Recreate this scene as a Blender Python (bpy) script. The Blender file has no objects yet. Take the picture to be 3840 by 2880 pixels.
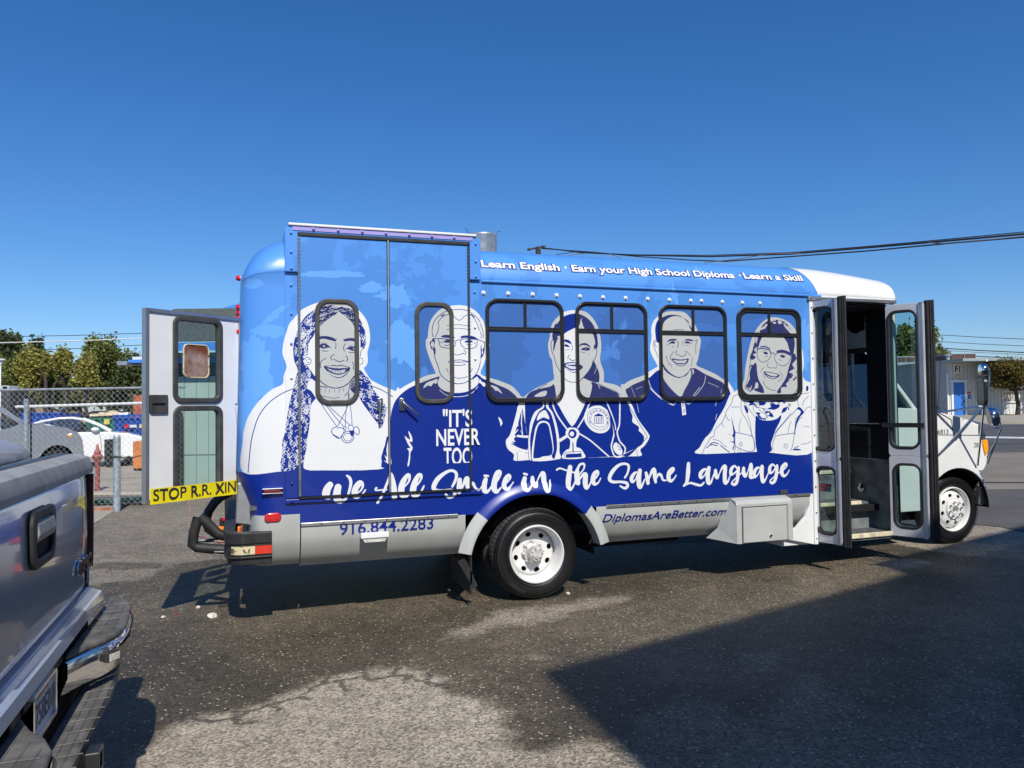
import bpy, bmesh, math, random
import numpy as np
from mathutils import Vector, Matrix
sc = bpy.context.scene
R_ = math.radians
# ---------------------------------------------------------------- camera
CAM = np.array([-2.2255, -5.8627, 1.5698]); FPX = 2890.0
YAW, PITCH, ROLL = -0.33278, 0.02928, -0.01252
def cam_axes():
    cy, sy = math.cos(YAW), math.sin(YAW); fw = np.array([-sy, cy, 0]); rt = np.array([cy, sy, 0]); up = np.array([0, 0, 1.])
    cp, sp = math.cos(PITCH), math.sin(PITCH); fw2 = fw*cp+up*sp; up2 = up*cp-fw*sp
    cr, sr = math.cos(ROLL), math.sin(ROLL)
    return rt*cr+up2*sr, up2*cr-rt*sr, fw2
RT, UP, FW = cam_axes()
cam = bpy.data.cameras.new('camera'); cam.sensor_width = 36; cam.lens = FPX/3840*36; cam.clip_end = 3000; cam.clip_start = .05
cam_o = bpy.data.objects.new('camera', cam); sc.collection.objects.link(cam_o); sc.camera = cam_o
M = Matrix((RT, UP, -FW)).transposed().to_4x4(); M.translation = Vector(CAM); cam_o.matrix_world = M
# ---------------------------------------------------------------- sky, sun, exposure
SUN_EL, SUN_AZ = 45.0, 182.0           # degrees; azimuth clockwise from +y
w = bpy.data.worlds.new('World'); sc.world = w; w.use_nodes = True; nt = w.node_tree; nt.nodes.clear()
sky = nt.nodes.new('ShaderNodeTexSky'); sky.sky_type = 'NISHITA'; sky.sun_disc = False
sky.sun_elevation = R_(SUN_EL); sky.sun_rotation = R_(SUN_AZ); sky.air_density = 1.0; sky.dust_density = .35; sky.ozone_density = 2.4; sky.altitude = 10
bg = nt.nodes.new('ShaderNodeBackground'); bg.inputs[1].default_value = 0.090; out = nt.nodes.new('ShaderNodeOutputWorld')
hs_ = nt.nodes.new('ShaderNodeHueSaturation'); hs_.inputs['Saturation'].default_value = 1.17; tm = nt.nodes.new('ShaderNodeMix'); tm.data_type = 'RGBA'; tm.blend_type = 'MULTIPLY'; tm.inputs[0].default_value = 1; tm.inputs[7].default_value = (.80, .95, 1.22, 1)   # the phone camera's blue rendering of the sky
nt.links.new(sky.outputs[0], tm.inputs[6]); nt.links.new(tm.outputs[2], hs_.inputs['Color']); nt.links.new(hs_.outputs[0], bg.inputs[0]); nt.links.new(bg.outputs[0], out.inputs[0])
sun = bpy.data.lights.new('sun', 'SUN'); sun.energy = 4.6; sun.angle = R_(.53); sun.color = (1, .945, .855)
so = bpy.data.objects.new('sun', sun); sc.collection.objects.link(so)
sd = Vector((math.sin(R_(SUN_AZ))*math.cos(R_(SUN_EL)), math.cos(R_(SUN_AZ))*math.cos(R_(SUN_EL)), math.sin(R_(SUN_EL))))
so.rotation_euler = sd.to_track_quat('Z', 'Y').to_euler()
sc.view_settings.view_transform = 'Standard'; sc.view_settings.look = 'None'; sc.view_settings.exposure = 0.14; sc.view_settings.gamma = 1
# ---------------------------------------------------------------- geometry of sight lines (photo pixels of 3840x2880 -> places in the world)
def ray(px, py): d = RT*((px-1920)/FPX)-UP*((py-1440)/FPX)+FW; return d
def AY(px, py, y=0.): d = ray(px, py); return Vector(CAM+d*((y-CAM[1])/d[1]))
def AX(px, py, x): d = ray(px, py); return Vector(CAM+d*((x-CAM[0])/d[0]))
def AZ(px, py, z=0.): d = ray(px, py); return Vector(CAM+d*((z-CAM[2])/d[2]))
SL = 0.0125                              # the yard rises gently towards +x
def gz(x): return SL*x
def GP(px, py, off=0.): d = ray(px, py); t = (SL*CAM[0]+off-CAM[2])/(d[2]-SL*d[0]); return Vector(CAM+d*t)
def DP(px, py, D): d = ray(px, py); return Vector(CAM+d*(D/np.dot(d, FW)))
def side_plane(pts, y):
    pts = np.atleast_2d(pts).astype(float)
    d = RT*((pts[:, :1]-1920)/FPX)-UP*((pts[:, 1:2]-1440)/FPX)+FW
    return CAM+d*((y-CAM[1])/d[:, 1:2])
# ---------------------------------------------------------------- materials
MATS = {}
def mat(name, col, rough=.5, metal=0., noise=0., nscale=8., bump=0., bscale=60., coat=0., spec=.5, trans=0., ior=1.45, emit=None, col2=None, n2=None, alpha=1., dist=.01, detail=6):
    m = bpy.data.materials.new(name); m.use_nodes = True; n = m.node_tree.nodes; l = m.node_tree.links; b = n['Principled BSDF']
    b.inputs['Base Color'].default_value = (*col, 1); b.inputs['Roughness'].default_value = rough; b.inputs['Metallic'].default_value = metal
    b.inputs['Coat Weight'].default_value = coat; b.inputs['Coat Roughness'].default_value = .04; b.inputs['Specular IOR Level'].default_value = spec
    b.inputs['Transmission Weight'].default_value = trans; b.inputs['IOR'].default_value = ior; b.inputs['Alpha'].default_value = alpha
    if emit: b.inputs['Emission Color'].default_value = (*emit[:3], 1); b.inputs['Emission Strength'].default_value = emit[3]
    if noise or col2:
        tc = n.new('ShaderNodeTexCoord'); t = n.new('ShaderNodeTexNoise'); t.inputs['Scale'].default_value = nscale; t.inputs['Detail'].default_value = detail
        l.new(tc.outputs['Object'], t.inputs['Vector']); r = n.new('ShaderNodeValToRGB')
        c2 = col2 or tuple(c*(1-noise) for c in col); c1 = col if col2 else tuple(min(1, c*(1+noise*.6)) for c in col)
        r.color_ramp.elements[0].position = .38; r.color_ramp.elements[1].position = .62
        if n2: r.color_ramp.elements[0].position, r.color_ramp.elements[1].position = n2
        r.color_ramp.elements[0].color = (*c2, 1); r.color_ramp.elements[1].color = (*c1, 1)
        l.new(t.outputs['Fac'], r.inputs[0]); l.new(r.outputs[0], b.inputs['Base Color'])
        mr = n.new('ShaderNodeMapRange'); mr.inputs['To Min'].default_value = min(1, rough*1.2+.03); mr.inputs['To Max'].default_value = rough*.85
        l.new(t.outputs['Fac'], mr.inputs['Value']); l.new(mr.outputs[0], b.inputs['Roughness'])
    if bump:
        tc = n.new('ShaderNodeTexCoord'); t = n.new('ShaderNodeTexNoise'); t.inputs['Scale'].default_value = bscale; t.inputs['Detail'].default_value = 4
        bp = n.new('ShaderNodeBump'); bp.inputs['Strength'].default_value = bump; bp.inputs['Distance'].default_value = dist
        l.new(tc.outputs['Object'], t.inputs['Vector']); l.new(t.outputs['Fac'], bp.inputs['Height']); l.new(bp.outputs[0], b.inputs['Normal'])
    MATS[name] = m; return m
def glass(name, tint, refl=.09, rough=.02):       # thin pane: mostly see-through, with a sheen of reflection that grows at grazing angles
    m = bpy.data.materials.new(name); m.use_nodes = True; n = m.node_tree.nodes; l = m.node_tree.links; n.clear()
    o = n.new('ShaderNodeOutputMaterial'); mx = n.new('ShaderNodeMixShader'); tr = n.new('ShaderNodeBsdfTransparent'); gl = n.new('ShaderNodeBsdfGlossy'); lw = n.new('ShaderNodeLayerWeight')
    tr.inputs[0].default_value = (*tint, 1); gl.inputs['Roughness'].default_value = rough; lw.inputs[0].default_value = .25
    ma = n.new('ShaderNodeMath'); ma.operation = 'ADD'; ma.inputs[1].default_value = refl; l.new(lw.outputs['Fresnel'], ma.inputs[0])
    l.new(ma.outputs[0], mx.inputs[0]); l.new(tr.outputs[0], mx.inputs[1]); l.new(gl.outputs[0], mx.inputs[2]); l.new(mx.outputs[0], o.inputs[0]); MATS[name] = m; return m
# ---------------------------------------------------------------- mesh collecting
COL = sc.collection
class MB:
    def __init__(s): s.v = []; s.f = []; s.m = []
    def add(s, vs, fs, mi=0):
        o = len(s.v); s.v += [tuple(v) for v in vs]; s.f += [tuple(i+o for i in f) for f in fs]; s.m += [mi]*len(fs); return s
    def box(s, x0, x1, y0, y1, z0, z1, mi=0, M=None):
        v = [Vector((x, y, z)) for x in (x0, x1) for y in (y0, y1) for z in (z0, z1)]
        if M: v = [M @ q for q in v]
        return s.add(v, [(0, 1, 3, 2), (4, 6, 7, 5), (0, 4, 5, 1), (2, 3, 7, 6), (0, 2, 6, 4), (1, 5, 7, 3)], mi)
    def tube(s, pts, r, seg=8, mi=0, cap=True, closed=False):
        pts = [Vector(p) for p in pts]; n = len(pts); rr = r if hasattr(r, '__len__') else [r]*n; rings = []; up = None
        for i, p in enumerate(pts):
            t = ((pts[(i+1) % n] if (closed or i < n-1) else p)-(pts[i-1] if (closed or i > 0) else p))
            t = t.normalized() if t.length > 1e-9 else Vector((0, 0, 1))
            if up is None: up = Vector((0, 0, 1)) if abs(t.z) < .9 else Vector((1, 0, 0))
            a = t.cross(up)
            if a.length < 1e-4: a = t.cross(Vector((0, 1, 0)))
            a.normalize(); b = t.cross(a).normalized(); up = a.cross(t).normalized()
            rings.append([p+(a*math.cos(6.28319*k/seg)+b*math.sin(6.28319*k/seg))*rr[i] for k in range(seg)])
        vs = [q for g in rings for q in g]; fs = []
        for i in range(n if closed else n-1):
            j = (i+1) % n
            for k in range(seg): fs.append((i*seg+k, i*seg+(k+1) % seg, j*seg+(k+1) % seg, j*seg+k))
        if cap and not closed: fs += [tuple(range(seg-1, -1, -1)), tuple(range((n-1)*seg, n*seg))]
        return s.add(vs, fs, mi)
    def lathe(s, prof, c, ax='y', seg=32, mi=0, a0=0., a1=6.28318531):      # prof: (radius, along-axis)
        c = Vector(c); full = abs(a1-a0-6.28318531) < 1e-3; n = seg if full else seg+1; vs = []
        for i in range(n):
            a = a0+(a1-a0)*i/seg; ca, sa = math.cos(a), math.sin(a)
            for r, h in prof:
                vs.append(c+(Vector((r*ca, h, r*sa)) if ax == 'y' else Vector((r*ca, r*sa, h)) if ax == 'z' else Vector((h, r*ca, r*sa))))
        m = len(prof); fs = []
        for i in range(seg):
            j = (i+1) % n
            for k in range(m-1): fs.append((i*m+k, i*m+k+1, j*m+k+1, j*m+k))
        return s.add(vs, fs, mi)
    def grid(s, rows, mi=0, closed=False):            # rows of equal length -> quads
        m = len(rows[0]); vs = [q for r in rows for q in r]; fs = []
        for i in range(len(rows)-1):
            for k in range(m if closed else m-1): fs.append((i*m+k, i*m+(k+1) % m, (i+1)*m+(k+1) % m, (i+1)*m+k))
        return s.add(vs, fs, mi)
    def prism(s, pts, a, b, ax='y', mi=0):            # flat outline (two coordinates) extruded along an axis from a to b
        n = len(pts); P = (lambda p, h: (p[0], h, p[1])) if ax == 'y' else (lambda p, h: (p[0], p[1], h)) if ax == 'z' else (lambda p, h: (h, p[0], p[1]))
        return s.add([P(p, a) for p in pts]+[P(p, b) for p in pts], [tuple(range(n)), tuple(range(2*n-1, n-1, -1))]+[(i, (i+1) % n, (i+1) % n+n, i+n) for i in range(n)], mi)
    def ring(s, outer, inner, a, b, P, mi=0):         # frame between two outlines, thickness a..b; P(u, w, depth)
        n = len(outer); v = [P(*p, a) for p in outer]+[P(*p, a) for p in inner]+[P(*p, b) for p in outer]+[P(*p, b) for p in inner]; f = []
        for i in range(n):
            j = (i+1) % n; f += [(i, j, n+j, n+i), (2*n+i, 3*n+i, 3*n+j, 2*n+j), (i, 2*n+i, 2*n+j, j), (n+i, n+j, 3*n+j, 3*n+i)]
        return s.add(v, f, mi)
    def ball(s, c, r, mi=0, seg=12, rings=8, sx=1, sy=1, sz=1):
        c = Vector(c); vs = []; fs = []
        for i in range(rings+1):
            t = math.pi*i/rings
            for k in range(seg):
                a = 6.28319*k/seg; vs.append(c+Vector((r*sx*math.sin(t)*math.cos(a), r*sy*math.sin(t)*math.sin(a), r*sz*math.cos(t))))
        for i in range(rings):
            for k in range(seg): fs.append((i*seg+k, i*seg+(k+1) % seg, (i+1)*seg+(k+1) % seg, (i+1)*seg+k))
        return s.add(vs, fs, mi)
    def build(s, name, m, parent=None, smooth=None, bevel=0, bseg=2, uv=False, fix=True):
        me = bpy.data.meshes.new(name); me.from_pydata([tuple(v) for v in s.v], [], s.f)
        for q in (m if isinstance(m, (list, tuple)) else [m]): me.materials.append(MATS[q] if isinstance(q, str) else q)
        if any(s.m): me.polygons.foreach_set('material_index', s.m)
        if fix:
            bm = bmesh.new(); bm.from_mesh(me); bmesh.ops.remove_doubles(bm, verts=bm.verts, dist=1e-6); bmesh.ops.recalc_face_normals(bm, faces=bm.faces); bm.to_mesh(me); bm.free()
        if smooth:
            me.polygons.foreach_set('use_smooth', [True]*len(me.polygons)); me.set_sharp_from_angle(angle=R_(smooth))
        if uv:
            ul = me.uv_layers.new(name='uv'); co = np.empty(len(me.vertices)*3); me.vertices.foreach_get('co', co); co = co.reshape(-1, 3)
            li = np.empty(len(me.loops), int); me.loops.foreach_get('vertex_index', li)
            ul.data.foreach_set('uv', np.stack([(co[li, 0]-TX0)/(TX1-TX0), (co[li, 2]-TZ0)/(TZ1-TZ0)], 1).ravel())
        o = bpy.data.objects.new(name, me); COL.objects.link(o)
        if parent: o.parent = parent
        if bevel:
            bv = o.modifiers.new('bevel', 'BEVEL'); bv.width = bevel; bv.segments = bseg; bv.limit_method = 'ANGLE'; bv.angle_limit = R_(35)
        return o
def tag(o, label=None, cat=None, group=None, kind=None):
    if label: o['label'] = label
    if cat: o['category'] = cat
    if group: o['group'] = group
    if kind: o['kind'] = kind
    return o
def empty(name, label, cat, group=None, loc=(0, 0, 0)):
    o = bpy.data.objects.new(name, None); COL.objects.link(o); o.location = loc; o.empty_display_size = .1; return tag(o, label, cat, group)
def rrect(x0, x1, z0, z1, r, n=6):
    p = []
    for cx, cz, a in ((x1-r, z1-r, 0), (x0+r, z1-r, 90), (x0+r, z0+r, 180), (x1-r, z0+r, 270)):
        for i in range(n+1): t = R_(a+90*i/n); p.append((cx+r*math.cos(t), cz+r*math.sin(t)))
    return p
def copy_tree(o, parent=None):
    c = o.copy(); COL.objects.link(c)
    if parent: c.parent = parent; c.matrix_parent_inverse = o.matrix_parent_inverse
    for ch in list(o.children): copy_tree(ch, c)
    return c
def text_mesh(body, size=1., off=0., bold=0.):         # built-in lettering as flat triangles: verts (u, v), faces
    cu = bpy.data.curves.new('lettering', 'FONT'); cu.body = body; cu.size = size; cu.offset = off; cu.resolution_u = 4; cu.fill_mode = 'FRONT'
    o = bpy.data.objects.new('lettering', cu); COL.objects.link(o); dg = bpy.context.evaluated_depsgraph_get(); me = bpy.data.meshes.new_from_object(o.evaluated_get(dg))
    v = [(q.co.x, q.co.y) for q in me.vertices]; f = [tuple(p.vertices) for p in me.polygons]
    bpy.data.objects.remove(o); bpy.data.curves.remove(cu)
    bm = bmesh.new(); bm.from_mesh(me)
    for k in range(-3, 11): bmesh.ops.bisect_plane(bm, geom=bm.verts[:]+bm.edges[:]+bm.faces[:], plane_co=(0, k*.1*size+.003, 0), plane_no=(0, 1, 0))
    bm.verts.ensure_lookup_table(); v = [(q.co.x, q.co.y) for q in bm.verts]; f = [tuple(q.index for q in p.verts) for p in bm.faces]; bm.free(); bpy.data.meshes.remove(me); return v, f
def lettering(name, body, P, mt, parent, w=1., h=1., off=0., slant=0., sq=True):
    """P(u, v) with u in 0..1 along the text and v in cap heights -> point"""
    v, f = text_mesh(body, 1., off); xs = [a for a, b in v]; x0, x1 = min(xs), max(xs); capv, _ = text_mesh('H'); ch = max(b for a, b in capv)
    mb = MB(); mb.add([P((a+slant*b-x0)/(x1-x0), b/ch) for a, b in v], f); return mb.build(name, mt, parent)
mat('white_paint', (.73, .74, .74), .32, noise=.05, nscale=3, coat=.3)
mat('grey_paint', (.42, .435, .42), .38, noise=.07, nscale=4, coat=.2, bump=.05, bscale=250)
mat('black_rubber', (.022, .022, .023), .55, noise=.3, nscale=14, bump=.1, bscale=120)
mat('black_metal', (.02, .021, .023), .33, noise=.2, nscale=10, coat=.3)
mat('dark_void', (.006, .006, .007), .9, noise=.2, nscale=5)
mat('interior_dark', (.014, .015, .02), .7, noise=.3, nscale=3)
mat('interior_grey', (.05, .052, .052), .6, noise=.15, nscale=5, bump=.1)
mat('step_grey', (.17, .185, .19), .5, noise=.35, nscale=7, bump=.1, bscale=90)
mat('rubber_mat', (.09, .095, .10), .75, noise=.3, nscale=20, bump=.2, bscale=150)
mat('nosing', (.62, .56, .40), .5, noise=.3, nscale=12)
mat('aluminium', (.55, .56, .57), .32, metal=.85, noise=.12, nscale=6, bump=.06, bscale=120)
mat('door_metal', (.60, .61, .64), .3, metal=.2, noise=.08, nscale=5, coat=.2)
mat('chrome', (.75, .76, .78), .07, metal=1., noise=.06, nscale=6)
mat('dull_chrome', (.5, .5, .5), .22, metal=1., noise=.2, nscale=9)
mat('tyre', (.009, .009, .010), .36, noise=.3, nscale=16, bump=.12, bscale=120, spec=.6)
mat('tread', (.05, .05, .052), .8, noise=.4, nscale=24, bump=.3, bscale=150)
mat('wheel_white', (.70, .70, .69), .3, noise=.06, nscale=7, coat=.2)
mat('hub_metal', (.58, .57, .55), .35, metal=.2, noise=.3, nscale=30)
mat('navy_print', (.006, .018, .20), .3, coat=.3, noise=.05)
mat('white_print', (.74, .755, .76), .3, coat=.3, noise=.03)
mat('dark_print', (.02, .025, .035), .4, noise=.1)
mat('red_lens', (.55, .012, .018), .15, coat=.6, noise=.1, nscale=30)
mat('dark_red_lens', (.16, .008, .01), .15, coat=.6, noise=.1, nscale=30)
mat('amber_lens', (.9, .36, .015), .15, coat=.6, noise=.12, nscale=40)
mat('clear_lens', (.6, .6, .55), .15, coat=.6, noise=.2, nscale=40)
mat('seal_grey', (.055, .055, .052), .5, noise=.25, nscale=12, bump=.08)
mat('galv', (.42, .45, .47), .42, metal=.6, noise=.25, nscale=14, bump=.1)
mat('galv_post', (.36, .42, .46), .45, metal=.35, noise=.25, nscale=22, bump=.15, bscale=80)
mat('yellow_sign', (.78, .66, .01), .35, noise=.08, nscale=6, coat=.2)
mat('rust_plate', (.34, .26, .22), .5, col2=(.15, .04, .015), nscale=11, n2=(.36, .68), bump=.2)
glass('door_glass', (.55, .72, .70), .04)
glass('rear_door_glass', (.72, .84, .82), .02)
glass('car_glass', (.25, .32, .34), .08)
mat('plate_white', (.62, .65, .68), .4, noise=.1); mat('plate_blue', (.03, .06, .18), .4, noise=.1); mat('red_print', (.6, .03, .03), .5, noise=.05)
# ---------------------------------------------------------------- printed vinyl wrap (flat print, drawn here line by line)
TX0, TX1, TZ0, TZ1, TPM = -2.42, 3.0, 0.68, 2.96, 720
TW, TH = int((TX1-TX0)*TPM), int((TZ1-TZ0)*TPM)
PAL = {'b': (0.082, 0.280, 0.73), 'l': (0.120, 0.355, 0.84), 'd': (0.070, 0.243, 0.645), 'w': (0.725, 0.74, 0.745), 'n': (0.003, 0.022, 0.235)}
wrap = np.empty((TH, TW, 3), np.float32); wrap[:] = PAL['b']
CR = {'A': (860, 1080), 'B': (860, 1450), 'C': (1400, 1080), 'D': (1400, 1450), 'E': (1900, 1080), 'F': (1900, 1450), 'G': (2440, 1080), 'H': (2440, 1450)}
def tex_xy(pts):                       # photo pixels of the print -> texels on the side plane
    P = side_plane(pts, -0.012)
    return np.stack([(P[:, 0]-TX0)*TPM, (P[:, 2]-TZ0)*TPM], 1)
def spline(p, closed, n=5):
    p = np.asarray(p, float); m = len(p)
    if m < 3: return p
    out = []
    for i in range(m if closed else m-1):
        a = p[(i-1) % m] if (closed or i > 0) else p[0]
        b, c = p[i], p[(i+1) % m]
        d = p[(i+2) % m] if (closed or i+2 < m) else p[-1]
        for t in np.arange(n)/n:
            out.append(.5*(2*b+(c-a)*t+(2*a-5*b+4*c-d)*t*t+(3*b-a-3*c+d)*t**3))
    if not closed: out.append(p[-1])
    return np.array(out)
def fill(xy, col, mask=None):          # even-odd scanline fill, texel space
    x, y = xy[:, 0], xy[:, 1]; x2, y2 = np.roll(x, -1), np.roll(y, -1)
    y0, y1 = max(int(y.min()), 0), min(int(y.max())+1, TH-1)
    for r in range(y0, y1+1):
        c = r+.5; k = (y <= c) != (y2 <= c)
        if not k.any(): continue
        xs = np.sort(x[k]+(c-y[k])*(x2[k]-x[k])/(y2[k]-y[k]))
        for a, b in zip(xs[::2], xs[1::2]):
            a, b = max(int(a+.5), 0), max(int(b+.5), 0)
            if mask is not None: mask[r, a:b] = True
            else: wrap[r, a:b] = col
def stroke(xy, rad, col, mask=None):   # discs of varying radius along a path, texel space
    xy = np.asarray(xy); rad = np.broadcast_to(rad, len(xy))
    seg = np.hypot(*(xy[1:]-xy[:-1]).T); L = np.concatenate([[0], np.cumsum(seg)])
    n = max(int(L[-1]/max(.7, rad.min()*.5)), 2); s = np.linspace(0, L[-1], n)
    X, Y, Rr = np.interp(s, L, xy[:, 0]), np.interp(s, L, xy[:, 1]), np.interp(s, L, rad)
    for a, b, r in zip(X, Y, Rr):
        i0, i1, j0, j1 = max(int(b-r), 0), min(int(b+r)+2, TH), max(int(a-r), 0), min(int(a+r)+2, TW)
        if i1 <= i0 or j1 <= j0: continue
        jj, ii = np.meshgrid(np.arange(j0, j1)+.5, np.arange(i0, i1)+.5)
        m = (jj-a)**2+(ii-b)**2 <= r*r
        if mask is not None: m &= mask[i0:i1, j0:j1]
        wrap[i0:i1, j0:j1][m] = col
def toks(s):
    pts, rad, off = [], [], (0, 0)
    for t in s.split():
        if t[-1] == ':': off = CR[t[0]]; continue
        v = [float(q) for q in t.split(',')]
        pts.append((off[0]+v[0]/3.456, off[1]+v[1]/3.456)); rad.append(v[2] if len(v) > 2 else 0)
    return np.array(pts), np.array(rad)
def art(text):
    for ln in text.strip().splitlines():
        ln = ln.strip()
        if not ln or ln[0] == '#': continue
        cmd, col, rest = ln.split(None, 2)
        pts, rad = toks(rest)
        if cmd[0] in 'pq':
            if cmd[0] == 'p': pts = spline(pts, True)
            fill(tex_xy(pts), PAL[col])
        elif cmd[0] == 's':
            w = float(cmd[1:] or 10)*.2; r = np.where(rad > 0, rad*.2, w)
            q = spline(np.column_stack([pts, r]), False)
            if (rad > 0).any(): q[:, 2] = q[:, 2]*1.22+.8
            xy = tex_xy(q[:, :2]); stroke(xy, np.maximum(q[:, 2], .9), PAL[col])
rng = random.Random(5)
def map_blob(cx, cy, rx, ry, col, seed, rough=.27, ang=0.):      # a ragged land mass of the faint world map
    r = random.Random(seed); n = 110; ph = [(r.uniform(0, 6.28), r.uniform(.5, 1)) for _ in range(14)]
    pts = []
    for i in range(n):
        a = 6.2832*i/n
        k = 1+rough*sum(math.sin((j+2)*a+p)*w/(j+2)**.7 for j, (p, w) in enumerate(ph))*.62+r.uniform(-.08, .08)
        x, y = rx*k*math.cos(a), ry*k*math.sin(a)
        pts.append((cx+x*math.cos(ang)-y*math.sin(ang), cy+x*math.sin(ang)+y*math.cos(ang)))
    fill(tex_xy(np.array(pts)), PAL[col])
def braid(poly, dirs, n, seed, wid=7, ln=95, col='w', amp=9):    # wavy pale strands inside a plait
    pts, _ = toks(poly); m = np.zeros((TH, TW), bool); xy = tex_xy(spline(pts, True)); fill(xy, None, m)
    r = random.Random(seed); c = np.array([p[:2] for p in dirs]); d = np.array([p[2:] for p in dirs])
    lo, hi = pts.min(0), pts.max(0); k = 0
    while k < n:
        p = np.array([r.uniform(lo[0], hi[0]), r.uniform(lo[1], hi[1])]); t = tex_xy(p[None])[0].astype(int)
        if not (0 <= t[1] < TH and 0 <= t[0] < TW and m[t[1], t[0]]): continue
        w = 1/(((c-p)**2).sum(1)+9); v = (d*w[:, None]).sum(0); v /= np.hypot(*v); nrm = np.array([-v[1], v[0]])
        L = r.uniform(.5, 1.2)*ln/3.456; ph = r.uniform(0, 6); f = r.uniform(.35, .55)
        path = [p+v*(s-.5)*L+nrm*amp/3.456*math.sin(ph+s*L*f) for s in np.linspace(0, 1, 12)]
        stroke(tex_xy(np.array(path)), wid*.2*np.array([.5]+[1]*10+[.5])*r.uniform(.8, 1.25), PAL[col], m)
        k += 1
# faint world map behind the portraits
for a in [(1010, 1240, 60, 26, 'l', 1), (960, 1380, 60, 120, 'l', 2), (950, 1060, 34, 20, 'l', 3), (1030, 1180, 50, 14, 'l', 4, .4, -.7), (930, 1560, 44, 120, 'l', 21, .2),
          (1180, 1000, 85, 110, 'd', 5), (1240, 1160, 150, 90, 'd', 6), (1330, 1090, 190, 80, 'd', 7), (1395, 1200, 120, 120, 'd', 22), (1250, 1030, 120, 14, 'l', 8), (1390, 1080, 44, 20, 'l', 30),
          (1400, 1000, 55, 36, 'd', 9, .6), (1330, 950, 50, 40, 'd', 10, .6), (1480, 920, 26, 16, 'd', 11, .8), (1520, 950, 30, 22, 'd', 12, .8), (1560, 905, 20, 24, 'd', 13, .8),
          (1600, 980, 26, 30, 'd', 14, .9), (1500, 1000, 34, 26, 'd', 15, .9), (1560, 1060, 46, 34, 'd', 16, .9), (1630, 1020, 26, 50, 'd', 17, .8), (1640, 920, 18, 30, 'd', 18, .9),
          (1600, 1150, 70, 60, 'd', 19, .7), (1480, 1110, 60, 34, 'l', 20, .6), (1650, 1090, 60, 40, 'd', 40, .6), (1540, 1330, 95, 150, 'd', 44, .4), (1510, 1290, 62, 76, 'l', 23, .4), (1590, 1430, 20, 50, 'l', 24),
          (1830, 1100, 26, 60, 'd', 25, .7), (1800, 1180, 40, 50, 'd', 26, .5), (1900, 1220, 110, 80, 'd', 27, .5), (2000, 1140, 40, 50, 'd', 28, .8), (1990, 1050, 40, 46, 'd', 29, .7), (1880, 1330, 90, 100, 'd', 31, .3),
          (2060, 1240, 30, 9, 'd', 32, .9), (2230, 1040, 30, 22, 'd', 33, .8), (2300, 1210, 80, 46, 'd', 34, .6), (2360, 1300, 70, 140, 'd', 35, .3), (2290, 1320, 30, 34, 'l', 36, .8), (2340, 1235, 12, 30, 'l', 37, .8),
          (2430, 1080, 14, 60, 'd', 38, .7, .5), (2460, 1030, 12, 50, 'd', 39, .5, .5), (2450, 1150, 24, 40, 'd', 41, .6), (2560, 1110, 46, 50, 'd', 42, .7), (2530, 1110, 14, 30, 'l', 43, .9), (2590, 1060, 40, 30, 'd', 45, .6),
          (2640, 1020, 24, 20, 'l', 46, .8), (2700, 1180, 160, 40, 'd', 47, .4), (2680, 1400, 90, 120, 'd', 48, .2), (2990, 1120, 60, 50, 'd', 49, .3), (3010, 1290, 40, 90, 'l', 50, .4), (2520, 1010, 30, 16, 'd', 51, .8),
          (2250, 980, 40, 12, 'd', 52, .9), (2800, 1040, 60, 20, 'd', 53, .6), (1960, 960, 30, 14, 'd', 54, .9), (2380, 1000, 26, 12, 'd', 55, .9), (2850, 1085, 70, 12, 'd', 56, .5)]:
    map_blob(*a)
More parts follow.
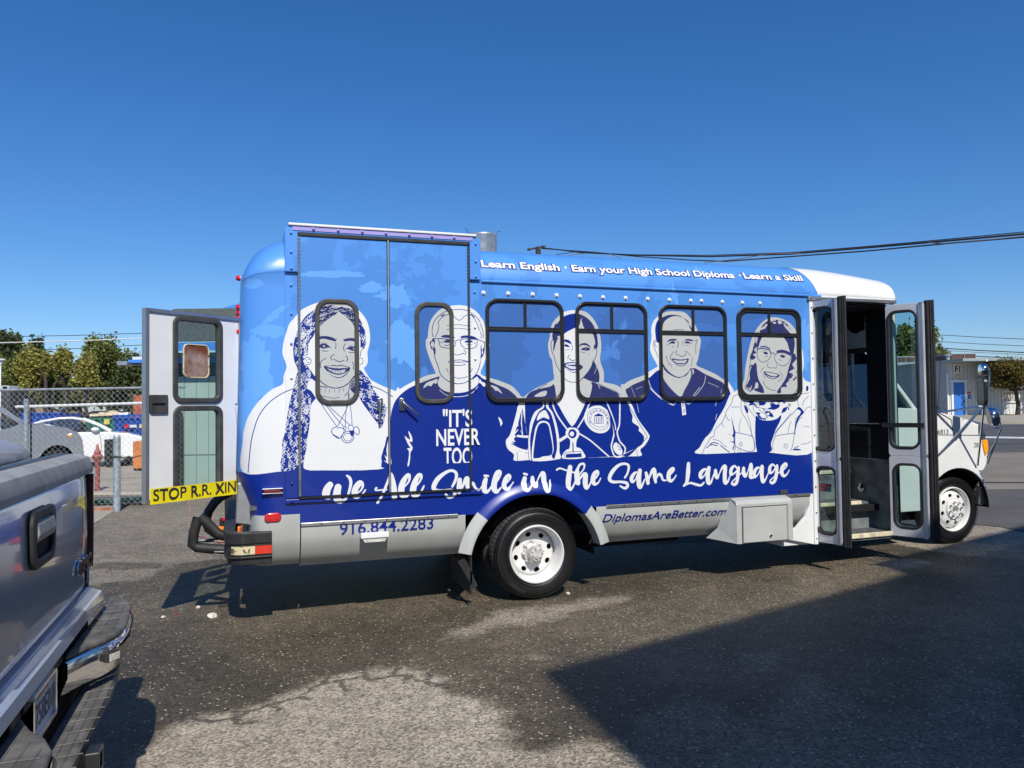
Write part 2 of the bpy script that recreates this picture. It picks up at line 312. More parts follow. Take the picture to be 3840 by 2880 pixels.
exec_art = r'''
q n B: -60,1110 175,1118 680,1100 1040,1084 2000,1040 H: 0,905 1020,858 2090,825 2150,1700 B: 0,2100 -60,1700
# --- woman with plaits
p w A: 250,1660 340,1520 450,1400 560,1310 690,1245 705,1140 738,1040 735,990 705,900 690,840 695,760 712,660 740,570 775,470 840,390 920,300 1000,250 1110,205 1250,170 1400,165 1500,190 1600,240 1680,300 1760,400 1800,500 1820,640 1810,740 1785,830 1790,950 1770,1010 1740,1045 1780,1120 1830,1190 1920,1240 2000,1280 2080,1310 2170,1370 B: 2210,300 2160,700 2080,1042 1040,1084 680,1100 175,1118 175,700 190,560 215,470
s11 n B: 243,1118 262,900 285,700 320,560 370,410 450,280 560,170 700,80 820,30
s10 n A: 1850,1275 1960,1320 2050,1370 2110,1410
p n A: 838,930 828,800 842,680 880,570 930,450 1000,360 1100,290 1180,250 1290,230 1360,235 1410,262 1450,250 1540,270 1620,310 1680,400 1740,520 1765,640 1752,770 1700,790 1690,640 1640,560 1590,460 1520,390 1440,330 1412,310 1370,350 1290,400 1210,460 1150,520 1110,565 1085,630 1040,690 1020,770 1012,862 960,905 1000,1000 1045,1060 1100,1140 1160,1200 1110,1210 1050,1180 1000,1290 1060,1340 1120,1430 B: 1120,150 1060,230 1045,320 1040,450 1020,600 1000,700 1000,780 975,900 960,1050 1040,1085 900,1105 690,1104 665,1010 672,950 690,850 685,730 715,620 735,480 760,320 790,170 830,20 A: 840,1260 865,1150 885,1060 850,970
p n A: 1690,1070 1740,1120 1810,1190 1850,1290 1900,1370 1960,1440 2035,1550 B: 2035,270 2010,400 1985,590 1970,555 1880,430 1790,310 1720,210 1680,140 A: 1660,1400 1590,1350 1560,1290 1575,1200 1640,1110
p w A: 1690,800 1725,770 1715,860 1700,930 1690,930
s8 n A: 1722,790 1700,830 1690,890
p w A: 955,950 975,915 1010,900 1045,920 1058,955 1040,985 1005,997 970,985
s7 n A: 955,950 975,915 1010,900 1045,920 1058,955 1040,985 1005,997 970,985 955,950
s7 n A: 985,930 1000,945
s7 n A: 1020,930 1035,925
s7 n A: 1000,965 1030,972
p w A: 1680,920 1710,912 1728,945 1715,985 1685,992
s7 n A: 1680,920 1710,912 1728,945 1715,985 1685,992
p n A: 1150,645 1200,628 1280,632 1350,655 1378,690 1300,680 1220,662 1150,672
s7 n A: 1340,690 1375,690 1378,655
p n A: 1480,695 1490,668 1540,655 1600,655 1640,670 1640,698 1560,688
s7 n A: 1476,665 1490,690
p n A: 1155,765 1185,730 1230,722 1275,745 1300,772 1262,778 1220,790 1180,778
p w A: 1205,755 1225,745 1240,758 1225,770
s6 n A: 1200,730 1190,712
s6 n A: 1225,722 1222,704
s6 n A: 1250,728 1258,712
s8 n A: 1262,760 1308,775
p n A: 1520,785 1560,762 1610,770 1640,800 1630,822 1585,815 1545,800
p w A: 1595,790 1612,785 1618,797 1602,802
s6 n A: 1560,762 1552,745
s6 n A: 1585,760 1582,742
s6 n A: 1610,768 1616,750
s7 n A: 1500,795 1545,785
s8 n A: 1195,812 1230,824 1275,820
s8 n A: 1545,836 1580,842 1620,840
s8 n A: 1375,715 1378,750 1370,790
s8 n A: 1500,728 1475,770 1485,825
s9 n A: 1355,865 1315,890 1312,920 1328,938
s10 n A: 1350,925 1385,945 1430,960 1480,938
s9 n A: 1505,882 1525,905 1525,935 1510,955
s8 n A: 1250,912 1190,950 1175,990 1178,1035
s8 n A: 1588,965 1604,1000 1600,1060
p n A: 1220,1018 1300,1010 1350,1000 1395,1010 1440,1000 1500,1015 1562,1038 1530,1100 1480,1150 1410,1170 1340,1150 1270,1090
p w A: 1250,1022 1340,1012 1395,1020 1450,1012 1540,1038 1480,1040 1400,1044 1310,1034
p w A: 1262,1045 1330,1062 1400,1072 1470,1062 1500,1060 1478,1098 1410,1112 1340,1096
p w A: 1250,1072 1330,1110 1410,1128 1480,1110 1530,1075 1500,1120 1450,1152 1410,1160 1350,1148 1290,1108
s4 n A: 1330,1062 1332,1090
s4 n A: 1365,1070 1366,1100
s4 n A: 1402,1072 1402,1108
s4 n A: 1438,1070 1436,1100
s12 n A: 1080,1130 1160,1195 1250,1265 1320,1292 1400,1298 1470,1280 1540,1235 1600,1160 1650,1110
s11 n A: 1150,1270 1260,1290
s5 n A: 1185,1290 1182,1340
s5 n A: 1240,1300 1236,1355
s5 n A: 1295,1310 1292,1360
s5 n A: 1360,1315 1356,1355
s5 n A: 1425,1310 1415,1360
s5 n A: 1480,1300 1470,1340
s7 n A: 1180,1395 1260,1415 1340,1428 1420,1420
s14 n A: 1540,1370 1545,1440
s8 n A: 1490,1400 1540,1340 1555,1250
s8 n B: 1165,190 1250,320 1385,510
s8 n B: 1240,225 1350,370 1480,520
s8 n B: 1255,225 1400,360 1560,500
s8 n B: 1530,210 1510,300 1400,510
s7 n B: 1520,230 1500,400 1500,520
s7 n B: 1560,230 1580,380 1585,500
s9 n B: 1395,515 1340,540 1320,580 1345,625 1410,670 1440,650 1480,590 1475,545 1440,532 1395,535
s18 n B: 1345,625 1410,665
s9 n B: 1450,660 1470,610 1520,580 1580,600 1610,650 1590,700 1530,728 1470,705 1450,660
s7 n B: 1470,655 1500,610 1560,610 1590,650 1560,700 1500,695 1470,655
s8 n B: 1480,520 1505,520 1500,565 1482,560 1480,520
p n B: 1555,570 1600,565 1610,620 1575,640
p w B: 1540,510 1590,500 1605,560 1560,570 1535,540
s7 n B: 1540,510 1590,500 1605,560 1560,570 1535,540 1540,510
s9 n B: 1610,530 1650,520 1680,570 1665,620 1620,600 1605,560 1610,530
# --- man in printed T-shirt
p w C: 270,1368 340,1310 440,1250 560,1190 700,1130 795,1110 770,1040 725,930 690,830 672,760 672,680 695,640 705,540 725,450 770,370 850,290 950,245 1080,228 1210,240 1310,290 1390,370 1440,450 1470,640 1500,680 1510,760 1480,850 1440,980 1395,1100 1460,1150 1600,1190 1780,1260 1860,1330 1915,1400 1960,1480 D: 1740,600 1700,940 0,1020 -60,1000
p n C: 215,1700 230,1600 270,1480 340,1390 440,1310 560,1250 700,1195 800,1160 870,1150 920,1190 1100,1240 1260,1200 1330,1120 1440,1180 1600,1250 1740,1310 1830,1380 1880,1440 1900,1500 D: 1860,300 1750,650 1740,980 210,1080 200,600 210,450
q n D: 165,650 200,640 210,1080 95,1040 100,985
p w D: 165,800 200,660 210,850 230,990 200,1005 130,955 165,960 140,885 170,905
p w C: 870,1135 840,1180 825,1230 850,1290 930,1340 1050,1362 1180,1350 1280,1310 1350,1250 1365,1190 1340,1150 1280,1190 1180,1230 1080,1240 990,1220 920,1180
p w C: 760,1200 820,1180 810,1240 770,1235 740,1275 700,1265 640,1300 660,1250 700,1220
p w C: 1375,1180 1420,1220 1450,1230 1455,1270 1430,1275 1400,1240 1370,1230
p w C: 1520,1260 1600,1280 1650,1330 1670,1370 1610,1330 1590,1335 1560,1300
s9 w C: 850,1325 920,1380 1000,1405 1100,1410 1200,1395 1290,1350 1350,1280
p w D: 445,575 480,620 500,680 495,715 460,710 500,780 495,820 475,850 470,930 455,1020 435,1020 450,930 455,840 430,800 470,790 440,740 400,640 440,670 470,680
p w D: 1625,395 1665,430 1682,500 1670,605 1658,560 1650,480
p w D: 1730,570 1735,600 1700,680 1760,700 1740,760 1745,850 1760,960 1745,960 1730,850 1700,790 1700,740 1695,690 1710,620
s9 n C: 765,640 752,560 775,450 850,360 940,305 1060,285 1180,290 1270,330 1350,400 1400,480 1425,560 1432,650
s8 n C: 790,640 830,560 840,480 830,450 900,370 1000,345 1050,390 1100,422 1140,405 1180,365 1260,350 1330,440 1360,520 1400,590 1405,650
s16 n C: 870,370 905,350
s14 n C: 1265,345 1305,380
s7 n C: 945,492 1050,480 1160,486 1255,503
s7 n C: 940,543 1050,528 1160,532 1260,550
p n C: 870,640 890,618 950,612 1010,625 1050,645 1010,655 930,650
p n C: 1120,655 1140,625 1200,618 1270,622 1320,640 1345,668 1240,655 1170,650
s11 n C: 770,660 830,660 940,668 1045,690
s11 n C: 1125,680 1160,665 1330,668 1425,690
s9 n C: 830,665 845,720 865,765 920,780 1000,785 1045,760 1058,700 1090,675 1120,685
s9 n C: 1120,685 1130,740 1180,785 1240,790 1320,770 1340,720 1345,670
p n C: 895,705 930,680 965,675 1000,690 980,712 940,712
p n C: 1170,705 1210,680 1250,675 1290,700 1260,708 1220,712
s8 n C: 850,700 885,712
s8 n C: 905,745 950,748 1000,725
s8 n C: 1200,730 1230,742 1270,738
s8 n C: 1300,710 1318,722
p n C: 728,745 722,705 745,690 765,655 790,690 780,740 795,790 795,860 780,850 760,800 740,790
p w C: 735,740 745,705 770,700 775,740 785,770 765,790 745,760
p n C: 1445,690 1400,760 1400,850 1395,915 1440,850 1450,750
p w C: 1410,740 1440,710 1440,760 1420,800 1430,830 1412,860
s10 n C: 770,760 780,860 800,940 830,1020 860,1120 920,1180 1000,1230 1100,1243 1200,1220 1290,1160 1350,1080 1380,980 1400,900 1410,800
s9 n C: 1015,800 1000,830 1010,865 1040,860 1080,872 1120,865 1150,850 1180,860 1190,835 1165,805
s10 n C: 965,970 985,948 1100,935 1140,938 1245,960
s9 n C: 990,960 1060,965 1180,962 1240,958
s9 n C: 1010,990 1060,1005 1140,1003 1190,990
s8 n C: 935,1045 960,1090
s8 n C: 975,1115 1010,1145 1080,1170 1160,1165 1210,1150
s8 n C: 1280,1045 1258,1090
# --- nurse with stethoscope
q n F: -100,560 100,250 300,420 1500,420 1640,300 1720,330 1900,600 2300,600 2300,900 1900,960 900,1000 -100,1030
p w E: 230,1410 300,1350 420,1280 540,1225 615,1180 610,1100 600,1000 590,930 560,880 545,800 540,720 560,640 570,540 600,450 660,380 730,320 830,288 930,290 1030,310 1110,380 1170,470 1205,570 1225,680 1230,780 1215,900 1225,980 1260,1080 1265,1180 1270,1220 1400,1250 1480,1290 1540,1350 1600,1430 F: 1700,400 1840,600 1858,660 1800,760 1740,820 1755,895 1590,905 1430,912 1010,925 740,935 680,940 330,950 110,960 100,880 30,820 0,760 0,690 50,620 110,420 170,200
q n F: 1880,-20 1900,200 1860,480 1700,300
p n F: 130,625 190,320 240,170 330,60 560,0 620,-20 660,180 780,410 850,515 940,400 1030,200 1090,20 1120,-60 1300,40 1420,120 1560,190 1620,330 1640,390 1640,460 1720,520 1720,570 1770,620 1790,670 1750,760 1550,860 1450,900 1000,925 700,935 240,860 110,780 60,740 130,720 80,690
s15 w F: 205,200 190,400 155,600 100,720
p w F: 150,330 205,330 205,480 230,700 275,820 250,860 170,830 100,780 50,720 70,650 120,560
q n F: 185,350 195,320 190,480 208,590 160,530 155,480
p n F: 150,510 210,630 268,800 265,820 180,800 100,760 65,735 105,740 75,715 120,715 100,680 130,640 110,625
s34 w F: 150,640 260,650 300,640
p w F: 195,190 240,200 250,500 290,660 310,480 370,330 470,260 475,190 545,190 550,260 600,330 640,440 670,560 690,700 690,840 680,940 290,950 285,700
p n F: 490,180 515,180 520,270 580,350 620,480 650,640 660,790 640,890 620,940 590,900 600,850 600,740 570,560 560,490 500,460 430,480 380,570 350,750 345,930 325,950 310,700 330,560 360,450 420,330 490,270
s26 w F: 340,930 345,800 370,640 390,540 430,470 490,455 545,480 570,560 595,700 600,850 520,910 370,935
p n F: 380,930 352,920 360,800 380,640 410,520 450,475 510,470 550,510 570,600 600,760 600,860 560,895 480,905 430,925
s8 n F: 400,445 480,405 555,440
p w F: 400,440 420,360 480,310 520,320 560,420 480,400
s24 w F: 600,200 620,280 680,400 780,540 800,560
s28 n F: 640,160 680,270 750,390 850,540
p w F: 655,170 1030,190 1010,240 900,440 855,512 780,420 690,260
p w E: 735,1240 880,1220 960,1220 1030,1195 1070,1220 1110,1260 1085,1390 1030,1480 740,1480 700,1440 690,1380 640,1320 690,1200 735,1180
s26 n F: 1050,190 960,380 870,540
s22 w F: 1090,200 1050,290 1010,400 930,530
s16 w F: 110,610 150,560
s40 w F: 790,640 700,700
s22 w F: 800,620 740,660 690,690
s22 w F: 950,610 1080,690 1200,790 1330,905
p w F: 770,600 800,540 850,530 920,545 950,600 940,650 915,700 910,780 960,800 1000,850 1012,925 740,935 745,860 790,815 820,800 830,700 790,650
p n F: 805,610 830,560 880,555 915,600 900,650 860,672 820,650
p w F: 822,612 850,580 880,600 870,640 840,640
s9 n F: 866,720 866,845
s18 n F: 866,735 868,845
q n F: 775,875 970,865 972,915 775,925
s7 n F: 762,930 765,860 850,848 960,840 972,860 975,925
p w F: 1050,300 1120,255 1200,245 1255,262 1330,330 1345,430 1345,530 1290,590 1210,605 1130,580 1070,530 1020,450 1015,360
s6 n F: 1055,440 1060,350 1120,295 1200,285 1270,310 1320,370 1335,450 1310,530 1240,562 1160,550 1090,500 1055,440
s6 n F: 1098,430 1110,360 1160,325 1220,322 1280,360 1305,430 1300,500 1240,525 1170,515 1110,470 1098,430
q n F: 1138,378 1198,345 1262,378 1262,384 1138,384
s9 n F: 1148,392 1146,462
s9 n F: 1172,392 1170,462
s9 n F: 1194,392 1194,462
s9 n F: 1216,392 1218,462
s9 n F: 1238,392 1240,462
s9 n F: 1258,392 1260,462
s9 n F: 1134,474 1266,474
s11 n F: 1095,475 1080,440
s11 n F: 1077,420 1078,395
s11 n F: 1090,360 1105,335
s11 n F: 1125,325 1140,315
s11 n F: 1160,305 1180,304
s11 n F: 1215,303 1235,310
s11 n F: 1260,325 1275,340
s11 n F: 1292,360 1303,380
s11 n F: 1315,400 1318,420
s11 n F: 1318,450 1314,485
s24 w F: 1230,100 1290,200 1340,330 1380,470 1400,600 1380,700 1365,780 1400,890 1450,912 1520,890 1545,800 1500,740 1470,700 1440,590 1470,480 1475,190
s30 n F: 1180,30 1270,180 1330,320 1400,530 1425,690
s16 w F: 1300,190 1360,330 1410,480 1420,560
p w F: 1395,740 1430,720 1480,760 1510,830 1500,885 1460,890 1410,850 1385,790
s7 n F: 1395,740 1430,720 1480,760 1510,830 1500,885 1460,890 1410,850 1385,790 1395,740
s8 n F: 1440,770 1490,790 1480,820 1455,810
s6 n F: 1420,690 1455,760
s9 n F: 1560,190 1640,330 1750,520 1825,640 1810,680 1700,790 1560,870
s7 n F: 1690,810 1705,900
s7 n F: 140,850 148,958
s7 n F: 300,560 285,700 290,900 305,950
p n F: 1510,890 1590,850 1690,800 1590,900
p n E: 735,600 600,640 610,560 660,460 720,390 800,345 900,330 980,350 1060,400 1120,470 1160,560 1180,650 1185,740 1170,790 1150,800 1130,760 1150,720 1140,650 1110,580 1060,580 1020,540 990,480 975,420 985,380 960,420 945,480 880,520 800,560
p w E: 735,610 800,565 880,525 945,480 980,440 1000,510 1050,560 1100,620 1145,680 1130,780 1130,900 1110,1000 1060,1080 980,1170 900,1215 820,1205 735,1150 690,1070 640,980 620,880 640,780 660,690
p n E: 625,480 660,470 620,560 600,600
p n E: 600,640 665,640 640,720 610,820 605,700
p w E: 578,760 582,690 600,665 612,700 606,800 610,880
s9 n E: 608,875 585,800 578,720 600,668
s9 n E: 620,880 640,980 690,1070 735,1150 800,1205 880,1222 960,1195 1040,1110 1100,1020 1125,930
p n E: 1130,950 1165,1010 1200,1100 1205,1180 1190,1225 1100,1210 1000,1170 960,1190 1040,1110 1100,1020
s7 w E: 1150,960 1170,1000 1160,1060 1140,1110
p w E: 1150,800 1170,785 1170,850 1150,920 1130,950 1125,880
s9 n E: 1172,790 1165,870 1135,945
p n E: 735,680 770,665 820,680 850,725 800,710 760,695
p n E: 945,755 970,720 1030,715 1070,740 1088,772 1040,745 985,740
p n E: 750,745 780,728 815,750 820,765 780,762
p n E: 965,795 1000,775 1045,770 1085,790 1060,812 1010,810
s6 n E: 765,730 755,705
s6 n E: 1030,770 1030,755
s6 n E: 1060,775 1068,755
s6 n E: 1080,790 1088,775
p w E: 1018,792 1030,785 1034,797
s8 n E: 850,735 858,780 850,815
s7 n E: 770,800 800,800 820,790
s7 n E: 965,825 990,838 1020,842
s9 n E: 1068,852 1070,860
s9 n E: 820,870 800,900 805,915
s10 n E: 820,915 860,942 890,930
p n E: 740,990 800,965 880,962 930,980 992,1020 960,1060 900,1095 850,1092 780,1050
p w E: 770,990 830,975 890,975 950,1005 890,992 820,995
p w E: 765,1000 830,1008 900,1015 940,1020 900,1050 830,1045
p w E: 770,1030 840,1068 920,1062 900,1085 850,1085 790,1055
s4 n E: 805,1005 808,1035
s4 n E: 840,1010 842,1045
s4 n E: 875,1013 875,1048
s9 n E: 530,1240 420,1300 310,1400
s22 n E: 600,1310 560,1340 530,1400
p w E: 360,1405 440,1350 520,1335 500,1400
s20 n E: 1160,1260 1130,1340 1090,1420
s11 w E: 1190,1260 1230,1330 1260,1400
s9 n E: 1195,1240 1290,1290 1400,1330 1480,1390
p n E: 1210,1270 1300,1300 1420,1350 1450,1380 1450,1430 1250,1430 1240,1370
# --- man in polo shirt
p w E: 1500,1310 1540,1240 1600,1200 1700,1160 1780,1130 1860,1080 1960,1020 G: 100,1010 30,880 0,780 20,640 15,540 40,440 100,370 200,310 330,300 450,320 540,420 600,520 630,620 655,680 640,800 620,920 600,1000 700,1050 850,1120 940,1180 1000,1200 1060,1280 1090,1350 1060,1420 H: 1000,200 860,430 770,620 630,850 0,880 F: 1880,860 1880,500
p n E: 1550,1350 1590,1290 1650,1250 1780,1195 1860,1160 1950,1080 G: 160,1060 530,1040 600,1050 700,1110 830,1170 930,1220 960,1250 1010,1280 1035,1340 1045,1400 H: 990,230 880,430 850,470 770,610 710,680 640,840 630,880 0,910 F: 1790,900 1860,660 1840,590 1700,360
p w G: 155,1075 200,1060 260,1100 330,1140 400,1155 470,1130 520,1060 530,1130 500,1220 440,1330 410,1395 370,1400 290,1330 220,1250 170,1170
s10 w E: 1840,1170 1880,1290 1960,1380 2060,1450 2160,1510
s10 w H: 0,20 100,120 200,190 300,240 340,190 400,190
s10 w H: 400,190 440,185 500,225 560,180
s11 w G: 715,1140 700,1230 640,1330 560,1420
s11 w G: 640,1290 555,1395
s7 w G: 745,1225 890,1285
s7 w G: 925,1310 915,1360
p w G: 530,1045 560,1060 565,1100 550,1120 545,1070
s8 w H: 865,180 850,250
s8 w H: 868,355 850,430
s6 w E: 1620,1290 1660,1390 1700,1510 1720,1610
s6 w E: 1680,1310 1760,1280
q w H: 402,190 450,185 470,362 420,375
s7 n H: 420,235 432,208 446,235 432,258 420,235
s7 n H: 428,312 440,290 452,312 440,336 428,312
p n G: 90,700 70,600 70,500 100,420 160,380 240,350 330,350 400,370 470,430 520,500 560,570 570,620 500,600 500,450 430,390 350,365 280,370 220,400 180,440 160,500 155,620 155,700
p w G: 155,620 160,510 185,440 240,390 330,370 420,395 480,450 515,520 560,610 590,700 590,800 580,900 540,1000 480,1100 400,1152 320,1145 240,1090 180,1010 160,930
p n G: 155,960 200,1040 270,1110 350,1150 420,1145 490,1090 400,1160 330,1158 250,1120 190,1070 165,1020
s8 n G: 300,545 370,540 440,545
s8 n G: 285,578 325,580
s8 n G: 360,580 410,576
p n G: 215,700 250,665 330,660 330,680 260,685
p n G: 440,680 480,660 540,670 555,690 490,682
p n G: 235,725 270,695 300,690 325,708 300,722 270,718
p n G: 440,710 475,690 505,700 520,715 480,718
s6 n G: 205,742 245,735
s6 n G: 275,762 310,765
s6 n G: 460,745 495,748
s6 n G: 520,720 545,722
s12 n G: 350,690 362,720 352,770
s7 n G: 420,690 425,755
s9 n G: 340,810 330,840 345,865 375,870 400,888 430,880 460,860 462,830 450,815
s8 n G: 305,820 260,890 270,940
s8 n G: 475,820 520,880
s7 n G: 205,885 240,1000
s7 n G: 250,970 280,1025
s7 n G: 548,900 530,1010
p n G: 275,915 350,925 430,925 495,915 480,970 430,1008 380,1012 320,985
p w G: 290,930 350,940 430,938 475,930 455,965 400,975 340,968
p w G: 300,955 350,985 420,988 465,960 430,1000 380,1005 330,985
s8 n G: 95,700 60,680 42,720 60,780 90,860 98,900
s10 n G: 70,700 60,730 85,760
s8 n G: 575,690 610,670 590,740 590,850
# --- woman in patterned headscarf and jacket
p w G: 1090,1350 1160,1290 1215,1190 1230,1050 1260,880 1300,700 1340,600 1400,500 1480,420 1570,380 1680,390 1790,440 1860,510 1920,620 1960,740 1990,870 1995,1000 1980,1120 2000,1180 2060,1220 2150,1260 H: 2150,825 1380,845 630,872 650,780 720,660 790,600 860,450 960,280 1040,100
s8 n H: 680,872 710,790 760,710 780,670 830,640 840,570 900,500 930,470 980,370 990,320 1060,210 1080,130 1150,100
s8 n G: 1225,1290 1270,1150 1290,1000 1320,840 1370,640 1400,560
p n G: 1400,620 1420,560 1460,480 1520,430 1620,412 1720,430 1790,490 1840,580 1870,680 1870,760 1840,900 1800,800 1770,700 1700,620 1620,595 1540,600 1450,640 1410,740 1390,790 1380,720
p w G: 1415,790 1420,700 1480,640 1560,600 1640,595 1710,630 1770,710 1810,830 1830,900 1810,1000 1780,1120 1730,1220 1680,1290 1640,1340 1550,1350 1460,1300 1410,1200 1390,1050 1385,900
p n G: 1330,800 1365,700 1380,760 1345,800 1375,840 1330,860 1365,900 1320,930 1290,900
p n G: 1290,1180 1300,1050 1370,970 1385,1100 1410,1200 1460,1290 1470,1360 1380,1340 1340,1310 1400,1290 1370,1220 1350,1290 1300,1340 1320,1250
p w G: 1385,1225 1400,1250 1390,1290 1360,1260
p n G: 1240,1290 1290,1180 1330,1190 1310,1260 1230,1310
p n G: 1870,850 1890,920 1840,990 1860,1040 1800,1090 1830,1120 1790,1200 1820,1190 1760,1240 1770,1280 1700,1290 1690,1360 1640,1350 1700,1260 1760,1160 1790,1050 1820,950 1835,880
p n G: 1945,880 1960,950 1945,1010 1955,1060 1935,1040
p n G: 2030,1270 2055,1280 2050,1330 2025,1330
q w G: 1590,440 1630,440 1630,462 1590,462
q w G: 1655,420 1700,425 1700,460 1670,470 1655,450
q w G: 1490,480 1520,470 1500,510 1430,550 1430,530
p w G: 1740,470 1800,520 1860,600 1865,650 1800,570 1740,500
p w G: 1395,600 1420,570 1410,620 1395,625
s16 n G: 1385,800 1420,785 1500,790 1550,815 1560,850
s20 n G: 1430,765 1490,760 1550,790
p n G: 1640,815 1700,800 1770,815 1830,850 1820,870 1740,840 1650,840
s9 n G: 1388,810 1385,880 1410,935 1460,962 1520,940 1560,890 1568,850
s9 n G: 1612,860 1615,930 1660,990 1730,1010 1790,970 1820,900
s12 n G: 1560,850 1590,840 1615,860
s12 n G: 1620,860 1660,840 1740,840 1820,880
s9 n G: 1375,795 1390,820
s10 n G: 1815,880 1860,910
p n G: 1465,835 1500,825 1525,850 1505,862 1480,855
p n G: 1680,880 1715,868 1750,890 1720,905
s6 n G: 1450,825 1440,812
s6 n G: 1470,815 1465,800
s6 n G: 1490,812 1492,798
s6 n G: 1700,862 1700,848
s6 n G: 1725,862 1732,848
s6 n G: 1745,875 1756,862
s6 n G: 1485,888 1525,890
s6 n G: 1665,925 1705,945
s8 n G: 1530,970 1515,1010 1550,1035 1600,1035 1630,1035 1640,1000
s7 n G: 1475,1030 1440,1060 1435,1090
s7 n G: 1680,1080 1710,1130 1705,1165
s7 n G: 1460,1110 1490,1175
s7 n G: 1700,1175 1655,1215
p n G: 1468,1085 1540,1088 1580,1095 1640,1110 1680,1135 1640,1165 1600,1180 1540,1170 1500,1140
p w G: 1490,1092 1560,1100 1620,1112 1655,1135 1600,1145 1530,1125
p w G: 1505,1130 1570,1155 1640,1155 1590,1172 1540,1160
s9 n G: 1460,1210 1500,1280 1560,1320 1620,1328
s8 n H: 1190,150 1180,260 1200,350 1260,450 1310,580 1350,720 1350,830
s7 n H: 1190,160 1290,300 1380,410 1410,420
p n H: 1220,240 1250,260 1275,310 1260,350 1230,290
s7 n H: 1060,270 1100,262 1160,265
p n H: 1290,185 1360,180 1340,200 1350,225 1300,245 1275,235 1300,220 1280,205
p n H: 1410,205 1440,190 1480,200 1500,190 1500,225 1470,240 1430,240
p n H: 1560,240 1600,215 1640,235 1660,225 1680,260 1640,290 1590,300 1530,280 1570,265
p n H: 1640,180 1720,175 1760,200 1700,200 1660,205
p n H: 1710,320 1730,280 1780,265 1760,320 1720,340 1710,360
p n H: 1490,340 1520,320 1580,345 1600,390 1550,385 1530,360
p n H: 1365,335 1430,340 1420,370 1440,420 1410,400 1390,360
p w H: 1515,345 1545,340 1550,365 1525,365
s8 n H: 1700,190 1640,240 1560,290 1450,280 1390,262 1450,330 1540,380 1600,395
s8 n H: 1350,320 1340,260 1390,225 1450,195
p n H: 1370,400 1440,430 1540,440 1640,420 1700,370 1690,440 1630,560 1600,650 1570,740 1572,838 1390,845
s9 n H: 1615,640 1660,560 1740,470 1800,400 1880,320 1900,290
s8 n H: 1620,600 1700,500 1770,420 1830,340
p n H: 1905,290 1930,262 1970,290 1995,340 1950,390 1910,470 1880,600 1870,600 1890,470 1910,400 1950,350 1950,310
s8 n H: 1905,150 1930,250
s8 n H: 1900,150 1960,100 2060,80
s8 n H: 1975,250 2000,180 2060,120
s8 n H: 1995,340 2030,280 2090,260
s8 n H: 1910,470 1940,420 1980,395
s9 n H: 1105,600 1140,600 1240,620 1320,645 1350,700 1362,780 1340,830 1300,840 1230,830 1140,790 1105,765
s10 n H: 1105,605 1100,700 1105,790 1095,855
p n H: 1055,400 1075,470 1100,560 1110,600 1095,660 1100,720 1085,810 1070,810 1090,740 1060,720 1040,705 1085,710 1070,640 980,595 1080,620
s7 n H: 1185,410 1160,500 1155,600
s8 n H: 985,370 1000,410 1030,440
s8 n H: 930,470 955,525
s7 n H: 1260,370 1300,470 1320,640
s7 n H: 820,685 900,705 960,760 1000,785
s14 n H: 780,745 830,725 890,745
s14 n H: 735,795 790,755 870,765
s14 n H: 915,760 960,800 1030,850
p w H: 1160,748 1178,718 1198,748 1178,776
s7 n H: 1157,748 1178,716 1200,748 1178,778 1157,748
s12 n H: 1177,748 1178,752
s9 n H: 1600,820 1592,760 1610,680 1640,640 1740,620 1850,608 1870,610 1862,700 1840,800 1820,830
s7 n H: 1735,770 1762,740 1790,770 1762,800 1735,770
s12 n H: 1761,768 1763,772
s7 n H: 1885,620 1880,560 1890,400
s7 n H: 1960,745 2030,740 2090,710
s7 n H: 2000,520 2080,522
s12 n H: 1870,800 1900,785 1930,775
p n H: 1850,825 1880,805 1930,808 1960,825
s7 n H: 1785,620 1800,540 1830,450
s7 n H: 1140,850 1145,800
s7 n H: 1170,850 1175,810
# --- brush lettering
s12 w B: 1300,1270,66 1262,1330,78 1250,1400,78 1290,1440,34 1345,1400,14 1375,1330,20
s12 w B: 1405,1300,70 1390,1380,78 1400,1450,80 1450,1490,44 1520,1430,26 1555,1330,26 1570,1240,30 1555,1180,30 1520,1150,18
s12 w B: 1605,1390,14 1680,1360,14 1722,1300,22 1715,1250,34 1680,1250,60 1630,1320,66 1622,1400,62 1660,1432,30 1710,1400,18 1758,1335,14
s12 w B: 1900,1310,22 1885,1330,14 1905,1340,14 2030,1330,16
s12 w B: 1925,1505,26 1970,1420,26 2030,1270,26 2080,1145,26 D: 225,1135,34 240,1220,60 260,1330,66 272,1430,56
s12 w D: 330,1340,12 400,1290,14 455,1220,20 460,1150,30 430,1150,40 375,1240,62 355,1340,70 375,1410,52 430,1420,26 490,1340,14
s12 w D: 500,1330,14 570,1260,16 612,1190,22 610,1145,32 575,1150,42 530,1240,62 508,1340,70 530,1405,52 585,1400,26 648,1285,16
s12 w D: 1015,1290,24 1060,1200,32 1065,1120,32 1010,1085,28 930,1110,34 830,1190,50 775,1290,52 800,1340,40 900,1345,30 1000,1340,36 1050,1370,36 1040,1420,32 980,1435,32 935,1395,22
s12 w D: 1085,1350,20 1110,1200,44 1105,1300,60 1108,1360,50
s12 w D: 1130,1340,14 1170,1240,34 1205,1190,56 1215,1290,50 1220,1330,40
s12 w D: 1215,1330,12 1250,1260,32 1290,1255,34 1320,1310,26 1370,1335,16 1410,1280,14
s12 w D: 1460,1205,50 1440,1290,64 1450,1350,56 1490,1360,30 1545,1280,14
s34 w D: 1448,1155 1490,1160
s12 w D: 1560,1290,14 1620,1210,20 1655,1130,26 1640,1100,36 1605,1130,54 1575,1240,66 1570,1320,66 1605,1365,40 1660,1310,16
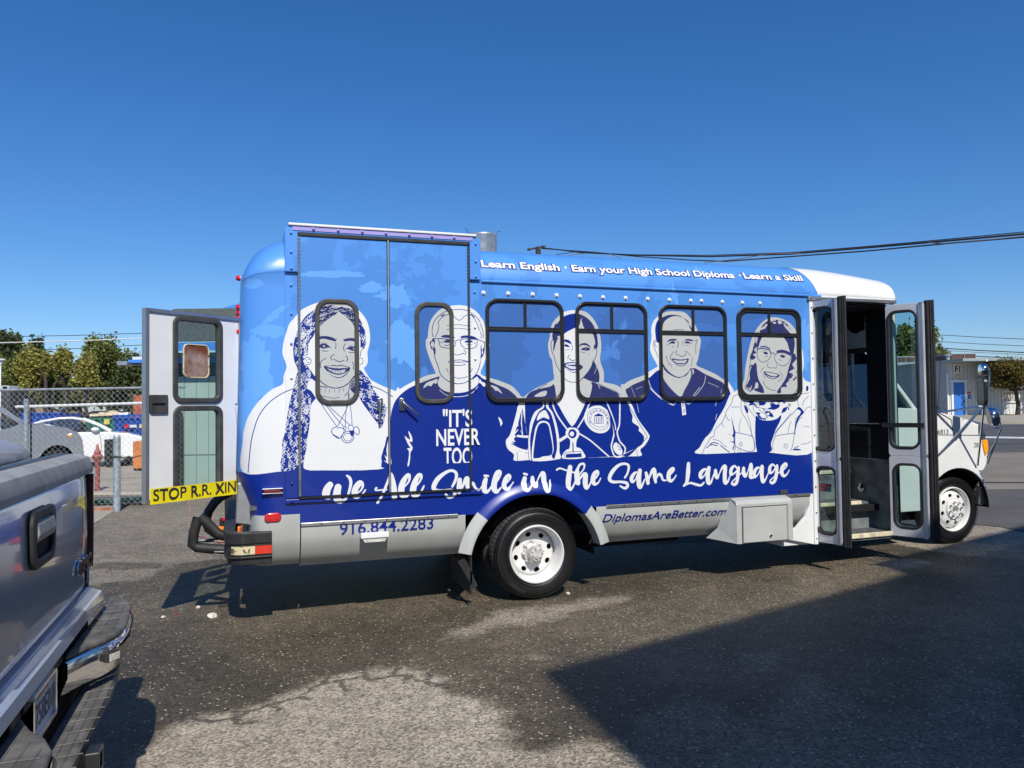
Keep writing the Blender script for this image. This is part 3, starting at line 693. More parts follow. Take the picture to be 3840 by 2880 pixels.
s12 w D: 1680,1280,14 1740,1240,16 1780,1180,26 1760,1150,36 1720,1200,52 1700,1290,56 1740,1330,34 1785,1290,18 1820,1240,14
s12 w F: 240,1190,50 222,1270,62 232,1325,52 275,1335,28 330,1260,14
s34 w F: 232,1130 268,1140
s12 w F: 340,1180,40 345,1250,60 375,1285,44 400,1230,14 440,1150,26 480,1130,56 490,1240,62 505,1340,52 540,1340,26 560,1270,24 568,1215,16
s12 w F: 658,1078,22 700,1060,18 790,1090,16 860,1110,18 915,1120,14
s12 w F: 830,1045,54 815,1150,66 805,1260,64 820,1320,46 860,1310,24 915,1180,14
s12 w F: 915,1250,40 905,1130,40 930,1060,30 960,1010,26 1010,1005,24 1005,1070,16 930,1160,14
s12 w F: 922,1100,50 925,1180,60 935,1250,54
s12 w F: 950,1210,14 990,1150,36 1030,1145,56 1025,1240,64 1040,1310,50 1080,1280,22 1110,1200,14
s12 w F: 1110,1230,14 1160,1190,16 1195,1130,24 1180,1100,36 1140,1140,54 1125,1220,60 1150,1265,36 1195,1245,18 1225,1190,14
s12 w F: 1540,1180,22 1575,1120,26 1590,1030,30 1540,1000,26 1460,1020,34 1380,1100,48 1340,1190,44 1380,1235,34 1480,1235,28 1560,1250,36 1575,1290,36 1540,1318,30 1480,1290,18
s12 w F: 1690,1110,20 1660,1130,36 1625,1190,50 1640,1235,34 1680,1200,16 1720,1100,26
s12 w F: 1735,1090,52 1722,1180,62 1725,1280,58 1750,1300,36 1800,1200,14
s12 w F: 1815,1120,36 1830,1180,50 1840,1250,46
s12 w F: 1850,1210,14 1885,1110,34 1920,1080,52 1930,1180,50 1940,1240,30
s12 w F: 1945,1200,12 1975,1140,30 2010,1150,34 2035,1210,24 2080,1215,14
s12 w F: 2085,1170,14 2140,1130,18 2175,1080,26 2160,1060,34 2115,1110,50 2108,1190,56 2140,1225,34 2180,1190,18 2205,1150,14
s12 w H: 500,1000,44 495,1100,58 485,1200,50 470,1250,36 440,1285,26
s12 w H: 450,1280,20 520,1250,24 600,1270,30 660,1280,28 700,1245,22
s12 w H: 735,1070,20 695,1080,36 655,1130,52 660,1180,40 700,1160,16 745,1080,26
s12 w H: 765,1055,50 750,1140,60 755,1240,56 790,1240,30 830,1130,14
s12 w H: 850,1090,44 855,1150,56 875,1180,40 900,1130,14 940,1050,30 975,1040,52 970,1140,58 975,1240,56 1010,1230,26 1040,1150,14
s12 w H: 1130,1060,20 1095,1030,26 1055,1070,44 1050,1130,46 1085,1130,20 1140,1080,30 1150,1050,34 1140,1150,50 1125,1240,44 1090,1270,36 1060,1250,20 1110,1190,14 1200,1110,14
s12 w H: 1215,1060,44 1215,1120,56 1240,1160,40 1270,1100,14 1310,1010,44 1310,1100,56 1305,1170,50 1340,1180,22
s12 w H: 1420,1050,20 1385,1060,36 1355,1110,50 1360,1170,36 1400,1140,16 1440,1060,30 1455,1040,50 1450,1140,56 1465,1230,50 1500,1200,22 1540,1110,14
s12 w H: 1630,1040,20 1590,1010,26 1555,1050,44 1555,1110,46 1590,1110,20 1640,1040,30 1650,1030,34 1640,1130,50 1620,1220,44 1580,1250,34 1560,1220,18 1610,1170,14 1690,1100,14
s12 w H: 1690,1110,14 1740,1070,18 1775,1020,26 1755,1000,36 1715,1050,52 1710,1120,56 1740,1160,34 1780,1130,18 1805,1085,14
'''
art(exec_art)
HAIR = "A: 838,930 828,800 842,680 880,570 930,450 1000,360 1100,290 1180,250 1290,230 1360,235 1410,262 1412,310 1370,350 1290,400 1210,460 1150,520 1110,565 1085,630 1040,690 1020,770 1012,862 960,905"
braid(HAIR, [(1100, 1190, .5, -1), (1140, 1180, .9, -.6), (1200, 1165, 1, -.35), (1260, 1150, 1, -.1), (1105, 1300, .1, -1)], 120, 1)
braid("A: 1412,262 1450,250 1540,270 1620,310 1680,400 1740,520 1765,640 1752,770 1700,790 1690,640 1640,560 1590,460 1520,390 1440,330", [(1280, 1160, 1, .35), (1330, 1190, .6, .8), (1350, 1280, .1, 1)], 34, 2, ln=70)
braid("A: 850,970 960,910 1000,1000 1045,1060 1050,1180 1000,1290 B: 1060,60 1045,320 1040,450 1020,600 1000,700 1000,780 975,900 930,1040 690,1100 665,1010 672,950 690,850 685,730 715,620 735,480 760,320 790,170 830,20 A: 840,1260 865,1150 885,1060", [(1120, 1400, -.05, 1), (1090, 1600, -.15, 1), (1070, 1740, -.05, 1)], 230, 3, amp=14, ln=70)
braid("A: 1690,1070 1740,1120 1810,1190 1850,1290 1900,1370 1960,1440 2035,1550 B: 2035,270 2010,400 1985,590 1970,555 1880,430 1790,310 1720,210 1680,140 A: 1660,1400 1590,1350 1560,1290 1575,1200 1640,1110", [(1350, 1420, .6, .8), (1420, 1560, .5, .85)], 90, 4, amp=14, ln=70)

def steps(poly, n, seed, col='n', ang=.9):       # stepped woven motif of the headscarf
    pts, _ = toks(poly); m = np.zeros((TH, TW), bool); xy = tex_xy(spline(pts, True)); fill(xy, None, m)
    r = random.Random(seed); lo, hi = pts.min(0), pts.max(0); k = 0
    while k < n:
        p = np.array([r.uniform(lo[0], hi[0]), r.uniform(lo[1], hi[1])]); t = tex_xy(p[None])[0].astype(int)
        if not m[min(max(t[1], 0), TH-1), min(max(t[0], 0), TW-1)]: continue
        a = ang+r.uniform(-.25, .25); path = [p]
        for j in range(r.randint(4, 8)):
            q = path[-1]+(np.array([math.cos(a), math.sin(a)]) if j % 2 else np.array([math.sin(a), -math.cos(a)])*r.choice([-1, 1]))*3.6
            path.append(q)
        stroke(tex_xy(np.array(path)), r.uniform(2.2, 3.6), PAL[col], m); k += 1
steps("G: 1400,560 1330,760 1290,1000 1240,1280 1330,1340 1385,1100 1385,900 1330,870 1375,760", 16, 11, ang=1.9)
steps("G: 1860,830 1950,850 1960,1000 1880,1200 1760,1280 1700,1290 1790,1100 1830,960", 15, 12, ang=1.9)
steps("G: 1440,560 1520,440 1620,405 1740,430 1820,520 1780,520 1700,450 1600,430 1530,470 1460,560", 12, 13, 'w', ang=.4)
steps("H: 1260,190 1840,180 1720,380 1420,430 1340,330", 18, 14, ang=.4)

for z_ in (1.26, 1.78, 2.44):                    # faint overlaps of the vinyl sheets
    i_ = int((z_-TZ0)*TPM); wrap[i_:i_+2] *= .86; wrap[i_+2:i_+4] = np.minimum(1, wrap[i_+2:i_+4]*1.05)
for x_ in (-.9, .3, 1.1, 1.88):
    j_ = int((x_-TX0)*TPM); wrap[:, j_:j_+2] *= .93
# ---------------------------------------------------------------- ground
GX0, GX1, GY0, GY1, GR = -7., 9., -6.5, 5., 22
GW, GH = int((GX1-GX0)*GR), int((GY1-GY0)*GR)
wet = np.zeros((GH, GW), np.float32)
def gfill(pts, val, sm=True, off=(240, 1880), k=1.00545):
    p = [(off[0]+a/k, off[1]+b/k) for a, b in pts]; p = spline(p, True, 4) if sm else np.array(p, float)
    xy = np.array([((q.x-GX0)*GR, (q.y-GY0)*GR) for q in (GP(a, b) for a, b in p)])
    x, y = xy[:, 0], xy[:, 1]; x2, y2 = np.roll(x, -1), np.roll(y, -1)
    for r in range(max(0, int(y.min())), min(GH-1, int(y.max())+1)+1):
        c = r+.5; m = (y <= c) != (y2 <= c)
        if not m.any(): continue
        xs = np.sort(x[m]+(c-y[m])*(x2[m]-x[m])/(y2[m]-y[m]))
        for a, b in zip(xs[::2], xs[1::2]): wet[r, max(0, int(a+.5)):max(0, int(b+.5))] = val
F_ = dict(sm=False, off=(0, 0), k=1)
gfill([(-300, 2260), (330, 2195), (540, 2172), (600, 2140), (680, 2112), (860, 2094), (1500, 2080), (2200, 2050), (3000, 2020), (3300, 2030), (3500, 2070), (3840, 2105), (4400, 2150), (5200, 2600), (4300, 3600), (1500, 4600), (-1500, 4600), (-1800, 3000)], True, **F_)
gfill([(330, 2112), (480, 2108), (610, 2112), (600, 2132), (450, 2136), (330, 2140)], True, **F_)
gfill([(180, 1250), (300, 1005), (340, 900), (380, 850), (480, 830), (500, 800), (640, 790), (780, 755), (880, 720), (940, 690), (1060, 660), (1130, 645), (1180, 630), (1250, 620), (1300, 645), (1380, 640), (1410, 690), (1450, 715), (1550, 750), (1620, 770), (1670, 800), (1640, 860), (1660, 900), (1720, 930), (1850, 940), (1930, 915), (1990, 890), (2050, 900), (2100, 960), (2150, 1250), (1200, 1500)], False)
gfill([(1440, 508), (1480, 480), (1530, 470), (1600, 422), (1700, 400), (1900, 385), (2010, 360), (2110, 355), (2115, 368), (2000, 400), (1900, 420), (1800, 462), (1600, 482), (1580, 505), (1480, 514)], .42)
gfill([(1700, 590), (1780, 565), (1850, 570), (1830, 600), (1740, 610)], .5)
gfill([(500, 1000), (600, 860), (740, 820), (900, 830), (980, 900), (1100, 860), (1270, 700), (1400, 790), (1560, 850), (1700, 862), (1810, 780), (1900, 650), (2000, 700), (2212, 830), (2300, 1300), (1300, 1500), (500, 1300)], False, off=(1900, 1900), k=1.1402)
gfill([(980, 640), (1080, 600), (1170, 640), (1160, 690), (1040, 720)], False, off=(1900, 1900), k=1.1402)
gfill([(3250, 2110), (3420, 2095), (3500, 2110), (3380, 2140)], False, **F_)
gfill([(2350, 2120), (3050, 2085), (3200, 2075), (3120, 2110), (2700, 2135)], False, **F_) if False else None
damp_shade = wet.astype(np.float32)
_yy, _xx = np.mgrid[0:GH, 0:GW]; _s = ((_xx/GR+GX0) > -.6) & ((_yy/GR+GY0) < -1.5+.287*(_xx/GR+GX0)); damp_shade[_s] = .64+.36*damp_shade[_s]  # not damp: ground inside the building's cast shadow painted darker
for _ in range(3): damp_shade = (damp_shade+np.roll(damp_shade, 1, 0)+np.roll(damp_shade, -1, 0)+np.roll(damp_shade, 1, 1)+np.roll(damp_shade, -1, 1))/5
# dark cracks running through the light patch
cr = np.zeros((GH*3, GW*3), np.float32)
def crack(pts):
    p = [(240+a/1.00545, 1880+b/1.00545) for a, b in pts]; q = [GP(*a) for a in p]; r = random.Random(int(pts[0][0]))
    for a, b in zip(q, q[1:]):
        n = 14
        for i in range(n):
            t = i/n; x = a.x+(b.x-a.x)*t+r.uniform(-.012, .012); y = a.y+(b.y-a.y)*t+r.uniform(-.012, .012)
            i_, j_ = int((y-GY0)*GR*3), int((x-GX0)*GR*3)
            if 0 <= i_ < GH*3-1 and 0 <= j_ < GW*3-1: cr[i_, j_] = 1; cr[i_, j_+1] = max(cr[i_, j_+1], .6)
for c_ in [[(480, 820), (560, 832), (640, 815), (700, 790), (790, 765), (880, 740), (960, 690), (1040, 675), (1130, 660), (1160, 675), (1230, 660), (1290, 655), (1340, 680), (1400, 690), (1450, 690)], [(640, 815), (660, 840), (720, 830)], [(790, 765), (800, 790)], [(640, 815), (650, 780)], [(960, 690), (1000, 660)], [(1040, 675), (1050, 710), (1080, 715)], [(1130, 660), (1120, 630)], [(1290, 655), (1280, 690)], [(1380, 640), (1370, 690), (1450, 705)], [(1230, 660), (1260, 625)], [(880, 740), (930, 745)]]: crack(c_)
def fimg(nm, a):
    h, w_ = a.shape; im = bpy.data.images.new(nm, w_, h, float_buffer=False); im.colorspace_settings.name = 'Non-Color'
    b = np.ones((h, w_, 4), np.float32); b[..., :3] = a[..., None]; im.pixels.foreach_set(b.ravel()); im.pack(); return im
m = bpy.data.materials.new('asphalt'); MATS['asphalt'] = m; m.use_nodes = True; n = m.node_tree.nodes; l = m.node_tree.links; b = n['Principled BSDF']
def N(t, **k):
    q = n.new(t)
    for a, v in k.items(): setattr(q, a, v)
    return q
def noise(scale, det=6, vec=None, rough=.55):
    q = N('ShaderNodeTexNoise'); q.inputs['Scale'].default_value = scale; q.inputs['Detail'].default_value = det; q.inputs['Roughness'].default_value = rough; l.new(vec or geo.outputs['Position'], q.inputs['Vector']); return q
def mapr(src, a, b_, c=0, d=1, smooth=False):
    q = N('ShaderNodeMapRange'); q.clamp = True; q.interpolation_type = 'SMOOTHSTEP' if smooth else 'LINEAR'
    for i, v in enumerate((a, b_, c, d)): q.inputs[i+1].default_value = v
    l.new(src, q.inputs[0]); return q.outputs[0]
def mixc(f, A, B, mode='MIX'):
    q = N('ShaderNodeMix', data_type='RGBA', blend_type=mode)
    for v, i in ((f, 0), (A, 6), (B, 7)):
        if isinstance(v, (tuple, float, int)): q.inputs[i].default_value = (*v, 1) if isinstance(v, tuple) else v
        else: l.new(v, q.inputs[i])
    return q.outputs[2]
def math_(op, a, b_):
    q = N('ShaderNodeMath', operation=op)
    for i, v in enumerate((a, b_)):
        if isinstance(v, (int, float)): q.inputs[i].default_value = v
        else: l.new(v, q.inputs[i])
    return q.outputs[0]
geo = N('ShaderNodeNewGeometry')
warp = noise(5, 5); wsub = N('ShaderNodeVectorMath', operation='SUBTRACT'); l.new(warp.outputs['Color'], wsub.inputs[0]); wsub.inputs[1].default_value = (.5, .5, .5)
wsc = N('ShaderNodeVectorMath', operation='SCALE'); l.new(wsub.outputs[0], wsc.inputs[0]); wsc.inputs['Scale'].default_value = .34
wad = N('ShaderNodeVectorMath', operation='ADD'); l.new(geo.outputs['Position'], wad.inputs[0]); l.new(wsc.outputs[0], wad.inputs[1])
def mapped(im, vec, ext='CLIP'):
    mp_ = N('ShaderNodeMapping'); mp_.inputs['Location'].default_value = (-GX0/(GX1-GX0), -GY0/(GY1-GY0), 0); mp_.inputs['Scale'].default_value = (1/(GX1-GX0), 1/(GY1-GY0), 1)
    l.new(vec, mp_.inputs[0]); t = N('ShaderNodeTexImage', image=im, extension=ext, interpolation='Linear'); l.new(mp_.outputs[0], t.inputs[0]); return t.outputs[0]
damp_shade_v = mapr(mapped(fimg('damp_shade_map', damp_shade), wad.outputs[0]), .12, .88, 0, 1, False)
crk = mapped(fimg('crack_map', cr), geo.outputs['Position'])
big = noise(.55, 5); mid = noise(7, 6)
vor = N('ShaderNodeTexVoronoi'); vor.inputs['Scale'].default_value = 85; l.new(geo.outputs['Position'], vor.inputs['Vector'])
vr = N('ShaderNodeSeparateColor'); l.new(vor.outputs['Color'], vr.inputs[0])
vor2 = N('ShaderNodeTexVoronoi'); vor2.inputs['Scale'].default_value = 62; l.new(geo.outputs['Position'], vor2.inputs['Vector']); vr2 = N('ShaderNodeSeparateColor'); l.new(vor2.outputs['Color'], vr2.inputs[0])
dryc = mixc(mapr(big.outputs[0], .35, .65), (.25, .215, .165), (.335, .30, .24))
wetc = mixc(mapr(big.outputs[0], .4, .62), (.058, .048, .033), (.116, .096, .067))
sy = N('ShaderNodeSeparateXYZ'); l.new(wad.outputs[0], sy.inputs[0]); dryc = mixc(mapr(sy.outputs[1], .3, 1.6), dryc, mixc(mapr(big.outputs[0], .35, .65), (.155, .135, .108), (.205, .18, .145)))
base = mixc(damp_shade_v, dryc, wetc)
base = mixc(1.0, base, mixc(mapr(mid.outputs[0], .3, .7), (.78, .78, .78), (1.18, 1.18, 1.18)), 'MULTIPLY')
peb = mixc(vr.outputs[0], (.32, .31, .30), (1.75, 1.74, 1.7)); base = mixc(.8, base, peb, 'MULTIPLY')
chip = math_('MULTIPLY', mapr(vr2.outputs[1], .935, .945), mapr(vor2.outputs['Distance'], .45, .30)); base = mixc(chip, base, mixc(damp_shade_v, (.52, .49, .42), (.46, .42, .34)))
base = mixc(math_('MINIMUM', math_('MULTIPLY', crk, 1.1), .72), base, (.03, .027, .022))
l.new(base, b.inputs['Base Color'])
l.new(mapr(damp_shade_v, 0, 1, .85, .62), b.inputs['Roughness']); b.inputs['Specular IOR Level'].default_value = .35
bp = N('ShaderNodeBump'); bp.inputs['Strength'].default_value = .55; bp.inputs['Distance'].default_value = .006; l.new(vor.outputs['Distance'], bp.inputs['Height']); l.new(bp.outputs[0], b.inputs['Normal'])
def gz(x): return SL*max(-30, min(60, x))
xs = [-900, -300, -100, -30]+list(np.arange(-20, 60, 10))+[60, 100, 300, 900]; ys = [-300, -60, -15, 0, 15, 40, 100, 300, 900]
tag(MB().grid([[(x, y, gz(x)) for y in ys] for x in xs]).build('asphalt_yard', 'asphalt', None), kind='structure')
def sheet(nm, pts, m_, off, th=0):
    q = [GP(*p) for p in pts]; q = [Vector((a.x, a.y, a.z+off)) for a in q]; mb = MB()
    if th: mb.add([a for a in q]+[a-Vector((0, 0, th)) for a in q], [tuple(range(len(q)))]+[(i, (i+1) % len(q), (i+1) % len(q)+len(q), i+len(q)) for i in range(len(q))])
    else: mb.add(q, [tuple(range(len(q)))])
    return tag(mb.build(nm, m_, None, fix=False), kind='structure')
def gmat(nm, c1, c2, sc_=.8, rough=.85, grain=60, joint=None):
    mt = mat(nm, c1, rough, col2=c2, nscale=sc_, n2=(.35, .65), bump=.25, bscale=grain, dist=.006, detail=9); return mt
gmat('concrete', (.36, .325, .27), (.28, .25, .205), 1.1); gmat('road_asphalt', (.085, .083, .08), (.062, .061, .06), .7); gmat('patch_asphalt', (.10, .094, .088), (.072, .068, .065), 1.3)
gmat('brown_concrete', (.215, .19, .155), (.16, .142, .115), .9); gmat('pavement', (.36, .33, .26), (.30, .27, .21), .9); mat('road_paint', (.62, .62, .60), .6, noise=.25, nscale=4)
sheet('concrete_yard', [(-900, 1856), (-100, 1858), (345, 1862), (560, 1862), (800, 1850), (800, 1640), (1000, 1580), (-900, 1590)], 'concrete', .004)
MB()
k_ = MB()
for a_, b_ in (((-600, 1866), (800, 1856)),):
    A, B = GP(*a_), GP(*b_); k_.tube([A+Vector((0, 0, .02)), B+Vector((0, 0, .02))], .05, 4)
tag(k_.build('kerb', 'concrete', None), kind='structure')
sheet('concrete_wedge', [(330, 1893), (447, 1888), (443, 1908), (352, 1966), (330, 1975)], 'concrete', .008)
sheet('road', [(3100, 1598), (5200, 1578), (5600, 1668), (4200, 1694), (3100, 1700)], 'road_asphalt', .004)
sheet('concrete_apron', [(3100, 1701), (4200, 1695), (5600, 1669), (5600, 1800), (4200, 1832), (3100, 1842)], 'brown_concrete', .004)
sheet('asphalt_patch', [(3100, 1843), (4200, 1833), (4800, 1815), (4600, 2040), (3900, 2010), (3755, 1978), (3650, 1968), (3100, 1990)], 'patch_asphalt', .006)
sheet('road_marking', [(3650, 1637), (4300, 1646), (4300, 1652), (3650, 1643)], 'road_paint', .010)
sheet('expansion_joint', [(3650, 1809.5), (4300, 1809), (4300, 1812), (3650, 1812.5)], 'dark_void', .009)
sheet('pavement', [(3000, 1597), (3500, 1594), (5200, 1574), (5200, 1545), (3000, 1560)], 'pavement', .12, .14)
# wires' shadow casters and litter
mat('paper', (.70, .62, .58), .8, noise=.1, nscale=60)
r = random.Random(3)
for i, (px, py, s, lab, col) in enumerate([(795, 2315, .034, 'crumpled pinkish paper scrap on the damp asphalt behind the bus', 'paper'), (743, 2280, .018, 'small flat pale scrap on the asphalt beside the paper', 'paper'), (661, 2302, .010, 'tiny red scrap on the asphalt near the pickup', 'red_lens'), (612, 2316, .016, 'thin pale scrap on the asphalt near the pickup bumper', 'paper'), (2130, 2228, .018, 'pale scrap on the asphalt ahead of the rear wheel', 'paper')]):
    p = GP(px, py); mb = MB().ball((0, 0, 0), s, seg=10, rings=6, sz=.55)
    mb.v = [(a+r.uniform(-.3, .3)*s, b_+r.uniform(-.3, .3)*s, max(0, c+r.uniform(-.3, .3)*s+s*.3)) for a, b_, c in mb.v]
    o = mb.build('scrap', col, None); o.location = (p.x, p.y, gz(p.x)); tag(o, lab, 'litter')
# ---------------------------------------------------------------- surroundings
RH = Vector((RT[0], RT[1], 0)).normalized(); FH = Vector((FW[0], FW[1], 0)).normalized()
def frame_at(px, py, D):          # upright frame facing the yard: x to the right, y away, z up, origin seen at (px, py)
    o = DP(px, py, D); M_ = Matrix((RH, FH, Vector((0, 0, 1)))).transposed().to_4x4(); M_.translation = o; return M_
class LB:                          # boxes in a local frame measured in photo pixels at the frame's distance
    def __init__(s, px, py, D): s.M = frame_at(px, py, D); s.px, s.py, s.k = px, py, FPX/D
    def box(s, x0, x1, y0, y1, d0, d1, mb=None, mi=0):
        return (mb or MB()).box((x0-s.px)/s.k, (x1-s.px)/s.k, d0, d1, (s.py-y1)/s.k, (s.py-y0)/s.k, mi, s.M)
    def P(s, x, y, d=0): return s.M @ Vector(((x-s.px)/s.k, d, (s.py-y)/s.k))
# --- the building behind the photographer whose shadow lies on the yard
mat('wall_tan', (.34, .31, .27), .8, noise=.08, nscale=2); mat('roof_dark', (.06, .06, .06), .8, noise=.1)
C0 = Vector((-.57-.035*8.5, -1.54-8.5, 0)); dw = Vector((1, .285, 0)).normalized(); dp = Vector((.0, -1, 0))
def block(p, L, dep, h, mb): q = [p, p+dw*L, p+dw*L+dp*dep, p+dp*dep]; return mb.prism([(v.x, v.y) for v in q], -.3, h, 'z')
sb = empty('office_building', 'tan two-storey building behind the camera that throws the angular shadow on the yard', 'building')
block(C0, 4.05, 10, 8.5, MB()).build('wall', 'wall_tan', sb); block(C0+dw*4.2+Vector((.0, 0, 0)), 24, 10, 8.96, MB()).build('wall', 'wall_tan', sb)
block(C0+dw*4.05, .15, 10, 8.96, MB()).build('wall', 'wall_tan', sb)
for k in range(6):
    p = C0+dw*(2+k*3.4); MB().prism([((p+dw*a+Vector((0, .0, 0))+Vector((-.285*d, d, 0))).xy) for a, d in ((0, .0), (1.4, .0), (1.4, .05), (0, .05))], 1.0, 2.2, 'z').build('window', 'car_glass', sb)
# --- chain-link fence
mat('mesh_wire', (.50, .53, .55), .45, metal=.3, noise=.2, nscale=10)
DF = 12.8; fence = empty('chain_link_fence', 'galvanised chain-link fence along the left yard behind the pickup', 'fence')
LF = LB(265, 1900, DF); kf = FPX/DF
hgt = (1900-1459)/kf
P_f = lambda u, z, d=0: LF.M @ Vector((u, d, z))
MB().tube([P_f(-7, hgt-.03), P_f(1.9, hgt+.01)], .021, 8).build('top_rail', 'galv', fence, smooth=60)
for x in (-4.2, -7): MB().tube([P_f(x, -.1), P_f(x, hgt+.05)], .03, 10).build('post', 'galv_post', fence, smooth=60)
x89 = (89-265)/kf; MB().tube([P_f(x89, -.1, .05), P_f(x89, (1900-1500)/kf, .05)], .036, 12).tube([P_f(x89, 1.76, .05), P_f(x89, 1.80, .05)], .04, 12).build('post', 'galv_post', fence, smooth=60)
mb = MB(); pit = .049; r3 = .0030
for k in range(int(8.9/pit)):
    for s in (0,):
        pts = []; x = -7+k*pit; nz = int(hgt/pit)
        for j in range(nz+2):
            z = .02+j*pit; pts.append(P_f(x+(pit/2 if (j+k) % 2 else -pit/2), min(z, hgt+.02), .006 if j % 2 else -.006))
        mb.tube(pts, r3, 3, cap=False)
tag(mb.build('wire_mesh', 'mesh_wire', fence, fix=False), kind='stuff')
bl = MB(); a = DP(440, 1638, 12.55); g = DP(438, 1902, 12.55); bl.tube([(g.x, g.y, gz(g.x)-.05), (g.x, g.y, a.z)], .055, 14).lathe([(.055, 0), (.045, .02), (0, .03)], (g.x, g.y, a.z), 'z', 14)
po = bl.build('steel_post', 'galv_post', None, smooth=50); tag(po, 'short galvanised steel post in front of the chain-link fence with a cable round it', 'post')
MB().tube([(g.x, g.y, a.z-.34), (g.x, g.y, a.z-.31)], .062, 14).tube([DP(441, 1712, 12.5), DP(480, 1722, 12.5), DP(520, 1710, 12.5), DP(600, 1700, 12.5)], .010, 6).build('cable', 'seal_grey', po)
wp = MB().tube([DP(60, 1526, 12.95), DP(300, 1519, 12.95), DP(560, 1511, 12.95)], .026, 10).build('white_pipe', 'white_paint', None, smooth=50); tag(wp, 'long white pipe laid level against the fence', 'pipe')
wp = MB().tube([DP(115, 1530, 13.1), DP(116, 1700, 13.1), DP(116, 1890, 13.1)], .016, 8).build('dark_rod', 'black_metal', None); tag(wp, 'thin dark upright rod just behind the fence by the grey pickup', 'rod')
# red standpipe
b0 = GP(365, 1842); D0 = float(np.dot(np.array(b0)-CAM, FW)); kk = FPX/D0; H = lambda py: (1842-py)/kk
mat('standpipe_red', (.32, .09, .08), .6, noise=.3, nscale=10)
sp_ = MB().lathe([(.05, 0), (.05, H(1740)), (.06, H(1735)), (.06, H(1728)), (.085, H(1722)), (.105, H(1712)), (.09, H(1705)), (.06, H(1702)), (.075, H(1698)), (.06, H(1692)), (.035, H(1685)), (.02, H(1668)), (0, H(1664))], (b0.x, b0.y, gz(b0.x)), 'z', 16)
sp_ = sp_.build('standpipe', 'standpipe_red', None, smooth=40); tag(sp_, 'faded red standpipe with a pointed top behind the chain-link fence', 'standpipe')
q = Vector((b0.x, b0.y, gz(b0.x)))
MB().tube([q+RH*.04+Vector((0, 0, H(1785))), q-RH*.14+Vector((0, 0, H(1785)))], .022, 8).tube([q-RH*.13+Vector((0, 0, H(1800))), q-RH*.13+Vector((0, 0, H(1757)))], .016, 8).tube([q-RH*.03+Vector((0, -.05, H(1785))), q-RH*.03+Vector((0, -.05, H(1757)))], .022, 8).build('brass_tap', 'aluminium', sp_)
# green hose heap, orange cabinet
r = random.Random(9); hs = MB()
for k in range(9):
    pts = []
    for i in range(22): pts.append(DP(340+i*10.5, 1884-(i*10.5)*.055+r.uniform(-7, 5), 13.35+r.uniform(-.15, .25)))
    hs.tube(pts, .02, 6)
mat('hose_green', (.03, .14, .10), .45, noise=.3, nscale=5)
tag(hs.build('garden_hose', 'hose_green', None, smooth=60), 'heap of green hose lying along the foot of the fence', 'hose')
mat('brick_rubble', (.42, .15, .08), .8, noise=.3, nscale=20)
for i, lab in enumerate(('leftmost broken orange brick on the ground under the fence', 'small broken orange brick second from left under the fence', 'broken orange brick in the middle of the row under the fence', 'rightmost broken orange brick, nearest the steel post')):
    p = DP(352+i*24+r.uniform(-4, 4), 1908+r.uniform(-4, 4), 12.7); s = r.uniform(.04, .07); o = MB().box(-s, s, -s*.6, s*.6, 0, s*.6).build('brick_piece', 'brick_rubble', None, bevel=.006); o.location = (p.x, p.y, gz(p.x)); o.rotation_euler = (r.uniform(-.2, .2), 0, r.uniform(0, 3)); tag(o, lab, 'brick piece', 'brick rubble under the fence')
mat('orange_box', (.56, .20, .05), .6, noise=.15, nscale=6)
L_ = LB(515, 1757, 21); ob = L_.box(498, 560, 1655, 1757, 0, .5).build('cabinet', 'orange_box', None, bevel=.01); tag(ob, 'plain orange wooden cabinet standing by the white car', 'cabinet')
L_.box(500, 558, 1757, 1763, .02, .48).build('plinth', 'dark_void', ob)
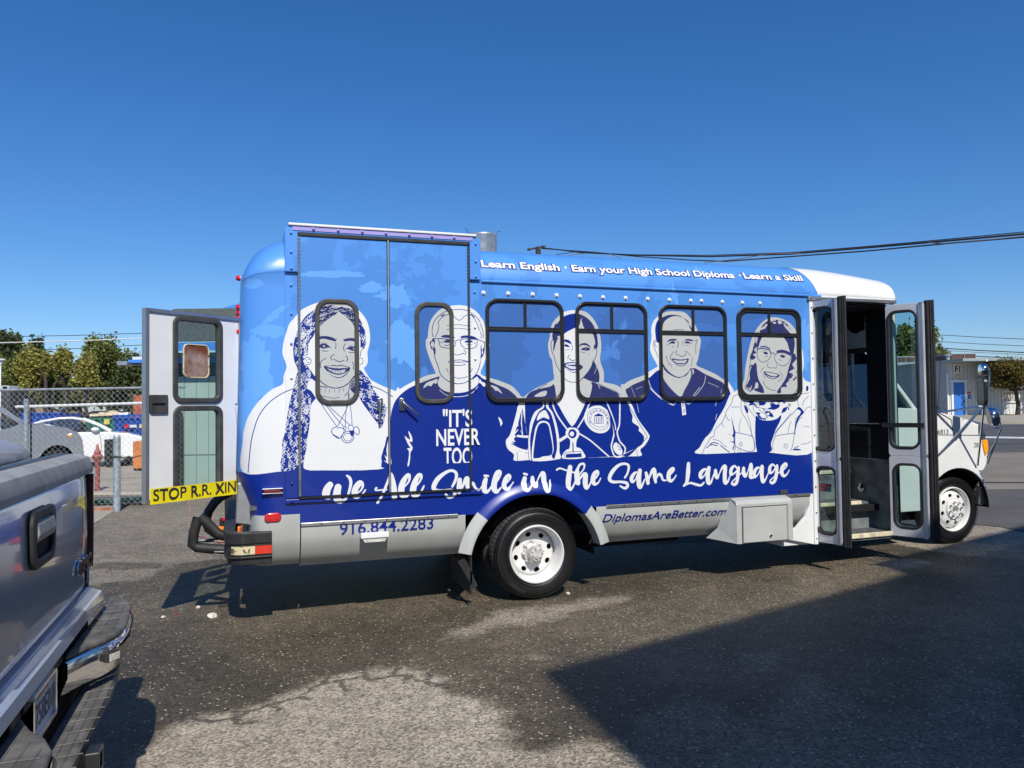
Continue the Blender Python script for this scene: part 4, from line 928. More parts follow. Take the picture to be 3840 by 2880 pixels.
# --- vehicles beyond the fence (side on, noses to the right)
mat('car_white', (.78, .78, .78), .25, coat=.6, noise=.03); mat('car_grey', (.30, .325, .36), .3, metal=.45, coat=.8, noise=.04)
def vehicle(nm, label, cat, px, py, D, mt, prof, wheels, glassp, wr, width, lamp):
    e = empty(nm, label, cat); an = math.atan((px-1920)/FPX); M_ = frame_at(px, py, D) @ Matrix.Rotation(-an, 4, 'Z'); ca = math.cos(an); T = lambda x, y, z: M_ @ Vector((x*ca, y, z))
    def pr(pts, y0, y1, mb): n_ = len(pts); return mb.add([T(a, y0, b) for a, b in pts]+[T(a, y1, b) for a, b in pts], [tuple(range(n_)), tuple(range(2*n_-1, n_-1, -1))]+[(i, (i+1) % n_, (i+1) % n_+n_, i+n_) for i in range(n_)])
    pr(prof, 0, width, MB()).build('body', mt, e, bevel=.05, bseg=3)
    for gl in glassp['glass']: pr(gl, .10, width-.10, MB()).build('window', 'car_glass', e)
    for rf in glassp['roof']: 
        mb = MB(); mb.tube([T(a, .10, b) for a, b in rf], .035, 8).tube([T(a, width-.10, b) for a, b in rf], .035, 8)
        top_ = [(a, b) for a, b in rf]; mb.grid([[T(a, y, b+.02*math.sin(3.1416*(y-.08)/(width-.16))) for a, b in top_] for y in np.linspace(.1, width-.1, 5)]) if glassp.get('solid') else None
        mb.build('roof', mt, e, smooth=50)
    for wx in wheels:
        for y, s in ((.03, 1), (width-.03, -1)):
            w_ = MB(); w_.lathe([(wr*.62, -.0), (wr*.9, -.01*s), (wr, .03*s), (wr, .2*s), (wr*.6, .2*s)], (0, 0, 0), 'y', 28); w_.lathe([(wr*.64, .0), (wr*.58, .02*s), (wr*.4, .01*s), (0, -.01*s)], (0, 0, 0), 'y', 20, mi=1); w_.lathe([(wr*1.235, .012), (wr*1.235, .5), (0, .5)], (0, 0, 0), 'y', 28, mi=2) if s > 0 else None
            w_.v = [T(wx+a, y-.02*s+b, wr+c) for a, b, c in w_.v]; w_.build('wheel', ['tyre', 'aluminium', 'dark_void'], e, smooth=40)
    if lamp: pr(lamp[0], -.012, .02, MB()).build('headlamp', lamp[1], e, bevel=.01)
    return e, T, pr
s_prof = [(-3.3, .28), (-3.35, .8), (-3.2, 1.0), (-2.84, 1.06), (-2.0, 1.0), (-.35, .98), (.2, .93), (.65, .82), (.92, .62), (.95, .3), (.5, .2)]
e, T, pr = vehicle('white_car', 'white saloon car parked behind the chain-link fence, side on', 'car', 452, 1742, 23, 'car_white', s_prof, (0, -2.62), {'glass': [], 'roof': [[(-3.0, 1.04), (-2.7, 1.18), (-2.3, 1.32), (-1.8, 1.40), (-1.45, 1.41), (-1.1, 1.36), (-.7, 1.20), (-.3, .99)]], 'solid': False}, .325, 1.72, ([(.62, .66), (.82, .62), (.55, .78)], 'clear_lens'))
MB().grid([[T(a, y, b+.03*math.sin(3.1416*(y-.08)/1.56)) for a, b in ((-2.3, 1.33), (-1.8, 1.41), (-1.45, 1.42), (-1.15, 1.38))] for y in np.linspace(.1, 1.62, 5)]).build('roof_skin', 'car_white', e, smooth=60)
MB().add([T(-1.12, .14, 1.36), T(-.3, .1, .99), T(-.3, 1.62, .99), T(-1.12, 1.58, 1.36)], [(0, 1, 2, 3)]).build('windscreen', 'car_glass', e)
MB().add([T(-1.2, .08, 1.32), T(-.62, .07, 1.0), T(-1.75, .07, 1.0), T(-1.75, .08, 1.36)], [(0, 1, 2, 3)]).add([T(-1.8, .08, 1.36), T(-1.8, .07, 1.0), T(-2.75, .07, 1.04), T(-2.3, .08, 1.28)], [(0, 1, 2, 3)]).build('side_window', 'car_glass', e)
MB().tube([T(-1.78, .07, 1.0), T(-1.78, .09, 1.38)], .03, 6).build('door_pillar', 'black_metal', e)
MB().ball(T(-.75, -.06, 1.06), .1, seg=12, rings=8, sx=1.1, sy=.7, sz=.7).build('door_mirror', 'car_white', e, smooth=60)
MB().tube([T(-1.78, -.004, .98), T(-1.8, -.006, .35)], .006, 4).tube([T(-.62, -.004, .98), T(-.55, -.006, .4)], .006, 4).build('door_gap', 'dark_void', e)
mat('tyre_stack', (0.02, .02, .02), .8, noise=.2)
L_ = LB(415, 1741, 22.6); o = L_.box(391, 421, 1648, 1741, 0, .5).build('black_panel', 'tyre_stack', None); tag(o, 'tall black panel leaning by the white car front wheel', 'panel')
t_prof = [(-4.2, .55), (-4.2, 1.15), (-1.5, 1.18), (-1.05, 1.28), (-.85, 1.36), (-.3, 1.33), (.25, 1.24), (.5, 1.1), (.58, .95), (.62, .6), (.50, .45), (.46, .5)]+[(.47*math.cos(R_(a)), .40+.47*math.sin(R_(a))) for a in range(10, 175, 15)]+[(-.5, .45), (-3, .45)]
e, T, pr = vehicle('grey_pickup', 'silver-grey pickup nose behind the chain-link fence at the far left', 'pickup truck', 215, 1812, 17.5, 'car_grey', t_prof, (0, -3.2), {'glass': [], 'roof': [[(-.80, 1.35), (-1.35, 1.72), (-1.6, 1.78), (-2.6, 1.78)]], 'solid': True}, .38, 1.85, ([(.23, 1.10), (.33, 1.12), (.32, 1.03), (.24, 1.05)], 'amber_lens'))
MB().add([T(-.98, .07, 1.30), T(-1.42, .09, 1.66), T(-2.3, .09, 1.70), T(-2.3, .07, 1.18)], [(0, 1, 2, 3)]).build('side_window', 'car_glass', e)
# --- skips and container
mat('skip_blue', (.012, .07, .36), .5, noise=.15, nscale=3); mat('skip_green', (.01, .16, .09), .5, noise=.15, nscale=3); mat('container_red', (.42, .12, .06), .6, noise=.2, nscale=2); mat('sticker_yellow', (.6, .5, .12), .5, noise=.05); mat('wood_scrap', (.55, .45, .30), .7, noise=.2, nscale=6)
def skip(nm, label, x0, x1, y0, D, mt, lid):
    L = LB(x0, 1700, D); k = FPX/D; base = L.M.translation.z; zb = gz(L.M.translation.x); e = empty(nm, label, 'skip')
    yb = 1700+(base-zb)*k
    mb = MB(); fr_ = [(x0+6, yb), (x1-6, yb), (x1, y0+8), (x0, y0+8)]
    v = [L.P(a, b, .25 if i < 2 else 0) for i, (a, b) in enumerate(fr_)]+[L.P(a, b, 1.4 if i < 2 else 1.6) for i, (a, b) in enumerate(fr_)]
    mb.add(v, [(0, 1, 2, 3), (7, 6, 5, 4), (0, 4, 5, 1), (1, 5, 6, 2), (0, 3, 7, 4)]); mb.build('body', mt, e)
    L.box(x0-3, x1+3, y0+3, y0+9, -.05, 0).build('rim', mt, e)
    rbm = MB()
    for i in range(int((x1-x0)/26)+1): L.box(x0+8+i*26, x0+12+i*26, y0+9, min(y0+60, yb), -.04, .02, rbm)
    rbm.build('rib', mt, e)
    if lid: L.box(x0-2, x1+2, y0-6, y0+1, 0, 1.6).build('lid', mt, e)
    return e, L
skip('blue_skip', 'blue open-top skip behind the grey pickup', 78, 226, 1545, 34, 'skip_blue', False)
e, L = skip('green_skip', 'green skip heaped with boards behind the white car', 318, 450, 1566, 31, 'skip_green', False)
L.box(392, 413, 1573, 1592, -.06, -.05).build('sticker', 'sticker_yellow', e)
wb = LB(318, 1566, 31)
for i, (x0, x1, y0, a) in enumerate(((322, 400, 1556, .05), (345, 412, 1550, -.08), (380, 440, 1558, .12), (372, 410, 1545, -.15))):
    mb = MB(); p0, p1 = wb.P(x0, y0+6, .3+.2*i), wb.P(x1, y0+6-a*60, .5+.2*i); mb.tube([p0, p1], .10, 4); o = mb.build('board', 'wood_scrap' if i != 2 else 'plate_white', None); tag(o, ['long pale board lying across the left of the green skip', 'tan board on top of the green skip heap', 'pale sheet sticking out at the right of the green skip', 'short board topping the green skip heap'][i], 'board')
e, L = skip('blue_skip', 'blue skip with closed lid between the green skip and the open bus door', 424, 620, 1562, 28, 'skip_blue', True)
L.box(470, 485, 1592, 1606, -.06, -.045).build('emblem', 'red_lens', e); L.box(489, 515, 1594, 1604, -.06, -.045).build('emblem', 'plate_white', e); L.box(525, 540, 1592, 1606, -.06, -.045).build('sticker', 'sticker_yellow', e)
L_ = LB(500, 1560, 40); e = L_.box(500, 640, 1482, 1600, 0, 2.4).build('container', 'container_red', None); tag(e, 'rust-red shipping container beyond the blue skip', 'container')
rbm = MB(); [L_.box(503+i*9, 506+i*9, 1484, 1598, -.05, 0, rbm) for i in range(14)]; rbm.build('corrugation', 'container_red', e)
# earth bank and scattered scrap
mat('earth', (.24, .18, .13), .9, col2=(.16, .12, .08), nscale=.8, bump=.4, bscale=4, dist=.1); mat('earth_pale', (.40, .32, .26), .9, noise=.2, nscale=1)
rows = []; r = random.Random(12)
for i, D in enumerate((48, 50, 53, 57, 64)):
    row = []
    for px in range(-300, 760, 22):
        hh = (0, 1.3, 2.2, 2.4, 0)[i]*(.8+.25*math.sin(px*.011)+.12*math.sin(px*.05)+r.uniform(-.05, .05)); p = DP(px, 1547, D); row.append((p.x, p.y, gz(p.x)+hh))
    rows.append(row)
tag(MB().grid(rows).build('earth_bank', 'earth', None, smooth=60), kind='structure')
rows = []
for i, D in enumerate((46, 47, 49)):
    rows.append([(lambda p, h: (p.x, p.y, gz(p.x)+h))(DP(px, 1547, D), (0, .9, 2.0)[i]*math.sin(3.1416*(px-195)/85)**.6 if 195 < px < 280 else 0) for px in range(190, 290, 8)])
tag(MB().grid(rows).build('sand_heap', 'earth_pale', None, smooth=60), 'pale heap of earth in front of the bank beyond the fence', 'earth heap')
cols = ['plate_white', 'seal_grey', 'skip_blue', 'wood_scrap', 'container_red', 'dark_void', 'black_rubber']
mbs = [MB() for _ in cols]
for i in range(260):
    px = r.uniform(-40, 470); D = r.uniform(38, 45); p = DP(px, 1547, D); s = r.uniform(.12, .5); z = gz(p.x)+r.uniform(0, 1.6)
    k = 5 if r.random() < .3 else r.randrange(len(cols)); M_ = Matrix.Translation((p.x, p.y, z)) @ Matrix.Rotation(r.uniform(0, 3), 4, 'Z') @ Matrix.Rotation(r.uniform(-.5, .5), 4, 'X')
    mbs[k].box(-s, s, -s*.5, s*.5, -s*.3, s*.3, 0, M_)
e = MB()
for i, q in enumerate(mbs): e.add(q.v, q.f, i)
tag(e.build('scrap_heap', cols, None, fix=False), kind='stuff')
# lamp post and AC box at the left edge
L_ = LB(2, 1500, 24); lp_ = MB().tube([L_.P(1, 1750, 0), L_.P(1, 1368, 0)], .022, 8).lathe([(.05, 0), (.05, .10), (.15, .14), (.1, .17), (0, .18)], L_.P(1, 1366, 0), 'z', 14).build('lamp_post', 'white_paint', None); tag(lp_, 'white lamp post with a small hooded head at the left edge', 'lamp post')
L_ = LB(20, 1463, 38); o = L_.box(6, 32, 1446, 1466, 0, .8).build('rooftop_unit', 'plate_white', None); tag(o, 'small white box unit with dark grille above the fence rail at far left', 'unit'); L_.box(10, 28, 1449, 1457, -.02, 0).build('grille', 'dark_void', o)
L_.box(-10, 40, 1466, 1590, 0, 1.4).build('stand', 'seal_grey', o)
# --- trees
def leafmat(nm, c1, c2, c3):
    m = bpy.data.materials.new(nm); m.use_nodes = True; n = m.node_tree.nodes; l = m.node_tree.links; b = n['Principled BSDF']; g = n.new('ShaderNodeNewGeometry'); rp = n.new('ShaderNodeValToRGB')
    rp.color_ramp.elements[0].color = (*c1, 1); rp.color_ramp.elements[1].color = (*c3, 1); k = rp.color_ramp.elements.new(.5); k.color = (*c2, 1)
    l.new(g.outputs['Random Per Island'], rp.inputs[0]); l.new(rp.outputs[0], b.inputs['Base Color']); b.inputs['Roughness'].default_value = .7; b.inputs['Specular IOR Level'].default_value = .25
    tl = n.new('ShaderNodeBsdfTranslucent'); mx = n.new('ShaderNodeMixShader'); mx.inputs[0].default_value = .3; l.new(rp.outputs[0], tl.inputs[0]); l.new(b.outputs[0], mx.inputs[1]); l.new(tl.outputs[0], mx.inputs[2]); l.new(mx.outputs[0], n['Material Output'].inputs[0]); MATS[nm] = m
leafmat('leaf_dark', (.04, .055, .022), (.08, .105, .035), (.14, .16, .06)); leafmat('leaf_mid', (.08, .105, .024), (.16, .19, .045), (.28, .30, .085)); leafmat('leaf_yellow', (.16, .165, .035), (.28, .265, .06), (.45, .40, .11)); leafmat('leaf_bronze', (.09, .055, .018), (.17, .12, .03), (.10, .14, .035))
mat('bark', (.06, .045, .035), .9, noise=.3, nscale=6)
def tree(px, ytop, ybot, D, rx, m_, label, seed, n=2600, leaf=.14, gaps=.0, cat='tree', name='leafy_tree', group=None, lobes=9, trunk=True, minz=None, raw=False):
    r = random.Random(seed); k = FPX/D; p = DP(px, 1547, D); z0 = gz(p.x); top_ = DP(px, ytop, D).z; bot = DP(px, ybot, D).z; R0 = rx/k
    e = None if raw else empty(name, label, cat, group, (p.x, p.y, z0)); lb = []
    for i in range(lobes):
        a = r.uniform(0, 6.28); q = r.uniform(.15, .75); t = r.random(); lb.append((R0*q*math.cos(a), R0*q*math.sin(a), bot+(top_-bot)*(.25+.6*t), R0*r.uniform(.28, .5), (top_-bot)*r.uniform(.16, .30)))
    lb.append((0, 0, top_-(top_-bot)*.3, R0*.5, (top_-bot)*.3))
    V = np.empty((n*4, 3)); rs = np.random.RandomState(seed)
    which = rs.randint(0, len(lb), n); L = np.array(lb)[which]; d = rs.normal(size=(n, 3)); d /= np.linalg.norm(d, axis=1)[:, None]; rad = rs.uniform(.3, 1.0, n)**.6*(1+rs.normal(0, .2, n))
    c = np.stack([L[:, 0]+d[:, 0]*rad*L[:, 3], L[:, 1]+d[:, 1]*rad*L[:, 3], L[:, 2]-z0+d[:, 2]*rad*L[:, 4]], 1)
    if minz is not None: c[:, 2] = np.maximum(c[:, 2], minz)
    u = rs.normal(size=(n, 3)); u /= np.linalg.norm(u, axis=1)[:, None]; v = np.cross(u, rs.normal(size=(n, 3))); v /= np.linalg.norm(v, axis=1)[:, None]
    s = leaf*rs.uniform(.5, 1.3, n)[:, None]; V[0::4] = c-u*s; V[1::4] = c+v*s*.55; V[2::4] = c+u*s; V[3::4] = c-v*s*.55
    if raw: return V+np.array([p.x, p.y, z0])
    me = bpy.data.meshes.new('crown'); me.vertices.add(n*4); me.vertices.foreach_set('co', V.ravel()); me.loops.add(n*4); me.loops.foreach_set('vertex_index', np.arange(n*4)); me.polygons.add(n); me.polygons.foreach_set('loop_start', np.arange(0, n*4, 4)); me.update(calc_edges=True)
    me.materials.append(MATS[m_]); o = bpy.data.objects.new('crown', me); COL.objects.link(o); o.parent = e
    if trunk:
        mb = MB(); mb.tube([(0, 0, -.1), (.1, 0, (bot-z0)*.5), (-.05, .05, max(.4, bot-z0+.3))], [.16, .12, .09], 8)
        for x, y, z, a, b_ in lb[:7]: mb.tube([(-.05, .05, max(.4, bot-z0+.2)), (x*.5+r.uniform(-.2, .2), y*.5, (bot-z0+z-z0)*.5+r.uniform(-.2, .2)), (x, y, z-z0)], [.08, .05, .02], 6)
        mb.build('trunk', 'bark', e, smooth=60)
    return e
tree(20, 1248, 1480, 62, 66, 'leaf_dark', 'tall dark tree at the far left edge above the others', 1, 4200, .22, name='dark_tree')
tree(124, 1264, 1470, 60, 44, 'leaf_dark', 'dark round-topped tree second from the left edge', 2, 3600, .2, name='dark_tree')
tree(-60, 1330, 1490, 50, 90, 'leaf_mid', 'green tree partly outside the left edge', 30, 4000, .2)
tree(45, 1340, 1530, 45, 74, 'leaf_mid', 'olive green tree below the tall dark one at left', 3, 11000, .11)
tree(125, 1305, 1530, 44, 70, 'leaf_yellow', 'yellow-green tree left of the bare twisted trunk', 4, 8000, .10)
tree(190, 1340, 1550, 46, 60, 'leaf_mid', 'green tree around the bare twisted trunk', 5, 6500, .11)
tree(246, 1306, 1470, 42, 52, 'leaf_yellow', 'thin open tree with sky showing through its twisted branches', 6, 2600, .09, lobes=9)
tree(322, 1330, 1530, 42, 62, 'leaf_yellow', 'yellowing tree left of the tall green one', 7, 8000, .10)
tree(405, 1258, 1540, 50, 88, 'leaf_mid', 'tallest green tree near the open bus door', 8, 12000, .12, lobes=14)
tree(480, 1330, 1560, 46, 70, 'leaf_dark', 'dense green tree beside the blue-edged canopy', 9, 9000, .12)
tree(560, 1360, 1550, 48, 70, 'leaf_mid', 'green tree mostly hidden behind the open rear door', 10, 3600, .16)
tr2 = MB(); P_ = lambda x, y: DP(x, y, 42.3)
tr2.tube([P_(170, 1560), P_(172, 1430), P_(165, 1405), P_(150, 1385)], [.10, .09, .06, .03], 8).tube([P_(190, 1560), P_(205, 1440), P_(232, 1412), P_(212, 1385), P_(205, 1360), P_(218, 1335)], [.09, .08, .07, .05, .03, .015], 8).tube([P_(270, 1480), P_(285, 1440), P_(300, 1420)], [.06, .05, .02], 6)
tag(tr2.build('bare_trunk', 'bark', None, smooth=60), 'dark twisted bare trunks rising between the yellow-green trees', 'tree')
# hedge mass behind the bank
UV_ = []
for i, px in enumerate(range(-80, 640, 40)): UV_.append(tree(px, 1425+r.uniform(-14, 10), 1545, 52+i % 3, 48, 'leaf_mid', None, 40+i, 1500, .16, lobes=6, raw=True))
V = np.concatenate(UV_); n = len(V)//4; me = bpy.data.meshes.new('undergrowth'); me.vertices.add(n*4); me.vertices.foreach_set('co', V.ravel()); me.loops.add(n*4); me.loops.foreach_set('vertex_index', np.arange(n*4)); me.polygons.add(n); me.polygons.foreach_set('loop_start', np.arange(0, n*4, 4)); me.update(calc_edges=True)
me.materials.append(MATS['leaf_mid']); o = bpy.data.objects.new('undergrowth', me); COL.objects.link(o); tag(o, kind='stuff')
# --- wires at left
mat('wire', (.03, .03, .035), .6, noise=.1); mat('wire_pale', (.6, .6, .6), .5, noise=.1)
for (a, b_, c, d, m_, lab) in ((-60, 1264, 640, 1246, 'wire', 'thin dark wire highest in the sky at left'), (-60, 1287, 640, 1264, 'wire_pale', 'pale thick cable across the trees at left'), (-60, 1320, 640, 1288, 'wire', 'thin dark wire just above the yellow-green trees at left')):
    A, B = DP(a, b_, 32), DP(c, d, 32); o = MB().tube([A, (A+B)/2-Vector((0, 0, .03)), B], .022 if m_ == 'wire_pale' else .014, 5).build('overhead_wire', m_, None); tag(o, lab, 'wire')
# --- green building behind the open rear door
mat('sign_grey2', (.24, .29, .27), .7, noise=.03); mat('pale_green', (.36, .44, .40), .7, noise=.06, nscale=2); mat('blue_trim', (.05, .22, .68), .5, noise=.06); mat('shingle', (.085, .10, .09), .85, noise=.25, nscale=12); mat('window_dark', (.03, .045, .06), .2, noise=.1); mat('plywood', (.10, .10, .09), .8, noise=.2)
gb = empty('green_building', 'pale green building with a grey shingle roof and blue fascia behind the open rear door', 'building'); G = LB(660, 1862, 14.6)
G.box(664, 1500, 1412, 1880, 0, 6).build('wall', 'pale_green', gb)
mb = MB(); [G.box(x, x+2, 1412, 1880, -.012, 0, mb) for x in range(690, 1480, 46)]; G.box(664, 1500, 1704, 1707, -.012, 0, mb).build('panel_joint', 'sign_grey2', gb)
G.box(664, 1500, 1360, 1412, .05, 5.9).build('clerestory', 'window_dark', gb)
mb = MB(); [G.box(x, x+6, 1322, 1412, -.02, .04, mb) for x in range(664, 1480, 92)]; mb.build('post', 'pale_green', gb)
G.box(650, 1500, 1322, 1340, 0, 5.5).build('soffit_board', 'pale_green', gb); G.box(646, 1500, 1340, 1362, -.02, .05).build('lintel', 'blue_trim', gb)
G.box(646, 1500, 1294, 1322, -.55, -.50).build('fascia', 'blue_trim', gb)
z_e = (1862-1292)/G.k; z_r = z_e+1.03; 
for i in range(16):
    t0, t1 = i/16, (i+1)/16; d0, d1 = -.55+3.4*t0, -.55+3.4*t1; za, zb_ = z_e+(z_r-z_e)*t0, z_e+(z_r-z_e)*t1
    v = [G.M @ Vector((x, d, z)) for x in (-.06, 4.4) for d, z in ((d0-.02, za+.005), (d1, zb_+.02), (d0-.02, za+.035), (d1, zb_+.035))]
    for j in range(4): v[j] = v[j]-RH*(1.25*(t0 if j in (0, 2) else t1))
    MB().add(v, [(0, 4, 5, 1), (2, 3, 7, 6), (0, 2, 6, 4), (0, 1, 3, 2), (4, 6, 7, 5)]).build('shingle_course', 'shingle', gb)
G.box(668, 682, 1500, 1870, -.25, -.1).build('crate_stack', 'plywood', gb); mb = MB(); [G.box(667, 683, y, y+4, -.27, -.08, mb) for y in range(1500, 1860, 11)]; mb.build('crate_slat', 'shingle', gb)
MB().tube([G.P(690, 1545, -.1), G.P(691, 1870, -.1)], .022, 8).tube([G.P(690, 1560, -.15), G.P(696, 1650, -.18), G.P(688, 1740, -.15), G.P(697, 1800, -.16), G.P(690, 1870, -.15)], .012, 6).build('conduit', 'seal_grey', gb)
cb = empty('canopy_building', 'far canopy roof with a blue edge beside the open rear door', 'building'); G2 = LB(457, 1560, 30)
G2.box(482, 760, 1336, 1350, .3, 5).build('roof', 'plate_white', cb); G2.box(480, 760, 1349, 1361, 0, .3).build('fascia', 'blue_trim', cb); G2.box(457, 495, 1357, 1370, -.4, .4).build('gutter', 'aluminium', cb); G2.box(495, 760, 1361, 1370, .05, 4.5).build('soffit', 'window_dark', cb)
for x in (520, 640): G2.box(x, x+8, 1370, 1700, .3, .5).build('post', 'pale_green', cb)
hb_ = empty('gabled_hall', 'blue-edged gable roof peeking out beside the bus rear with a white mast', 'building'); G3 = LB(912, 1550, 24)
v = [(790, 1166), (912, 1132), (1040, 1098), (1040, 1112), (912, 1147), (790, 1180)]
MB().add([G3.P(a, b_, 0) for a, b_ in v]+[G3.P(a, b_, 3) for a, b_ in v], [(0, 1, 2, 3, 4, 5), (0, 1, 7, 6), (1, 2, 8, 7)]+[(6, 7, 8, 9, 10, 11)]).build('fascia', 'blue_trim', hb_)
v = [(800, 1172), (1040, 1108), (1040, 1560), (800, 1560)]; MB().add([G3.P(a, b_, .2) for a, b_ in v]+[G3.P(a, b_, 3) for a, b_ in v], [(0, 1, 2, 3), (0, 1, 5, 4), (1, 2, 6, 5), (3, 0, 4, 7)]).build('wall', 'pale_green', hb_)
ms = MB().tube([G3.P(901, 1150, .3), G3.P(899, 1078, .3)], .06, 8).build('white_mast', 'white_paint', None); tag(ms, 'short white mast on the gable roof behind the bus tail lamps', 'mast')
# generator
mat('gen_orange', (.75, .19, .02), .45, noise=.1)
q = GP(838, 2036); D_ = float(np.dot(np.array(q)-CAM, FW)); G4 = LB(838, 2036, D_)
gn = G4.box(815, 900, 1975, 2036, 0, .4).build('generator', 'gen_orange', None, bevel=.02); tag(gn, 'orange and black generator on the ground behind the bus bumper', 'generator')
G4.box(818, 898, 1944, 1975, .02, .38).build('engine_top', 'black_metal', gn, bevel=.02); G4.box(834, 850, 1941, 1952, -.01, .05).build('cap', 'red_lens', gn)
ds = G4.box(852, 905, 1860, 1944, -.1, .3).build('dark_crate', 'tyre_stack', None, bevel=.02); tag(ds, 'dark crate stacked on the generator behind the bus', 'crate')
rc_ = MB().tube([GP(706, 1872, .05), GP(712, 1925, .01), GP(705, 1965, .01), GP(716, 2000, .01), GP(790, 2024, .01), GP(830, 2035, .02)], .006, 5).build('power_cord', 'red_lens', None, smooth=60); tag(rc_, 'thin red cord running over the asphalt to the generator', 'cord')
# --- right-hand classroom building
mat('wall_white', (.60, .60, .58), .75, noise=.06, nscale=1.5); mat('roof_metal', (.30, .34, .35), .5, noise=.15, nscale=1); mat('door_blue', (.035, .17, .55), .45, noise=.06, nscale=3); mat('brown_metal', (.10, .05, .035), .6, noise=.2); mat('blind', (.42, .38, .34), .7, noise=.05); mat('sign_grey', (.36, .37, .38), .6, noise=.03); mat('lamp_tan', (.65, .50, .25), .5, noise=.1); mat('sign_blue', (.02, .10, .5), .5, noise=.05); mat('trim_white', (.74, .74, .72), .6, noise=.04)
D1 = 50; B1 = LB(3557, 1572, D1); cr_ = empty('classroom_building', 'white boarded classroom building with blue door marked F1 across the road', 'building')
B1.box(3557, 5200, 1360, 1580, 0, 9).build('wall', 'wall_white', cr_)
mb = MB(); [B1.box(x, x+.8, 1360, 1572, -.015, 0, mb) for x in np.arange(3562, 4300, 14.0)]; tag(mb.build('board_grooves', 'sign_grey', cr_, fix=False), kind='stuff')
# the wall receding to the left
v = [B1.M @ Vector((0, d, z)) for d in (0, 26) for z in (-.3, 3.72)]; MB().add(v+[q-RH*.05 for q in v], [(0, 2, 3, 1), (4, 5, 7, 6), (0, 1, 5, 4), (1, 3, 7, 5)]).build('end_wall', 'sign_grey', cr_)
B1.box(3554, 3558.5, 1400, 1576, -.06, -.0).build('corner_post', 'trim_white', cr_)
v = [B1.M @ Vector((x, d, z)) for x in (-.15, 28) for d in (-2.05, 26) for z in (3.66, 3.83)]; MB().add(v, [(0, 1, 3, 2), (4, 6, 7, 5), (0, 4, 5, 1), (2, 3, 7, 6), (0, 2, 6, 4), (1, 5, 7, 3)]).build('roof', 'roof_metal', cr_)
B1.box(3630, 3636, 1356, 1363, -2.1, -2.0).build('gutter_end', 'trim_white', cr_)
dr_ = B1.box(3576, 3619, 1435, 1572, -.05, -.02).build('door', 'door_blue', cr_)
MB().ball(B1.P(3613, 1504, -.12), .06, seg=10, rings=6).build('handle', 'black_metal', dr_)
mb = B1.box(3569, 3576, 1429, 1572, -.08, .0); B1.box(3619, 3626, 1429, 1572, -.08, .0, mb); B1.box(3566, 3629, 1425, 1434, -.1, .0, mb); mb.build('door_frame', 'trim_white', cr_)
sg = B1.box(3580, 3609, 1366, 1403, -.05, -.02).build('number_sign', 'trim_white', cr_)
lettering('sign_lettering', 'F1', lambda u, v: tuple(B1.P(3585+19*u, 1396-23*v, -.06)), 'dark_print', sg, off=.03)
B1.box(3591, 3607, 1405, 1413, -.12, 0).build('wall_lamp', 'lamp_tan', cr_); B1.box(3633, 3643, 1482, 1496, -.04, 0).build('access_sign', 'sign_blue', cr_); B1.box(3630, 3642, 1471, 1477, -.04, 0).build('notice', 'red_print', cr_); B1.box(3645, 3652, 1471, 1495, -.03, 0).build('notice', 'plate_white', cr_)
MB().add([B1.P(3638, 1485, -.045), B1.P(3636, 1491, -.045), B1.P(3641, 1491, -.045)], [(0, 1, 2)]).build('access_mark', 'white_print', cr_)
for x0, x1 in ((3762, 3790), (3793, 3821)):
    w_ = B1.box(x0, x1, 1472, 1510, -.03, 0).build('window', 'blind', cr_); mb = B1.box(x0-3, x0, 1469, 1512, -.07, 0); B1.box(x1, x1+2, 1469, 1512, -.07, 0, mb); B1.box(x0-3, x1+2, 1508, 1513, -.09, 0, mb); B1.box(x0-3, x1+2, 1469, 1472, -.05, 0, mb); mb.build('frame', 'trim_white', w_)
for x0, x1 in ((3640, 3692), (3695, 3735)): 
    hv = B1.box(x0, x1, 1321, 1351, 2, 4.5).build('rooftop_cooler', 'brown_metal', cr_); mb = B1.box(x0-1, x1+1, 1318, 1322, 1.95, 4.5); B1.box(x1-2, x1, 1322, 1351, 1.95, 2.0, mb); mb.build('frame', 'roof_metal', hv)
MB().lathe([(.12, -.3), (.12, .25), (.22, .28), (.22, .32), (.05, .42), (0, .42)], B1.P(3611, 1345, 1.5), 'z', 14).build('roof_vent', 'galv', cr_)
for x in range(3560, 4300, 60): B1.box(x, x+34, 1574, 1578, -.5, -.1).build('wheel_stop', 'brown_metal', cr_) if x > 3780 else None
# second wing seen through the bus doors
wg = empty('classroom_wing', 'grey low classroom wing seen through the open bus doors', 'building'); B2 = LB(3200, 1560, 74)
B2.box(2700, 3440, 1398, 1600, 0, 8).build('wall', 'sign_grey', wg); B2.box(2690, 3440, 1392, 1400, -1.2, 8).build('roof', 'roof_metal', wg); B2.box(2720, 3420, 1452, 1457, -2.5, -.1).build('canopy_edge', 'trim_white', wg)
for x in (3180, 3240, 3300, 3380): B2.box(x, x+26, 1460, 1490, -.06, 0).build('window', 'window_dark', wg)
ac = LB(3400, 1372, 58); o = ac.box(3366, 3432, 1336, 1372, 0, 2).build('rooftop_unit', 'roof_metal', None); tag(o, 'boxy rooftop cooler with brown louvres seen through the front door glass', 'cooler'); ac.box(3368, 3396, 1340, 1356, -.05, 0).build('louvre', 'brown_metal', o); ac.box(3400, 3430, 1340, 1356, -.05, 0).build('louvre', 'brown_metal', o)
v = [(3366, 1372), (3432, 1372), (3432, 1560), (3366, 1560)]; ac.box(3370, 3428, 1372, 1560, .2, 1.8).build('riser', 'sign_grey', o)
tree(3815, 1345, 1475, 48, 104, 'leaf_bronze', 'bronze-green tree in front of the classroom windows', 61, 14000, .075, lobes=16, name='street_tree')
